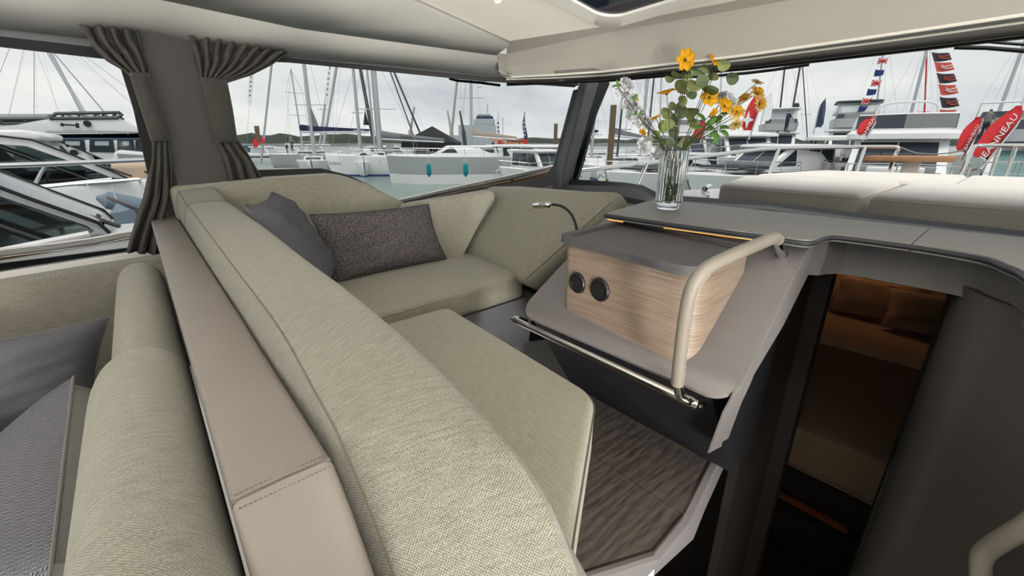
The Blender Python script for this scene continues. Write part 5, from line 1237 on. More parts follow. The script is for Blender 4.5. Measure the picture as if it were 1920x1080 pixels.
# ================================================================== BOAT BUILDERS (local frame: bow +x, waterline z 0)
def hullform(L, B, fb, rise=.25, flare=.80, plumb=.06, n=15, full=2.4):
    st = []
    for i in range(n):
        t = i / (n - 1); b = B / 2 * (1 - max(0, (t - .42) / .58) ** full); b = max(b, .012 * B)
        z = fb * (1 + rise * t ** 2); x = -L / 2 + L * t
        xw = -L / 2 + L * (1 - plumb) * t
        st.append((x, xw, b, z))
    return st
def hull(t, L, B, fb, m='gel_white', rise=.25, flare=.8, plumb=.06, full=2.4, stripe=None, boot=None, deck='gel_white', crown=.04, boot_h=.08):
    st = hullform(L, B, fb, rise, flare, plumb, full=full)
    rings = []
    for x, xw, b, z in st:
        bw = b * (flare if x < L * .3 else flare * (1 - .5 * (x - L * .3) / (L * .2)))
        half = [V((xw, bw * .75, -.35)), V((xw, bw * .97, 0)), V((lerp(xw, x, .5), lerp(bw, b, .55), z * .5)), V((x, b, z)), V((x - .02, b * .965, z + .05)), V((x - .03, b * .90, z + .05)), V((x - .03, b * .88, z - .02))]
        rings.append(half + [V((p.x, -p.y, p.z)) for p in half[::-1]])
    bm = NB(); loft(bm, rings, closed=False); 
    n = len(rings[0]); r0 = [bm.verts.new(p) for p in rings[0]]; bm.faces.new(r0)
    H = obj('hull', bm, m, t, local=True, ang=35)
    bm = NB(); sheet(bm, [[V((x - .03, y * b * .885, z - .01 + crown * B * (1 - y * y))) for y in (-1, -.5, 0, .5, 1)] for x, xw, b, z in st]); obj('deck', bm, deck, t, local=True)
    for band, z0, z1 in ((stripe, .62, .78), (boot, .0, boot_h)):
        if not band: continue
        for s in (1, -1):
            rows = []
            for zz in (z0, z1):
                rows.append([V((lerp(xw, x, zz), s * ((lerp(b * flare if x < L * .3 else b * flare * (1 - .5 * (x - L * .3) / (L * .2)), b, zz ** .8)) * 1.0 + .018), z * zz)) for x, xw, b, z in st])
            bm = NB(); sheet(bm, rows, .006); obj('stripe', bm, band, H, local=True)
    return st
def bilin(q, u, v): return q[0].lerp(q[1], u).lerp(q[3].lerp(q[2], u), v)
def pane(t, q, u0, u1, v0, v1, m='glass_boat', out=.012, name='window', frame=None):
    q = [V(p) for p in q]; n = (q[1] - q[0]).cross(q[3] - q[0]).normalized(); c = sum(q, V()) / 4
    pts = [bilin(q, *p) for p in ((u0, v0), (u1, v0), (u1, v1), (u0, v1))]
    if n.dot(V((c.x - t.get('_cx', 0), c.y, .2))) < 0: n = -n
    bm = NB(); prism(bm, [p + n * .002 for p in pts], n * out); w_ = obj(name, bm, m, t, local=True, sm=False)
    if frame:
        bm = NB()
        for a, b in zip(pts, pts[1:] + pts[:1]): tube(bm, [a + n * out, b + n * out], frame[1], 6)
        obj('window_frame', bm, frame[0], w_, local=True)
    return w_
def house(t, xa, xf, wb, z0, h, rake_f=.6, rake_a=.1, wt=None, m='gel_white', roof=None, over=.15, roofm='gel_white', fw=(.08, .92), panes_f=2, panes_s=3, glass='glass_boat', name='cabin', gv=(.12, .9), taper=.75, rthick=.12, solid=True):
    """cabin: aft x, forward x, half width; windows all round"""
    wt = wt or wb * .88; t['_cx'] = (xa + xf) / 2
    B0 = [V((xa, wb, z0)), V((xf, wb * taper, z0)), V((xf, -wb * taper, z0)), V((xa, -wb, z0))]
    T0 = [V((xa + rake_a, wt, z0 + h)), V((xf - rake_f, wt * .92, z0 + h)), V((xf - rake_f, -wt * .92, z0 + h)), V((xa + rake_a, -wt, z0 + h))]
    bm = NB(); hexa(bm, B0 + T0); bevel(bm, .04, 2); obj(name, bm, m, t, local=True)
    qf = [B0[2], B0[1], T0[1], T0[2]]
    for k in range(panes_f):
        a = fw[0] + (fw[1] - fw[0]) * k / panes_f; b = fw[0] + (fw[1] - fw[0]) * (k + 1) / panes_f - .02; pane(t, qf, a, b, *gv, glass, name='windscreen')
    for q in ([B0[0], B0[1], T0[1], T0[0]], [B0[3], B0[2], T0[2], T0[3]]):
        for k in range(panes_s):
            a = .05 + .88 * k / panes_s; b = .05 + .88 * (k + 1) / panes_s - .025; pane(t, q, a, b, gv[0] + .1, gv[1], glass)
    if roof is not None:
        pl = roundpoly([V((xa - over * 2, wt + over, 0)), V((xf - rake_f + over * 1.6, wt * .9 + over, 0)), V((xf - rake_f + over * 1.6, -wt * .9 - over, 0)), V((xa - over * 2, -wt - over, 0))], [.1, .5, .5, .1], 5)
        c = V(((xa + xf) / 2, 0, 0)); bm = NB()
        loft(bm, [[V((p.x, p.y, z0 + h)) for p in pl], [V((p.x, p.y, z0 + h + rthick * .6)) for p in pl], [V((lerp(p.x, c.x, .06), p.y * .93, z0 + h + rthick)) for p in pl], [V((lerp(p.x, c.x, .6), p.y * .4, z0 + h + rthick * 1.3)) for p in pl]]); obj('roof', bm, roofm, t, local=True, ang=50)
    return B0, T0
def rail(t, st, x0, x1, h, r=.018, m='steel', npost=5, k=.93, mid=True):
    L = []
    for s in (1, -1):
        pts = []
        for x, xw, b, z in st:
            if x0 <= x <= x1: pts.append(V((x - .05, s * b * k, z + h)))
        L.append(pts)
    ring = L[0] + [V((L[0][-1].x + .08, 0, L[0][-1].z))] + L[1][::-1]
    bm = NB(); tube(bm, smooth(ring, 3), r, 6); o = obj('rail', bm, m, t, local=True)
    if mid: bm = NB(); tube(bm, smooth([p - V((0, 0, h * .5)) for p in ring], 3), r * .5, 5); obj('rail_wire', bm, m, t, local=True)
    for pts in L:
        for i in range(npost):
            p = pts[min(len(pts) - 1, int(i * (len(pts) - 1) / max(1, npost - 1)))]; bm = NB(); tube(bm, [p - V((.05, 0, h)), p], r * .8, 6); obj('stanchion', bm, m, t, local=True)
def fly(t, xa, xf, w_, z, h=.55, m='gel_white', screen='glass_boat', sh=.4, name='flybridge'):
    pl = roundpoly([V((xa, w_, 0)), V((xf, w_ * .8, 0)), V((xf, -w_ * .8, 0)), V((xa, -w_, 0))], [.1, .5, .5, .1], 5); c = V(((xa + xf) / 2, 0, 0))
    bm = NB(); loft(bm, [[V((p.x, p.y, z)) for p in pl], [V((lerp(p.x, c.x, -.05), p.y * 1.05, z + h)) for p in pl], [V((lerp(p.x, c.x, .0), p.y * .96, z + h)) for p in pl], [V((lerp(p.x, c.x, .05), p.y * .9, z + .1)) for p in pl]]); obj(name, bm, m, t, local=True)
    if screen:
        q = [p for p in pl if p.x > (xa + xf * 2) / 3]; bm = NB()
        sheet(bm, [[V((p.x * 1.0, p.y, z + h)) for p in q], [V((lerp(p.x, c.x, .12), p.y * .95, z + h + sh)) for p in q]], .015); obj('fly_screen', bm, screen, t, local=True)
def bpad(t, c, s, m='pad_dark', r=.04, name='deck_cushion'):
    x, y, z = c; a, b, d = [k / 2 for k in s]; bm = NB()
    pad(bm, [(x - a, y - b, z - d), (x + a, y - b, z - d), (x + a, y + b, z - d), (x - a, y + b, z - d), (x - a, y - b, z + d), (x + a, y - b, z + d), (x + a, y + b, z + d), (x - a, y + b, z + d)], r, 3); obj(name, bm, m, t, local=True)
def boatat(name, label, cat, bow, stern, group):
    """bow / stern: waterline points as world vectors"""
    c = (bow + stern) / 2; d = bow - stern; t = thing(name, label, cat, (c.x, c.y, WZ), math.atan2(d.y, d.x), group); return t, d.length
def wl(px, dist): return ground(px, dist)
def facing(px, dist, L, turn=0):
    """boat lying bow towards the camera at px, turned by an angle"""
    b = wl(px, dist); d = (b - CAM); d.z = 0; d = Matrix.Rotation(R(turn), 3, 'Z') @ d.normalized(); return b, b + d * L
GM, GSB = 'motor boats in the marina', 'sailing yachts in the marina'
def mast(t, x, h, z0=1.0, r=.09, m='alu', spread=(.45, .72), sw=.9, rake=0, stays=True, B=3, L=10, radar=False, y=0):
    top_ = V((x - rake, y, z0 + h)); base = V((x, y, z0)); bm = NB(); tube(bm, [base, top_], [r, r * .75], 10); M = obj('mast', bm, m, t, local=True)
    for s in spread:
        p = base.lerp(top_, s); bm = NB(); tube(bm, [p + V((0, sw, .05)), p, p + V((0, -sw, .05))], r * .3, 6); obj('spreader', bm, m, M, local=True)
    if stays:
        for q in ((V((x - .3, B / 2, .9))), V((x - .3, -B / 2, .9)), V((L / 2, 0, 1.1)), V((-L / 2, 0, 1.0))):
            bm = NB()
            if abs(q.y) > .1:
                mids = [base.lerp(top_, s) + V((0, math.copysign(sw, q.y), .05)) for s in spread]; tube(bm, [q] + mids + [top_], .011, 4)
            else: tube(bm, [q, top_], .011, 4)
            obj('stay', bm, 'wire_grey', t, local=True)
    if radar:
        p = base.lerp(top_, .38) + V((.3, 0, 0)); bm = NB(); lathe(bm, [(0, -.1), (.28, -.1), (.3, 0), (.26, .1), (0, .12)], p, 14); obj('radar_dome', bm, 'gel_white', t, local=True)
    return base, top_
def boom(t, x, l, z, cover='canvas_grey', r=.16, sag=.0, lift=.0):
    a, b = V((x - .1, 0, z)), V((x - l, 0, z + lift)); bm = NB(); tube(bm, [a, b], .07, 8); Bm = obj('boom', bm, 'alu', t, local=True)
    if cover:
        rings = []
        for k in range(9):
            s = k / 8; p = a.lerp(b, s); hh = lerp(.55, .16, s ** .8); wv = lerp(.2, .11, s); rings.append([p + V((0, wv * math.cos(th_), .05 + hh * (.5 + .5 * math.sin(th_)) - .1)) for th_ in [2 * math.pi * i / 10 for i in range(10)]])
        bm = NB(); loft(bm, rings); obj('sail_cover', bm, cover, t, local=True)
def furled(t, x0, z0, top_, r=.09, m='white_cloth'):
    bm = NB(); tube(bm, [V((x0, 0, z0)), V((x0, 0, z0)).lerp(top_, .5), V((x0, 0, z0)).lerp(top_, .93)], [r, r, r * .4], 8); obj('furled_jib', bm, m, t, local=True)
def sailer(label, bow, stern, B=3.2, fb=1.05, hm='gel_white', mh=13, mastx=.1, cover='canvas_grey', hood='canvas_grey', jib=True, boot='anti_blue', mm='alu', rake=.0, radar=False, lines=True, stripe=None, mr=.09):
    t, L = boatat('sailing_yacht', label, 'sailing boat', bow, stern, GSB)
    st = hull(t, L, B, fb, hm, .12, .85, .05, 1.8, stripe, boot)
    house(t, -L * .08, L * .22, B * .28, fb + .05, .38, .5, .1, panes_f=1, panes_s=3, gv=(.2, .8))
    rail(t, st, -L * .5, L * .5, .55, .016, npost=6)
    b, tp = mast(t, L * mastx, mh, fb + .3, mr, mm, B=B, L=L, rake=rake, radar=radar)
    if cover: boom(t, L * mastx, L * .38, fb + 1.25, cover)
    if jib: furled(t, L * .46, fb + .3, tp)
    if hood:
        bm = NB(); rings = []
        for k in range(7):
            a = R(180 * k / 6); rings.append(V((0, -B * .3 * math.cos(a), .75 * math.sin(a) ** .7)))
        sheet(bm, [[V((-L * .07, p.y * .85, fb + .35 + p.z * .25)) for p in rings], [V((-L * .11, p.y, fb + .35 + p.z)) for p in rings], [V((-L * .16, p.y, fb + .35 + p.z)) for p in rings]], .02); obj('spray_hood', bm, hood, t, local=True)
    bm = NB(); tube(bm, [V((-L * .36 + .0, .45 * math.cos(a * .3927), fb + .75 + .45 * math.sin(a * .3927))) for a in range(16)], .02, 5, closed=True); obj('wheel', bm, 'steel', t, local=True)
    return t, L, st
def person(label, loc, h=1.75, face=0, shirt='shirt_white', legs='jeans', arm=.35, lean=0, sit=False, hair='hair_dark', arm2=None):
    """one continuous skinned body, clothes by face material; feet at loc"""
    arm2 = arm if arm2 is None else arm2; s = h / 1.75
    v = [(0, 0, .95), (0, 0, 1.12), (0, 0, 1.36), (0, 0, 1.47), (0, 0, 1.56), (.01, 0, 1.66), (0, .17, 1.40), (.06 + arm * .1, .24, 1.14), (.10 + arm * .6, .22, .93 + arm * .35), (.13 + arm * .75, .20, .86 + arm * .45), (0, -.17, 1.40), (.06 + arm2 * .1, -.24, 1.14), (.10 + arm2 * .6, -.22, .93 + arm2 * .35), (.13 + arm2 * .75, -.20, .86 + arm2 * .45), (0, .09, .88), (.02, .10, .50), (-.02, .11, .09), (.13, .12, .03), (0, -.09, .88), (.02, -.10, .50), (-.02, -.11, .09), (.13, -.12, .03)]
    e = [(0, 1), (1, 2), (2, 3), (3, 4), (4, 5), (2, 6), (6, 7), (7, 8), (8, 9), (2, 10), (10, 11), (11, 12), (12, 13), (0, 14), (14, 15), (15, 16), (16, 17), (0, 18), (18, 19), (19, 20), (20, 21)]
    rad = [.14, .135, .15, .06, .075, .09, .065, .05, .04, .035, .065, .05, .04, .035, .095, .07, .045, .04, .095, .07, .045, .04]
    me = bpy.data.meshes.new('person'); me.from_pydata([(x * s + lean * z * s, y * s, z * s) for x, y, z in v], e, []); o = bpy.data.objects.new('person', me); COL.objects.link(o)
    md = o.modifiers.new('skin', 'SKIN'); 
    for k, r in enumerate(rad): me.skin_vertices[0].data[k].radius = (r * s * .95, r * s * (1.25 if k in (0, 1, 2) else 1))
    me.skin_vertices[0].data[0].use_root = True; o.modifiers.new('sub', 'SUBSURF').levels = 1
    dg = bpy.context.evaluated_depsgraph_get(); m2 = bpy.data.meshes.new_from_object(o.evaluated_get(dg)); bpy.data.objects.remove(o)
    m2.materials.clear()
    for q in (shirt, legs, 'skin', hair, 'black_rubber'): m2.materials.append(MATS[q])
    for f in m2.polygons:
        c = f.center / s; z = c.z
        f.material_index = 1 if .07 < z < .96 and abs(c.y) < .19 and c.x < .12 + lean else 0 if .9 <= z < 1.46 else 2
        if z <= .07: f.material_index = 4
        if z >= 1.46: f.material_index = 3 if (z > 1.68 or (c.x - lean * z < -.01 and z > 1.54)) else 2
        if abs(c.y) > .185 and z < 1.12: f.material_index = 2
    m2.shade_smooth(); m2.name = 'person'
    o = bpy.data.objects.new('person', m2); COL.objects.link(o); o.location = loc; o.rotation_euler = (0, 0, face)
    return tag(o, label, 'person', 'visitors at the boat show')
def banner(label, base, h, w_, m='red_cloth', word=None, side=1, lean=.0, wm='white_cloth', group='feather banners', emblem=False):
    """feather flag: pole with a curved sail-shaped cloth, facing the camera side"""
    t = thing('feather_flag', label, 'flag', base, YAW, group)
    bm = NB(); pts = [V((lean * k / 10 * h - (side * w_ * .55 * max(0, (k - 7) / 3) ** 2 if k > 7 else 0), 0, h * k / 10)) for k in range(11)]; tube(bm, pts, [.03] * 8 + [.02, .015, .01], 6); obj('pole', bm, 'steel', t, local=True)
    rows = []
    for k in range(2, 11):
        s = k / 10; p = pts[k]; ww = w_ * (1 - max(0, (s - .62) / .38) ** 2.2) * (1 if s > .28 else .75 + .25 * (s - .2) / .08)
        rows.append([p + V((-side * ww * u, .06 * math.sin(5 * u + 4 * s), 0)) for u in (0, .25, .5, .75, 1)])
    bm = NB(); sheet(bm, rows, .008); c = obj('cloth', bm, m, t, local=True)
    if word:
        M = Matrix.Translation((-side * w_ * .48 + lean * h * .5, -.09, h * .52)) @ Matrix.Rotation(math.pi / 2, 4, 'X') @ Matrix.Rotation(math.pi / 2 - lean * .9, 4, 'Z'); text(word, w_ * .40, wm, c, M, extrude=.004)
    if emblem:
        bm = NB(); prism(bm, [V((-side * w_ * .5 + (.22 if k % 2 == 0 else .09) * math.cos(k * math.pi / 4), -.09, h * .42 + (.30 if k % 2 == 0 else .1) * math.sin(k * math.pi / 4))) for k in range(8)], (0, .01, 0)); obj('star_mark', bm, wm, c, local=True)
    return t
def pennant(label, a, b, drop, m, group, wm=None, mark=None):
    """small flag flying from its hoist edge a(top)-b(bottom) towards the right"""
    t = thing('signal_flag', label, 'flag', b, YAW, group); h = (a - b).length; l = drop
    off = RT.dot(a - b); rows = []
    for i in range(5):
        s = i / 4; rows.append([V((off * s + l * u * (1 - .0 * u), .05 * l * math.sin(6 * u + s), h * s * (1 - .25 * u) + h * .12 * u - .04 * l * math.sin(4 * u))) for u in (0, .2, .4, .6, .8, 1)])
    bm = NB(); sheet(bm, rows, .004); c = obj('cloth', bm, m, t, local=True)
    if wm:
        for k in range(2 if mark != 'cross' else 0):
            bm = NB(); tube(bm, [V((l * u, -.06 * l + .05 * l * math.sin(6 * u), h * (.35 + .22 * k) + .09 * h * math.sin(9 * u + k))) for u in (.15, .3, .45, .6, .75)], h * .045, 5); obj('print_stroke', bm, wm, c, local=True)
        if mark == 'cross':
            for (u0, v0, u1, v1) in ((0, .5, 1, .5), (.5, 0, .5, 1), (0, 0, 1, 1), (0, 1, 1, 0)):
                bm = NB(); tube(bm, [V((off * lerp(v0, v1, s) + l * lerp(u0, u1, s), -.06 * l, h * lerp(v0, v1, s) * .85 + .05 * h)) for s in (0, .5, 1)], h * .07, 5); obj('print_stroke', bm, wm, c, local=True)
    return t

# ================================================================== NEIGHBOURS TO PORT
def Hp(px, py, d):
    r = ray(px, py); return CAM + r * (d / r.dot(FH))
glassmat('boat_glass', (.50, .56, .56), .10)
def cruiser(label, xn, xf, frame_o, frame_i, glass_b, deck_px, hullx, lab_h, bowY, sternY, roof=None, pill=None, stripe=None, padm=None):
    """motor cruiser lying alongside: near house side in the plane X = xn, far side at X = xf, bow forward"""
    P = lambda p: Xp(p[0], p[1], xn)
    O, I, G = [P(p) for p in frame_o], [P(p) for p in frame_i], [P(p) for p in glass_b]
    dz = Xp(*deck_px, xn).z
    t = thing('motor_cruiser', label, 'motor boat', ((xn + xf) / 2, O[-1].y, WZ), 0, GM)
    far = lambda q: [V((xf, p.y, p.z)) for p in q]
    B = hullx[1] - hullx[0]; cx = sum(hullx) / 2
    ys = [sternY, lerp(sternY, bowY, .35), lerp(sternY, bowY, .6), lerp(sternY, bowY, .8), lerp(sternY, bowY, .93), bowY]; bs = [.46, .5, .49, .40, .22, .02]
    rings = []
    for y, b in zip(ys, bs):
        z = dz - .06 + .10 * (y - O[-1].y) / (bowY - sternY); h = [V((cx + B * b * .8, y * .97 + bowY * .0, WZ - .2)), V((cx + B * b * .92, y, WZ + (z - WZ) * .45)), V((cx + B * b, y, z - .06)), V((cx + B * b * .97, y, z)), V((cx + B * b * .8, y, z + .03))]
        rings.append(h + [V((2 * cx - p.x, p.y, p.z)) for p in h[::-1]])
    bm = NB(); loft(bm, rings, closed=True); H = obj('hull', bm, 'gel_white', t, ang=35)
    if stripe:
        bm = NB(); sheet(bm, [[V((r[1].x + .01 + (r[2].x - r[1].x) * s, r[1].y, lerp(r[1].z, r[2].z, s))) for r in rings] for s in stripe], .01); obj('stripe', bm, 'stripe_pink', H)
        bm = NB(); sheet(bm, [[V((lerp(r[0].x, r[1].x, s) + .012, r[1].y, lerp(r[0].z, r[1].z, s))) for r in rings] for s in (.28, .5)], .01); obj('boot_stripe', bm, 'seal_black', H)
    for s, q in ((1, lambda a: a), (-1, far)):
        o_, i_, g_ = q(O), q(I), q(G); e = V((.05 * s, 0, 0))
        bm = NB(); prism(bm, o_ + i_[::-1], -e * 1.2); bevel(bm, .012, 2); obj('windscreen_frame', bm, 'gel_white', t)
        bm = NB(); prism(bm, i_ + g_, -e * .3); obj('side_glass', bm, 'boat_glass', t, sm=False)
        bm = NB(); tube(bm, [p + e * .2 for p in g_], .02, 6); obj('sill_moulding', bm, 'gel_white', t)
        bm = NB(); tube(bm, [p + e * .4 for p in o_], .012, 6); obj('edge_trim', bm, 'seal_black', t)
    bm = NB(); sheet(bm, [[p for p in O], far(O)], .012); obj('windscreen', bm, 'boat_glass', t, sm=False)
    if pill:
        for s in (0, 1):
            a, b = [P(p) for p in pill]; x = V((xf - xn, 0, 0)) * s; bm = NB(); tube(bm, [a + x + V((-.03, 0, 0)), b + x + V((-.03, 0, 0))], .035, 6); obj('window_pillar', bm, 'alu_dark', t)
    if roof:
        r = [P(p) for p in roof]; bm = NB(); prism(bm, r, (xf - xn, 0, 0)); bevel(bm, .06, 3); obj('roof', bm, 'gel_white', t)
    # dark cockpit inside
    bm = NB(); y1 = O[-1].y - .5; bx0, bx1 = sorted((xn - .12, xf + .12)); hexa(bm, [(bx0, sternY + .5, dz - .02), (bx1, sternY + .5, dz - .02), (bx1, y1, dz - .02), (bx0, y1, dz - .02), (bx0, sternY + .5, dz + .04), (bx1, sternY + .5, dz + .04), (bx1, y1, dz + .04), (bx0, y1, dz + .04)]); obj('cockpit_floor', bm, 'pad_dark', t, sm=False)
    for k in range(2):
        y = y1 - .9 - k * .9; bm = NB(); pad(bm, [(bx0 + .2, y, dz), (bx1 - .2, y, dz), (bx1 - .2, y + .35, dz), (bx0 + .2, y + .35, dz), (bx0 + .2, y - .1, dz + .45), (bx1 - .2, y - .1, dz + .45), (bx1 - .2, y + .1, dz + .45), (bx0 + .2, y + .1, dz + .45)], .06, 3); obj('seat', bm, ('pad_grey', 'gel_cream')[k], t)
    # wipers at the foot of the screen
    f = O[-1]; bm = NB(); tube(bm, [f + V((-.1, .05, .02)), f + V((-.25, -.15, .12)), f + V((-.35, -.5, .28))], .014, 6); obj('wiper', bm, 'black_plastic', t); bm = NB(); tube(bm, [f + V((-.3, .3, .0)), f + V((-.5, .12, .10)), f + V((-.9, .0, .14))], .014, 6); obj('wiper', bm, 'black_plastic', t)
    return t, dz, cx, B
t1, dz1, cx1, B1 = cruiser('nearest motor cruiser alongside to port, raked windscreen with white frame', -3.7, -4.35, [(-160, 290), (-60, 328), (60, 373), (185, 417), (206, 436)], [(-160, 312), (-60, 347), (60, 388), (165, 424), (176, 434)], [(168, 437), (60, 458), (-60, 482), (-160, 500)], (200, 440), (-4.85, -3.2), '', .75, -9.5, pill=((-60, 402), (98, 456)))
t2, dz2, cx2, B2 = cruiser('white motor cruiser with pink stripe behind the nearest one to port', -7.6, -9.8, [(-40, 250), (60, 262), (140, 292), (222, 326), (238, 334)], [(-40, 268), (50, 274), (130, 302), (205, 331), (215, 334)], [(210, 335), (120, 345), (20, 354), (-60, 360)], (240, 335), (-10.3, -7.1), '', 1.35, -10.0, roof=[(-140, 243), (40, 243), (78, 250), (82, 262), (60, 266), (-140, 268)], pill=((-20, 268), (178, 341)), stripe=(.25, .62))
RR = thing('cruiser_bow_rail', 'long steel side rail of the pink-striped cruiser', 'rail', Xp(140, 330, -7.2), group=None)
bm = NB(); tube(bm, [Xp(-80, 316, -7.15), Xp(0, 310.5, -7.15), Xp(80, 308, -7.15), Xp(290, 299, -7.15)], .028, 8); obj('top_tube', bm, 'steel', RR)
for a, b in (((84, 310), (52, 372)), ((-60, 315), (-90, 380)), ((262, 336), (272, 368))): bm = NB(); tube(bm, [Xp(*a, -7.15), Xp(*b, -7.1)], .016, 8); obj('stanchion', bm, 'steel', RR)
bm = NB(); tube(bm, [Xp(-80, 368, -7.08), Xp(130, 346, -7.08), Xp(262, 336, -7.08)], .022, 6); obj('toe_rail', bm, 'steel', RR)
bm = NB(); a = Xp(262, 318, -8.4); pad(bm, [a + V((-.4, -.3, -.14)), a + V((.4, -.3, -.14)), a + V((.4, .8, -.14)), a + V((-.4, .8, -.14)), a + V((-.4, -.3, .1)), a + V((.4, -.3, .1)), a + V((.4, .8, .1)), a + V((-.4, .8, .1))], .06, 4); tag(obj('deck_cushion', bm, 'pad_tan'), 'tan deck cushion on the pink-striped cruiser', 'cushion')
for px, py, x, r, l, tilt, lab in ((248, 385, -6.6, .10, .50, 1.0, 'grey-blue fender hanging askew between the port neighbours'), (243, 424, -6.3, .10, .42, .1, 'lower grey-blue fender beside the nearest cruiser')):
    c = Xp(px, py, x); d = V((0, math.sin(tilt), -math.cos(tilt) * .6)).normalized(); t = thing('fender', lab, 'fender', c, group='grey fenders'); bm = NB(); tube(bm, [c - d * l * .6, c - d * l * .5, c - d * l * .42, c, c + d * l * .42, c + d * l * .5], [.02, .06, r, r * 1.05, r, .05], 14); obj('body', bm, 'fender_blue', t); bm = NB(); tube(bm, [c - d * l * .55, c - d * l * .7 + V((0, 0, .15))], .006, 5); obj('line', bm, 'rope_white', t)
# flybridge yacht further out
FX = -17.5
t = thing('flybridge_yacht', 'white flybridge yacht with slate blue band and black roof rack to port', 'motor boat', Xp(170, 330, FX), 0, GM)
X3 = lambda x, y: Xp(x, y, FX)
def wprism(t, pts, dx, m, name, bev=.05, **k):
    bm = NB(); prism(bm, [X3(*p) for p in pts], (dx, 0, 0))
    if bev: bevel(bm, bev, 2)
    return obj(name, bm, m, t, **k)
wprism(t, [(-160, 246), (20, 240), (85, 228), (92, 221), (220, 221), (240, 228), (285, 252), (285, 262), (-160, 262)], -4.2, 'gel_white', 'flybridge')
wprism(t, [(70, 250), (285, 248), (285, 263), (70, 262)], -4.4, 'gel_blue', 'blue_band', .03)
wprism(t, [(-160, 260), (285, 262), (285, 300), (-160, 300)], -4.2, 'gel_white', 'cabin')
wprism(t, [(-200, 296), (290, 296), (300, 330), (290, 372), (-200, 372)], -4.6, 'gel_white', 'hull', .05)
for a, b in ((113, 158), (168, 212), (220, 250), (254, 282)):
    bm = NB(); prism(bm, [X3(a, 261.5), X3(b, 261.5), X3(b + 4, 286), X3(a, 285)], (.03, 0, 0)); w_ = obj('window', bm, 'glass_boat', t, sm=False); bm = NB(); prism(bm, [X3(a + 10, 265) + V((.032, 0, 0)), X3(b - 8, 265) + V((.032, 0, 0)), X3(b - 8, 273) + V((.032, 0, 0)), X3(a + 10, 273) + V((.032, 0, 0))], (.01, 0, 0)); obj('blind', bm, 'glass_pale', w_, sm=False)
bm = NB(); tube(bm, [X3(88, 248), X3(88, 246.5), X3(180, 246), X3(290, 249)], .03, 6); obj('fly_rail', bm, 'steel', t)
for x in (88, 140, 190, 240): bm = NB(); tube(bm, [X3(x, 252), X3(x, 246)], .025, 6); obj('fly_stanchion', bm, 'steel', t)
for dx in (0, -3): 
    bm = NB(); e = V((dx, 0, 0)); tube(bm, [X3(92, 222) + e, X3(105, 213) + e, X3(225, 211) + e, X3(229, 214) + e, X3(220, 221) + e, X3(92, 222) + e], .05, 6); obj('rack_frame', bm, 'alu_dark', t)
for x in (120, 150, 180, 195, 215): bm = NB(); tube(bm, [X3(x, 212.5), X3(x, 212.5) + V((-3, 0, 0))], .04, 5); obj('rack_bar', bm, 'alu_dark', t); bm = NB(); tube(bm, [X3(x, 212.5), X3(x - 4, 221)], .03, 5); obj('rack_leg', bm, 'alu_dark', t)
bm = NB(); tube(bm, [X3(118, 233.5) + V((.08, 0, 0)), X3(145, 235) + V((.08, 0, 0))], .025, 6); tube(bm, [X3(117, 231) + V((.08, 0, 0)), X3(117, 237) + V((.08, 0, 0))], .035, 6); tube(bm, [X3(145, 231) + V((.08, 0, 0)), X3(146, 240) + V((.08, 0, 0))], .035, 6); obj('fly_handle', bm, 'black_plastic', t)
bm = NB(); lathe(bm, [(0, 0), (.085, 0), (.085, .06), (0, .06)], (0, 0, 0), 14); bmesh.ops.transform(bm, matrix=Matrix.Translation(X3(164, 232)) @ Matrix.Rotation(R(90), 4, 'Y'), verts=bm.verts[:]); obj('round_port', bm, 'black_plastic', t)
# grey flybridge hardtop at the far left edge
t = thing('motor_cruiser', 'grey-topped boat with black rail frame at far left edge', 'motor boat', Xp(30, 300, -24), 0, GM)
X4 = lambda x, y: Xp(x, y, -24)
bm = NB(); prism(bm, [X4(-120, 213), X4(96, 213), X4(78, 226), X4(-120, 228)], (-4, 0, 0)); bevel(bm, .05, 2); obj('hardtop', bm, 'gel_grey', t)
bm = NB(); tube(bm, [X4(-100, 224), X4(84, 223)], .07, 6); tube(bm, [X4(-100, 232), X4(60, 231)], .05, 6); obj('rail', bm, 'alu_dark', t)
for x in (-40, 0, 45, 78): bm = NB(); tube(bm, [X4(x, 222), X4(x + 5, 234)], .06, 6); obj('rail_post', bm, 'alu_dark', t)
bm = NB(); prism(bm, [X4(-160, 234), X4(70, 232), X4(75, 300), X4(-160, 300)], (-4.5, 0, 0)); bevel(bm, .05, 2); obj('cabin', bm, 'gel_white', t)
# small white boat with tilted hatch between them
t = thing('motor_cruiser', 'small white boat with raised wedge screen beside the curtain', 'motor boat', Xp(250, 330, -13), 0, GM); X5 = lambda x, y: Xp(x, y, -13)
bm = NB(); prism(bm, [X5(190, 304), X5(216, 300), X5(213, 287), X5(222, 282.5), X5(300, 290), X5(300, 318), X5(190, 318)], (-2.4, 0, 0)); bevel(bm, .03, 2); obj('cabin', bm, 'gel_white', t)
bm = NB(); prism(bm, [X5(231, 301), X5(266, 302), X5(272, 312), X5(238, 311)], (.02, 0, 0)); obj('window', bm, 'glass_teal', t, sm=False)
bm = NB(); prism(bm, [X5(219, 288), X5(300, 293), X5(300, 299), X5(222, 299)], (.015, 0, 0)); obj('window', bm, 'pad_grey', t, sm=False)
bm = NB(); prism(bm, [X5(150, 312), X5(300, 316), X5(300, 366), X5(150, 366)], (-3, 0, 0)); bevel(bm, .05, 2); obj('hull', bm, 'gel_white', t)
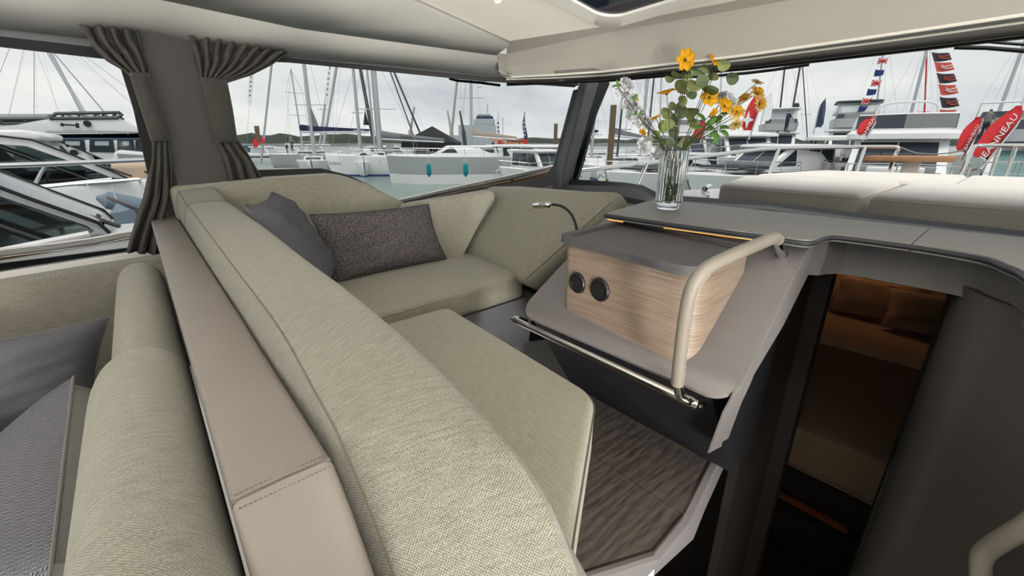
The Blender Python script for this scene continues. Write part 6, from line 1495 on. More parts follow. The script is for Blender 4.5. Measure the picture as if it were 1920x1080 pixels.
# rig lines seen over the flybridge
def yacht(label, b_px, t_px, dist, r=.09, m='alu', head=100, L=11, hm='gel_white', cover=None, sp=(.55,), sw=.8, ext=1.7, stays=3, jib=None, radar=False, hullz=True, boomdir=1):
    """sailing yacht whose mast foot and masthead direction are taken from the view; the mast goes on above the window head"""
    f = Hp(*b_px, dist); q = Hp(*t_px, dist); top_ = f + (q - f) * ext; foot = f.copy()
    k = (foot.z - (WZ + 1.2)) / max(.1, (q - f).z); foot = f - (q - f) * max(0, k)
    t = thing('sailing_yacht', label, 'sailing boat', (foot.x, foot.y, WZ), R(head), GSB)
    Minv = (Matrix.Translation(t.location) @ Matrix.Rotation(R(head), 4, 'Z')).inverted()
    if hullz:
        st = hull(t, L, L * .3, 1.05, hm, .12, .85, .05, 1.8, None, 'anti_blue'); house(t, -L * .1, L * .2, L * .085, 1.1, .38, .5, .1, panes_f=1, panes_s=2, gv=(.2, .8)); rail(t, st, -L * .5, L * .5, .55, .02, npost=5)
    a, b = Minv @ foot, Minv @ top_
    bm = NB(); tube(bm, [a, b], [r, r * .8], 10); Mm = obj('mast', bm, m, t, local=True)
    for s in sp:
        p = a.lerp(b, s / ext * 1.0); bm = NB(); d = (Minv.to_3x3() @ RT) * sw; tube(bm, [p + d, p, p - d], min(.035, r * .32), 5); obj('spreader', bm, m, Mm, local=True)
    ends = [V((L * .48, 0, 1.2)), V((-L * .48, 0, 1.2)), V((.2, L * .14, 1.1)), V((.2, -L * .14, 1.1))]
    for e in ends[:stays]: bm = NB(); tube(bm, [e, a.lerp(b, .92)], .012, 4); obj('stay', bm, 'wire_grey', t, local=True)
    if cover:
        p0, l, mm = cover; p0 = Minv @ Hp(*p0, dist); p1 = Minv @ Hp(*l, dist); rings = []
        for k in range(9):
            s = k / 8; p = p0.lerp(p1, s); hh = lerp(.62, .2, s ** .7); rings.append([p + V((0, lerp(.2, .11, s) * math.cos(2 * math.pi * i / 10), -.1 + hh * (.5 + .5 * math.sin(2 * math.pi * i / 10)))) for i in range(10)])
        bm = NB(); loft(bm, rings); obj('sail_cover', bm, mm, t, local=True); bm = NB(); tube(bm, [p0 + V((0, 0, -.2)), p1 + V((0, 0, -.2))], .08, 8); obj('boom', bm, 'alu', t, local=True)
    if jib:
        pts = [Minv @ Hp(*p, dist) for p in jib[0]]; bm = NB(); prism(bm, pts, (Minv.to_3x3() @ FH) * .02); obj('sail', bm, jib[1], t, local=True, sm=False)
    return t, Minv
yacht('yacht with raked grey mast behind the flybridge boat to port', (158, 213), (84, 88), 30, .10, 'alu', 90, 14)
yacht('yacht with thinner raked mast beside the grey one to port', (152, 211), (92, 90), 42, .095, 'alu', 90, 14)
yacht('yacht whose fine backstay lines cross left of the tied curtain', (196, 211), (99, 97), 54, .06, 'wire_grey', 90, 12, sp=())
yacht('distant yacht with faint mast far out to port', (64, 206), (64, 92), 90, .06, 'alu', 80, 10)

# ================================================================== AHEAD TO PORT: sailing yachts
# navy-striped open boat and pole with red cloths
bow, stern = wl(545, 62), wl(455, 66)
t, L = boatat('motor_boat', 'open white day boat with navy stripe near the red cloths', 'motor boat', bow, stern, GM)
st = hull(t, L, 2.6, 1.1, 'gel_white', .2, .8, .06, 2.4, 'gel_navy'); house(t, -L * .25, L * .12, .9, 1.1, 1.0, .6, .1, panes_s=3, roof=1, glass='glass_pale'); rail(t, st, 0, L * .5, .5, .03, npost=4)
bow, stern = wl(490, 75), wl(430, 78); t, L = boatat('motor_boat', 'small blue-topped motor boat just right of the curtain', 'motor boat', bow, stern, GM); st = hull(t, L, 2.4, 1.0, 'gel_white'); house(t, -1.5, 1.3, .9, 1.0, 1.2, .6, .1, m='gel_blue', roof=1, roofm='gel_blue')
FP = thing('mooring_pole', 'grey leaning pole with wooden board and two red cloths', 'pole', ground(487, 45)); b, q = Hp(485, 283, 45), Hp(507, 122, 45)
bm = NB(); tube(bm, [b - V((0, 0, 1.2)), b + (q - b) * 1.4], .10, 8); obj('pole', bm, 'alu', FP)
for pts, m, nm in (([(476, 236), (485, 236), (488, 262), (480, 262)], 'pile_brown', 'board'), ([(479, 258), (484, 264), (484, 274), (480, 277), (475, 276), (474, 264)], 'red_cloth', 'red_cloth'), ([(490, 255), (498, 266), (489, 270)], 'red_cloth', 'red_cloth')):
    bm = NB(); prism(bm, [Hp(*p, 44.8) for p in pts], FH * .06); obj(nm, bm, m, FP, sm=False)
def hangflag(label, pts, dist, m='white_cloth', word=None, wm='gel_navy'):
    P = [Hp(*p, dist) for p in pts]; t = thing('hanging_banner', label, 'flag', P[-1]); bm = NB(); prism(bm, P, FH * .02); c = obj('cloth', bm, m, t, sm=False)
    a, b = (P[0] + P[1]) / 2, (P[2] + P[3]) / 2; bm = NB(); tube(bm, [a + (a - b) * .8, a], .012, 4); tube(bm, [b, b - (a - b) * 1.6], .010, 4); obj('halyard', bm, 'wire_grey', t)
    for k in range(5):
        s = .12 + .15 * k; p = a.lerp(b, s) - FH * .012; d = (a - b).normalized(); bm = NB(); tube(bm, [p - RT * (.05 + .03 * (k % 2)), p + d * .12, p + RT * .06], .028, 5); obj('print_stroke', bm, wm, c)
    return t
hangflag('narrow white banner hanging beside the bunched curtain', [(467, 139), (476, 139), (471, 198), (464, 193)], 40)
hangflag('narrow white banner hanging between the two leaning masts', [(615, 130), (620, 130), (614, 200), (609, 194)], 42)
# yacht with navy boom cover and grey jib
t, Mi = yacht('yacht with thick mast, grey steadying sail and navy boom cover', (588, 275), (570, 120), 44, .19, 'alu', -20, 12, cover=((566, 244), (691, 244), 'canvas_navy'), sp=(.62, .2), sw=1.4, jib=([(577, 185), (582, 200), (593, 225), (601, 247), (585, 247)], 'canvas_grey'))
yacht('slim yacht with left-leaning mast behind the hanging banner', (599, 275), (619, 122), 56, .12, 'alu', -15, 11)
yacht('yacht with second left-leaning pale mast', (606, 275), (631, 124), 68, .21, 'alu', -12, 11, sp=())
yacht('yacht with white cross-spreader mast left of the black one', (676, 282), (662, 126), 41, .15, 'alu', -20, 11, sp=(.55, .35), sw=.5)
yacht('yacht with black mast and dark triangular sail', (699, 255), (675, 125), 60, .25, 'alu_dark', -20, 12, jib=([(684, 205), (692, 235), (681, 234)], 'canvas_black'), sp=())
t, Mi = yacht('yacht with heavy pale mast and grey printed boom cover', (713, 285), (700, 128), 39, .26, 'alu', -170, 12, cover=((714, 256), (832, 262), 'canvas_grey'), sp=(.6,), sw=1.6, hullz=False)
p = Hp(762, 256, 38.7); text('Solace', .40, 'black_plastic', t, Mi @ basis(p, RT, UPW))
yacht('yacht with thin black raked mast left of the tent', (772, 245), (731, 132), 66, .10, 'alu_dark', -20, 11, sp=())
yacht('yacht with dark blue raked mast left of the tent', (787, 248), (741, 140), 78, .18, 'gel_navy', -20, 11, sp=())
yacht('yacht with tan mast right of the black tent', (845, 265), (857, 152), 64, .18, 'canvas_tan', -30, 11, sp=())
t, Mi = yacht('yacht with white spreader mast and tan boom cover', (884, 280), (883, 150), 46, .17, 'alu', 160, 11, cover=((887, 252), (968, 258), 'canvas_tan'), sp=(.82,), sw=1.3, radar=True)
bm = NB(); c = Mi @ Hp(900, 164, 46); lathe(bm, [(0, 0), (.2, .02), (.22, .12), (.1, .24), (0, .26)], c, 12); obj('radar_dome', bm, 'gel_white', t, local=True)
# white yacht in front with name on the bow
bow, stern = wl(606, 37.5), wl(800, 40)
t, L, st = sailer('white sloop with name on the bow and blue waterline', bow, stern, 3.4, 1.55, mh=9, mastx=.02, cover=None, jib=False)
p = Hp(628, 306, 36.6); c_, s_ = math.cos(t.rotation_euler.z), math.sin(t.rotation_euler.z)
Mi = (Matrix.Translation(t.location) @ Matrix.Rotation(t.rotation_euler.z, 4, 'Z')).inverted(); text('Solace', .40, 'black_plastic', t, Mi @ basis(p, RT, UPW))
bow, stern = wl(632, 44), wl(528, 50); sailer('grey-blue sloop with blue boot stripe partly behind the white one', bow, stern, 3.2, 1.5, 'gel_silver', mh=8, mastx=-.1, cover=None, jib=False, hood=None)
# silver hull with teal fenders
bow, stern = wl(722, 31), wl(962, 33)
t, L = boatat('catamaran', 'silver-hulled catamaran with two teal fenders', 'sailing boat', bow, stern, GSB)
st = hull(t, L, 4.2, 1.75, 'gel_silver', .05, .9, .02, 5, None, 'gel_white', boot_h=.36); house(t, -L * .35, L * .2, 1.5, 1.78, .75, 1.6, .2, panes_s=3, panes_f=2, glass='glass_boat', gv=(.25, .8)); rail(t, st, -L * .4, L * .5, .55, .015, npost=6)
for px, lab in ((804, 'left teal fender on the silver hull'), (873, 'right teal fender on the silver hull')):
    c = Hp(px, 318, 28.4); t = thing('fender', lab, 'fender', c, group='teal fenders'); bm = NB(); tube(bm, [c + V((0, 0, z)) for z in (-.46, -.40, -.3, 0, .3, .38, .44)], [.03, .07, .15, .16, .14, .06, .03], 12); obj('body', bm, 'fender_teal', t); bm = NB(); tube(bm, [c + V((0, 0, .4)), c + V((0, 0, 1.25))], .015, 5); obj('line', bm, 'rope_white', t)
# black tent
c = ground(812, 42); t = thing('canopy_tent', 'black pop-up canopy tent with pointed roof on the pontoon', 'tent', c, YAW); W_ = 2.4; z0, z1, z2 = 2.55 - .0, 2.75, 4.35
bm = NB(); base = [(-W_, -W_), (W_, -W_), (W_, W_), (-W_, W_)]; ring0 = []
prof = []
for zz, k in ((z0 - .25, 1.0), (z0 + .2, 1.0), (z0 + .75, .62), (z0 + 1.2, .3), (z0 + 1.6, .02)): prof.append([V((x * k, y * k, zz)) for x, y in base])
loft(bm, prof); obj('roof_canopy', bm, 'canvas_black', t, local=True, ang=20)
for x, y in base: bm = NB(); tube(bm, [V((x * .97, y * .97, .3)), V((x * .97, y * .97, z0))], .04, 6); obj('leg', bm, 'alu', t, local=True)
bm = NB(); quad(bm, (-W_, W_ * .98, .6), (W_, W_ * .98, .6), (W_, W_ * .98, z0), (-W_, W_ * .98, z0)); bmesh.ops.solidify(bm, geom=bm.faces[:], thickness=.02); obj('back_wall', bm, 'canvas_black', t, local=True, sm=False)
bm = NB(); box(bm, (.9, 0, 1.3), (.5, .3, 1.4)); bevel(bm, .03, 2); tag(obj('roll_up_sign', bm, 'red_cloth', None, local=True), 'small red sign standing under the black tent', 'sign').location = c + RT * 0.2; bpy.data.objects['roll_up_sign'].rotation_euler.z = YAW
bm = NB(); box(bm, (0, 0, .15), (46, 3.2, .3)); o = tag(obj('pontoon', bm, 'dock', None, local=True), 'grey floating pontoon under the black tent', 'pontoon'); o.location = ground(860, 43); o.rotation_euler.z = YAW
bm = NB(); box(bm, (0, 0, .1), (9, 1.6, .5)); o = tag(obj('pontoon', bm, 'dock', None, local=True), 'short finger pontoon by the silver hull', 'pontoon'); o.location = ground(915, 35); o.rotation_euler.z = YAW
for px, lab in ((884, 'small blue pontoon fender, left'), (898, 'blue pontoon fender, right')): bm = NB(); box(bm, (0, 0, .0), (.5 if px == 898 else .25, .25, .25)); bevel(bm, .05, 2); o = tag(obj('dock_fender', bm, 'anti_blue', None, local=True), lab, 'fender'); o.location = Hp(px, 331, 33.0); o.rotation_euler.z = YAW
# two pilot-house boats
for (px, d, ps, ds, lab) in ((880, 31, 1010, 34, 'left white pilot-house boat with dark windows by the finger pontoon'), (935, 27, 1090, 30, 'right white pilot-house boat with dark windows nearer the windscreen post')):
    bow, stern = wl(px, d), wl(ps, ds); t, L = boatat('motor_boat', lab, 'motor boat', bow, stern, GM); st = hull(t, L, 2.5, .95, 'gel_white', .35, .78, .1); house(t, -L * .42, L * .16, .95, 1.0, 1.45, -.15, .1, .98, panes_s=4, roof=1, over=.2, taper=.8, gv=(.35, .95), glass='glass_boat'); rail(t, st, -L * .1, L * .5, .4, .02, npost=4)
    bm = NB(); c = V((L * .5 - .1, 0, 1.15)); tube(bm, [c, c + V((.3, 0, -.1))], .05, 6); tube(bm, [c + V((.3, .2, -.25)), c + V((.35, 0, -.1)), c + V((.3, -.2, -.25))], .035, 5); obj('anchor', bm, 'steel', t, local=True)
bow, stern = wl(775, 44), wl(690, 46); t, L = boatat('motor_boat', 'white motor boat moored behind the silver hull', 'motor boat', bow, stern, GM); st = hull(t, L, 2.8, 1.3); house(t, -2, 1.3, 1.0, 1.3, 1.0, .8, .1, roof=1)
# orange ferry with passengers, ship, cranes
bow, stern = wl(905, 62), wl(990, 66); t, L = boatat('ferry', 'orange-topped trip boat crowded with passengers', 'ferry', bow, stern, GM); st = hull(t, L, 3, 1.4, 'gel_white'); house(t, -L * .35, L * .2, 1.2, 1.4, 1.2, .5, .1, panes_s=5, glass='glass_pale', roof=1, roofm='orange_paint'); bm = NB(); tube(bm, [V((-L * .4, 1.1, 3.1)), V((L * .25, 1.1, 3.1))], .09, 6); tube(bm, [V((-L * .4, -1.1, 3.1)), V((L * .25, -1.1, 3.1))], .09, 6); obj('orange_rail', bm, 'orange_paint', t, local=True)
loc0, rz0 = t.location.copy(), t.rotation_euler.z
for k, (x, col, lab) in enumerate(((-2.6, 'shirt_navy', 'leftmost passenger in navy on the trip boat roof deck'), (-1.2, 'shirt_grey', 'passenger in grey, second on the trip boat'), (.2, 'orange_paint', 'passenger in orange life jacket on the trip boat'), (1.6, 'shirt_navy', 'rightmost passenger in dark clothes on the trip boat'))):
    person(lab, loc0 + Matrix.Rotation(rz0, 3, 'Z') @ V((-x, .9, 1.42)), 1.7, rz0 + k, col, 'jeans')
t = thing('cargo_ship', 'pale grey ship superstructure on the far quay', 'ship', ground(905, 330), YAW)
for (x0, x1, y0, y1, z0, z1, m) in ((-22, 18, -6, 6, 0, 8, 'ship_grey'), (-17, 10, -5, 5, 8, 15, 'ship_grey'), (-6, 9, -5, 5, 15, 19, 'ship_grey'), (-4, 8, -4, 4, 19, 21, 'gel_navy'), (-3, 6, -3, 3, 21, 22.5, 'ship_grey')): bm = NB(); box(bm, ((x0 + x1) / 2, (y0 + y1) / 2, (z0 + z1) / 2), (x1 - x0, y1 - y0, z1 - z0)); bevel(bm, .3, 1); obj('superstructure', bm, m, t, local=True)
bm = NB(); tube(bm, [V((4, 0, 21)), V((4, 0, 29))], .4, 6); tube(bm, [V((15, 0, 8)), V((15, 0, 20))], .3, 6); obj('ship_mast', bm, 'ship_grey', t, local=True)
for px, ty, by, m, lab in ((843, 207, 262, 'ship_grey', 'thin pale harbour crane left of the ship'), (866, 208, 262, 'alu_dark', 'dark lattice harbour crane left of the ship'), (773, 200, 262, 'canvas_tan', 'tan harbour crane jib behind the black tent')):
    b, q = Hp(px + (6 if px != 773 else -6), by, 300), Hp(px - 4 if px != 773 else px + 4, ty, 300); t = thing('harbour_crane', lab, 'crane', V((b.x, b.y, WZ)), group='far cranes'); bm = NB(); tube(bm, [b, q], [1.2, .6], 6); obj('jib', bm, m, t); bm = NB(); tube(bm, [V((b.x, b.y, WZ)), b.lerp(q, .3)], 1.5, 6); obj('tower', bm, m, t)
for px, ty, by, d, r, lab in ((1041, 232, 276, 48, .2, 'brown mooring pile left of the windscreen post'), (1145, 197, 276, 30, .2, 'thick brown mooring pile right of the windscreen post')):
    b, q = Hp(px, by, d), Hp(px, ty, d); bm = NB(); tube(bm, [V((b.x, b.y, WZ - .3)), V((b.x, b.y, q.z))], r, 12); tag(obj('mooring_pile', bm, 'pile_brown'), lab, 'pile', 'mooring piles')
def slimbanner(label, px, ty, by, d, wpx, m, m2):
    a, b = Hp(px, ty, d), Hp(px, by, d); w_ = wpx * d / 835; t = thing('feather_flag', label, 'flag', b, group='feather banners'); bm = NB(); tube(bm, [b - V((0, 0, 1.5)), a], .03, 6); obj('pole', bm, 'alu', t); rows = []
    for k in range(9):
        s = k / 8; p = b.lerp(a, s); ww = w_ * (.8 + .25 * math.sin(5 * s)) * (1 if s < .75 else 1 - (s - .75) * 3.4); rows.append([p + RT * (ww * (u - .3) + .1 * math.sin(7 * s)) for u in (0, .5, 1)])
    bm = NB(); sheet(bm, rows, .01); c = obj('cloth', bm, m, t); bm = NB(); sheet(bm, [[p - FH * .03 for p in r] for r in rows[:3]], .01); obj('lower_panel', bm, m2, c)
    for k in range(4): p = b.lerp(a, .35 + .11 * k) - FH * .04; bm = NB(); tube(bm, [p - RT * .1, p + V((0, 0, .15)), p + RT * .14], .045, 5); obj('print_stroke', bm, 'gel_navy' if m == 'white_cloth' else 'white_cloth', c)
slimbanner('slim white and red feather flag among the far boats', 934, 208, 280, 55, 6, 'white_cloth', 'red_cloth')
slimbanner('slim navy feather flag with white lettering near the post', 983, 209, 278, 52, 7, 'gel_navy', 'red_cloth')
person('person in navy jacket on the day boat left of the yachts', ground(536, 58) + V((0, 0, 1.1)), 1.75, 1, 'shirt_navy', 'jeans')
person('dark figure standing on the foredeck left of the yachts', Hp(549, 284, 50), 1.8, 2, 'shirt_grey', 'jeans')

for px, d, ps, ds, lab, rm in ((655, 52, 725, 55, 'white motor boat with grey canopy between the masts', 'canvas_grey'), (700, 58, 780, 60, 'white motor boat with tan canopy left of the tent', 'canvas_tan'), (505, 70, 575, 74, 'white motor boat with white canopy behind the day boat', 'gel_white'), (640, 64, 570, 68, 'small white cabin boat far behind the sloops', 'gel_white')):
    bow, stern = wl(px, d), wl(ps, ds); t, L = boatat('motor_boat', lab, 'motor boat', bow, stern, GM); st = hull(t, L, 2.8, 1.25); house(t, -L * .3, L * .15, 1.05, 1.3, 1.1, .7, .1, roof=1, roofm=rm, glass='glass_pale'); rail(t, st, 0, L * .5, .5, .025, npost=4)

# ================================================================== AHEAD: motor yachts, banners, flags seen through the windscreen
def bowboat(label, px, d, L, B, fb, turn=0, rise=.3, hm='gel_white', **k):
    b, s = facing(px, d, L, turn); t, _ = boatat('motor_yacht', label, 'motor boat', b, s, GM); st = hull(t, L, B, fb, hm, rise, k.get('flare', .75), .1, k.get('full', 2.6), k.get('stripe'), None); return t, st
def anchor(t, L, z, s=1):
    bm = NB(); c = V((L * .5 + .02, 0, z)); tube(bm, [c + V((-.3, 0, .05)), c, c + V((.22 * s, 0, -.18 * s))], .05, 6); tube(bm, [c + V((.05, .25 * s, -.32 * s)), c + V((.25 * s, 0, -.2 * s)), c + V((.05, -.25 * s, -.32 * s))], .045, 5); obj('anchor', bm, 'steel', t, local=True)
# row nearest the windscreen post
t, st = bowboat('small white cabin boat with flat hardtop right of the windscreen post', 1085, 24, 7.5, 2.5, 1.0, 35); house(t, -2.6, 1.3, 1.0, 1.1, 1.1, .8, .1, roof=1, over=.2, glass='glass_boat'); rail(t, st, -1, 4, .45, .02, npost=4); anchor(t, 7.5, 1.25)
t, st = bowboat('white sports boat with black foredeck pads left of the vase', 1138, 21, 8.5, 2.7, 1.15, -46, .2); house(t, -3.2, .8, 1.1, 1.3, .9, 1.4, .1, roof=None, glass='glass_boat'); bpad(t, (1.5, .5, 1.48), (1.8, .8, .12)); bpad(t, (1.5, -.5, 1.48), (1.8, .8, .12)); rail(t, st, -.5, 4.3, .5, .02, npost=4); anchor(t, 8.5, 1.5, 1.3)
t, st = bowboat('white sports cruiser with dark sun pads behind the vase', 1292, 18.5, 10, 3.2, 1.2, -40, .2); house(t, -4, 1.2, 1.4, 1.45, 1.05, 1.8, .1, roof=1, over=.3, glass='glass_boat', taper=.7); bpad(t, (1.9, .62, 1.66), (2.0, .95, .14)); bpad(t, (1.9, -.62, 1.66), (2.0, .95, .14)); bpad(t, (.9, 0, 1.8), (.5, 2.0, .2), 'pad_grey'); rail(t, st, -1, 5, .62, .022, npost=5); anchor(t, 10, 1.65, 1.4)
t, st = bowboat('white hardtop yacht directly behind the bouquet', 1330, 29, 12, 3.8, 1.6, 15, .25); house(t, -4.5, 2.0, 1.6, 1.7, 1.5, 2.2, .1, roof=1, over=.4, glass='glass_boat'); fly(t, -4.0, .0, 1.5, 3.5, .5); rail(t, st, -1, 6, .7, .03, npost=5)
t, st = bowboat('white yacht with broad curved hardtop right of the bouquet', 1440, 24, 12, 4.0, 1.6, 12, .25); house(t, -4.8, 2.2, 1.7, 1.75, 1.35, 2.4, .1, roof=1, over=.45, glass='glass_boat', rthick=.2); rail(t, st, -1, 6, .7, .03, npost=5); bpad(t, (3.2, 0, 2.0), (1.4, 1.8, .14), 'pad_cream')
t, st = bowboat('flybridge yacht with black radar domes behind the curved hardtop', 1468, 40, 14, 4.4, 1.8, 4, .25); house(t, -5.5, 1.5, 1.9, 1.9, 1.7, 2.2, .1, roof=1, over=.4); fly(t, -5, .2, 1.8, 3.9, .7, 'gel_grey'); house(t, -4.6, -.6, 1.6, 5.0, 1.0, .3, .1, m='gel_white', panes_f=1, panes_s=1, glass='glass_pale', roof=1, over=.3, name='fly_top')
for y in (-1.2, 1.2): bm = NB(); lathe(bm, [(0, 0), (.28, .02), (.3, .25), (.2, .42), (0, .48)], (-2.6, y, 6.2), 12); obj('radar_dome', bm, 'black_plastic', t, local=True)
t, st = bowboat('hardtop yacht with people under its dark awning', 1552, 21, 11, 3.8, 1.45, -4, .25); house(t, -5, -.5, 1.55, 1.5, .75, .3, .1, panes_f=2, panes_s=2, m='gel_cream'); bm = NB(); pl = roundpoly([V((-5.2, 1.75, 0)), V((.4, 1.5, 0)), V((.4, -1.5, 0)), V((-5.2, -1.75, 0))], [.1, .6, .6, .1], 5); loft(bm, [[p + V((0, 0, 3.35)) for p in pl], [p + V((0, 0, 3.5)) for p in pl], [V((lerp(p.x, -2.4, .3), p.y * .6, 3.62)) for p in pl]]); obj('hardtop', bm, 'gel_white', t, local=True)
for x, y in ((-.2, 1.2), (-.2, -1.2), (-4.8, 1.4), (-4.8, -1.4)): bm = NB(); tube(bm, [V((x - .5, y, 2.2)), V((x, y, 3.4))], .06, 6); obj('hardtop_post', bm, 'alu_dark', t, local=True)
bpad(t, (1.2, 0, 1.9), (1.2, 2.4, .5), 'gel_cream', .1, 'bow_sofa'); t.location.z -= .5; rail(t, st, -1, 5.5, .6, .025, npost=5); bpad(t, (3.2, .9, 1.75), (.5, .5, .6), 'gel_blue', .05, 'blue_locker')
t, st = bowboat('flybridge yacht with dark fly roof behind the people', 1600, 34, 14, 4.6, 1.9, 2, .25); house(t, -5.5, 1.5, 2, 2.0, 1.7, 2.2, .1, roof=1, over=.4); fly(t, -5, .0, 1.8, 4.0, .75, 'gel_grey'); house(t, -4.4, -.6, 1.8, 5.15, 1.0, .5, .1, m='gel_grey', panes_f=1, panes_s=1, glass='glass_pale', roof=1, roofm='alu_dark', over=.25, name='fly_top')
# big yacht bow-on
t, st = bowboat('large white flybridge yacht bow-on with smoked fly screen', 1700, 13.0, 14, 4.7, 1.45, 2, .25, full=3.2)
HB = house(t, -5.5, 2.4, 1.75, 1.75, 1.35, 1.6, .1, panes_f=2, roof=1, over=.35, glass='glass_boat', rthick=.32, taper=.85)
fly(t, -5.0, .6, 1.75, 3.15, .35, 'gel_white', None); bm = NB(); pl = [V((.55, y, 0)) for y in (-1.5, -.9, 0, .9, 1.5)]
for a, b in ((0, 2), (2, 4)): bm = NB(); sheet(bm, [[p + V((-.12 * abs(p.y), 0, 3.50)) for p in pl[a:b + 1]], [p + V((-.3 - .12 * abs(p.y), 0, 4.02)) for p in pl[a:b + 1]]], .03); obj('fly_screen', bm, 'glass_boat', t, local=True)
for s in (-1, 1): bm = NB(); sheet(bm, [[V((.37, s * 1.5, 3.5)), V((-2.2, s * 1.72, 3.5))], [V((.07, s * 1.5, 4.02)), V((-2.2, s * 1.72, 3.8))]], .03); obj('fly_screen', bm, 'glass_boat', t, local=True)
bm = NB(); tube(bm, [V((.36, -1.5, 4.0)) + V((-.29, 0, 0.03)), V((.1, 0, 4.05)) + V((.12, 0, 0)), V((.07, 1.5, 4.03))], .045, 6); obj('screen_rail', bm, 'gel_white', t, local=True)
bm = NB(); tube(bm, smooth([V((-1.5, -1.0, 3.6)), V((-1.5, -.9, 4.45)), V((-1.5, 0, 4.6)), V((-1.5, .9, 4.45)), V((-1.5, 1.0, 3.6))], 5), .05, 8); obj('radar_arch', bm, 'gel_white', t, local=True)
for y in (.62, -.62, 0): bpad(t, (2.0 if y else 3.2, y, 1.98), (.9, 1.1 if y else 1.6, .3), 'pad_grey' if y else 'gel_white', .06, 'deck_sofa')
for y in (.7, -.7): bpad(t, (3.4, y, 1.86), (1.4, 1.2, .14), 'pad_dark')
t.location.z -= .25; rail(t, st, .5, 7, .55, .02, npost=6); anchor(t, 14, 1.8)
for s in (1, -1): bm = NB(); tube(bm, [V((1.9, s * .5, 2.6)), V((2.3, s * .2, 2.0)), V((2.1, -s * .7, 2.2))], .02, 5); obj('wiper', bm, 'black_plastic', t, local=True)
t, st = bowboat('white yacht at the right edge with tinted wheelhouse and pipe frame', 1925, 11.5, 12, 4.0, 1.3, -6, .25); house(t, -4.5, 1.8, 1.6, 1.45, 1.1, 1.4, .1, roof=1, over=.3, glass='glass_teal'); rail(t, st, -.5, 6, .6, .022, npost=5); fly(t, -4, .2, 1.5, 2.75, .4, 'gel_grey', 'glass_boat', .3)
t, st = bowboat('flybridge yacht with white tube arch behind the big red feather flag', 1860, 26, 13, 4.2, 1.7, -3, .25); house(t, -5, 1.5, 1.8, 1.8, 1.6, 2, .1, roof=1, over=.3); fly(t, -4.5, .2, 1.7, 3.7, .6, 'gel_grey'); bm = NB(); tube(bm, [V((-1, -1.6, 4.2)), V((-.6, -1.5, 5.3)), V((-.6, 1.5, 5.3)), V((-1, 1.6, 4.2))], .07, 8); obj('arch', bm, 'gel_white', t, local=True)
# sailing yachts whose masts rise behind
for b_, q_, d, r, m, lab, jb in (((1112, 262), (1118, 150), 60, .06, 'wire_grey', 'far yacht with fine rig beside the windscreen post', None), ((1160, 262), (1170, 165), 40, .10, 'alu_dark', 'yacht with dark mast behind the thick pile', None), ((1206, 240), (1216, 148), 55, .12, 'alu', 'yacht with pale mast left of the bouquet', None), ((1216, 250), (1226, 148), 72, .15, 'alu_dark', 'yacht with dark mast left of the bouquet', None), ((1237, 250), (1240, 150), 90, .14, 'alu', 'thin pale mast just left of the eucalyptus', None),
                                 ((1460, 228), (1471, 130), 60, .12, 'alu_dark', 'yacht with black mast above the curved hardtop', None), ((1482, 228), (1500, 126), 76, .16, 'alu_dark', 'yacht with black mast leaning right above the curved hardtop', None), ((1513, 245), (1505, 126), 92, .11, 'alu_dark', 'yacht with slim black mast left of the navy feather flag', None), ((1643, 205), (1655, 104), 60, .11, 'alu', 'yacht dressed with union-style flags', None), ((1709, 210), (1737, 97), 46, .15, 'alu', 'yacht with grey mast left of the red and black pennants', None), ((1733, 220), (1738, 98), 72, .11, 'red_cloth', 'yacht with thin red mast beside the pennants', None), ((1876, 202), (1916, 95), 52, .19, 'alu', 'yacht with leaning grey mast at the right edge', None), ((1350, 240), (1352, 150), 70, .09, 'alu', 'thin mast behind the cream dahlias', None)):
    yacht(lab, b_, q_, d, r, m, 60, 11, stays=4, sp=(.5,), sw=1.0)
t, Mi = yacht('yacht with navy sail cover right of the windscreen post', (1110, 280), (1116, 200), 38, .12, 'alu', 150, 10, cover=((1095, 250), (1120, 246), 'canvas_navy')); yacht('yacht with long grey sail cover behind the white blossom', (1205, 262), (1211, 160), 42, .1, 'alu', 150, 12, cover=((1152, 250), (1215, 258), 'canvas_grey'))
# feather banners
def fb(px, py_base, py_top, d): b = Hp(px, py_base, d); return b, Hp(px, py_top, d).z - b.z
for (px, y0, y1, d, w_, m, word, side, lean, lab, em) in ((1404, 262, 172, 16, .42, 'red_cloth', None, 1, .18, 'red feather flag with white star mark behind the dahlias', True), (1313, 268, 226, 20, .45, 'red_cloth', None, 1, .25, 'small red feather flag behind the bouquet stems', False), (1622, 262, 218, 12.2, .35, 'red_cloth', 'JEANNEAU', 1, .35, 'red feather flag left of the big bow-on yacht', False), (1802, 300, 219, 10.6, .30, 'red_cloth', 'JEANNEAU', 1, .25, 'red feather flag with white letters right of the bow-on yacht', False), (1838, 318, 198, 10.2, .54, 'red_cloth', 'JEANNEAU', 1, .48, 'largest red feather flag leaning right over the bow rail', False), (1915, 195, 80, 12, .5, 'red_cloth', None, -1, .2, 'red flag corner at the right edge of the windscreen', False), (1525, 252, 184, 22, .38, 'gel_navy', None, -1, .0, 'navy feather flag right of the slim black mast', False), (1425, 240, 172, 30, .6, 'white_cloth', None, -1, .0, 'white feather flag beside the far-right dahlia', False)):
    b, h = fb(px, y0, y1, d); banner(lab, b, h, w_, m, word, side, lean, emblem=em)
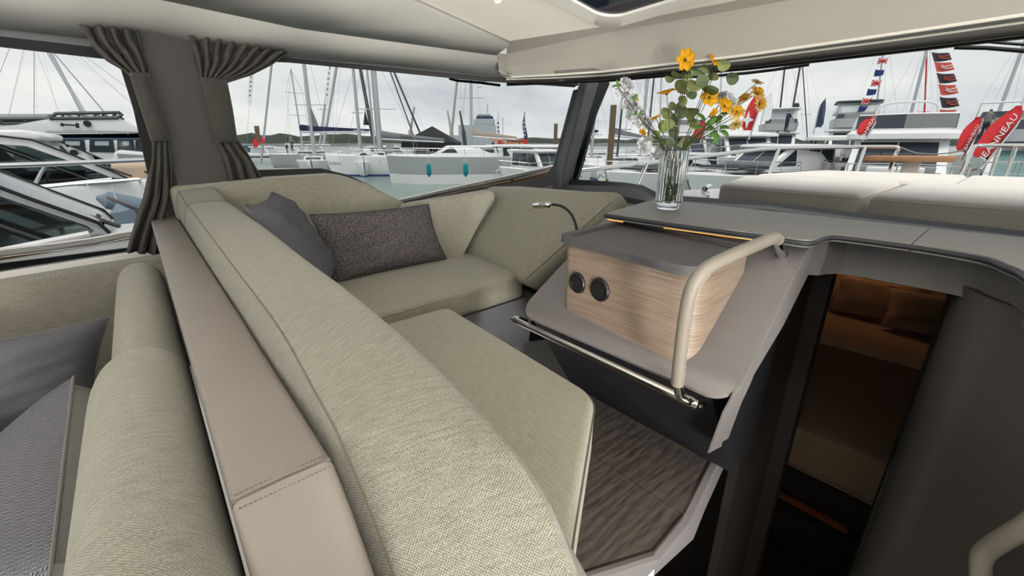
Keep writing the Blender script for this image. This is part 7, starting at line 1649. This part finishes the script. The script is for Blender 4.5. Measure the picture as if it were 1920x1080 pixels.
# union-style flags down one forestay, pennants down another
for k, (x, y, s, kind) in enumerate(((1648, 108, 12, 0), (1642, 130, 13, 1), (1636, 149, 13, 0), (1628, 166, 13, 1), (1618, 183, 13, 0), (1612, 199, 10, 1), (1604, 217, 11, 0))):
    a, b = Hp(x, y, 40), Hp(x - 4, y + s, 40)
    pennant(('union-style red and white flag', 'plain navy flag')[kind] + (' at the head of the dressed mast', ' second from the top', ' third from the top', ' fourth from the top', ' fifth from the top', ' sixth from the top', ' lowest, above the dark fly roof')[k], a, b, .78, ('white_cloth', 'blue_cloth')[kind], 'flags dressing the mast', ('red_cloth', None)[kind], 'cross')
for k, (x, y, s) in enumerate(((1747, 100, 15), (1752, 118, 16), (1757, 139, 17), (1760, 160, 18), (1762, 184, 18), (1761, 207, 12))):
    a, b = Hp(x, y, 24), Hp(x + 4, y + s, 24)
    pennant(('black' if k % 2 == 0 else 'red') + ' pennant with pale script' + (', topmost of the string', ', second of the string', ', third of the string', ', fourth of the string', ', fifth of the string', ', lowest of the string')[k], a, b, .88, ('black_flag', 'red_flag')[k % 2], 'pennant string', 'white_cloth' if k % 2 else 'red_flag')
# people
def stand(px, py_feet, d): return Hp(px, py_feet, d)
for px, py, d, h, f, sh, lg, lab in ((1832, 369, 17, 1.72, 2.6, 'shirt_white', 'jeans', 'person in white tee and dark trousers walking by the bow rail'), (1562, 326, 25, 1.7, 1.0, 'shirt_white', 'shirt_grey', 'person in white shirt beside the dark awning'), (1578, 327, 25.5, 1.7, 2.0, 'shirt_white', 'jeans', 'second person in pale waistcoat under the dark awning'), (1501, 328, 25, 1.7, .5, 'shirt_navy', 'jeans', 'person in navy at the left under the dark awning'), (1531, 326, 26, 1.75, 1.5, 'shirt_navy', 'jeans', 'person in dark jacket in the middle under the dark awning'), (1840, 262, 24, 1.6, 1, 'shirt_grey', 'jeans', 'dark figure on the arch yacht behind the red flag'), (1472, 248, 34, 1.6, 1, 'shirt_navy', 'jeans', 'dark figure on the flybridge with radar domes')):
    person(lab, stand(px, py, d), h, f, sh, lg, .3)
# pontoon they stand on
bm = NB(); box(bm, (1.5, 0, 0), (7, 2.6, .4)); o = tag(obj('pontoon', bm, 'dock', None, local=True), 'grey walkway pontoon in front of the bow-on yachts', 'pontoon'); o.location = Hp(1800, 369, 17) - V((0, 0, .22)); o.rotation_euler.z = YAW - .25
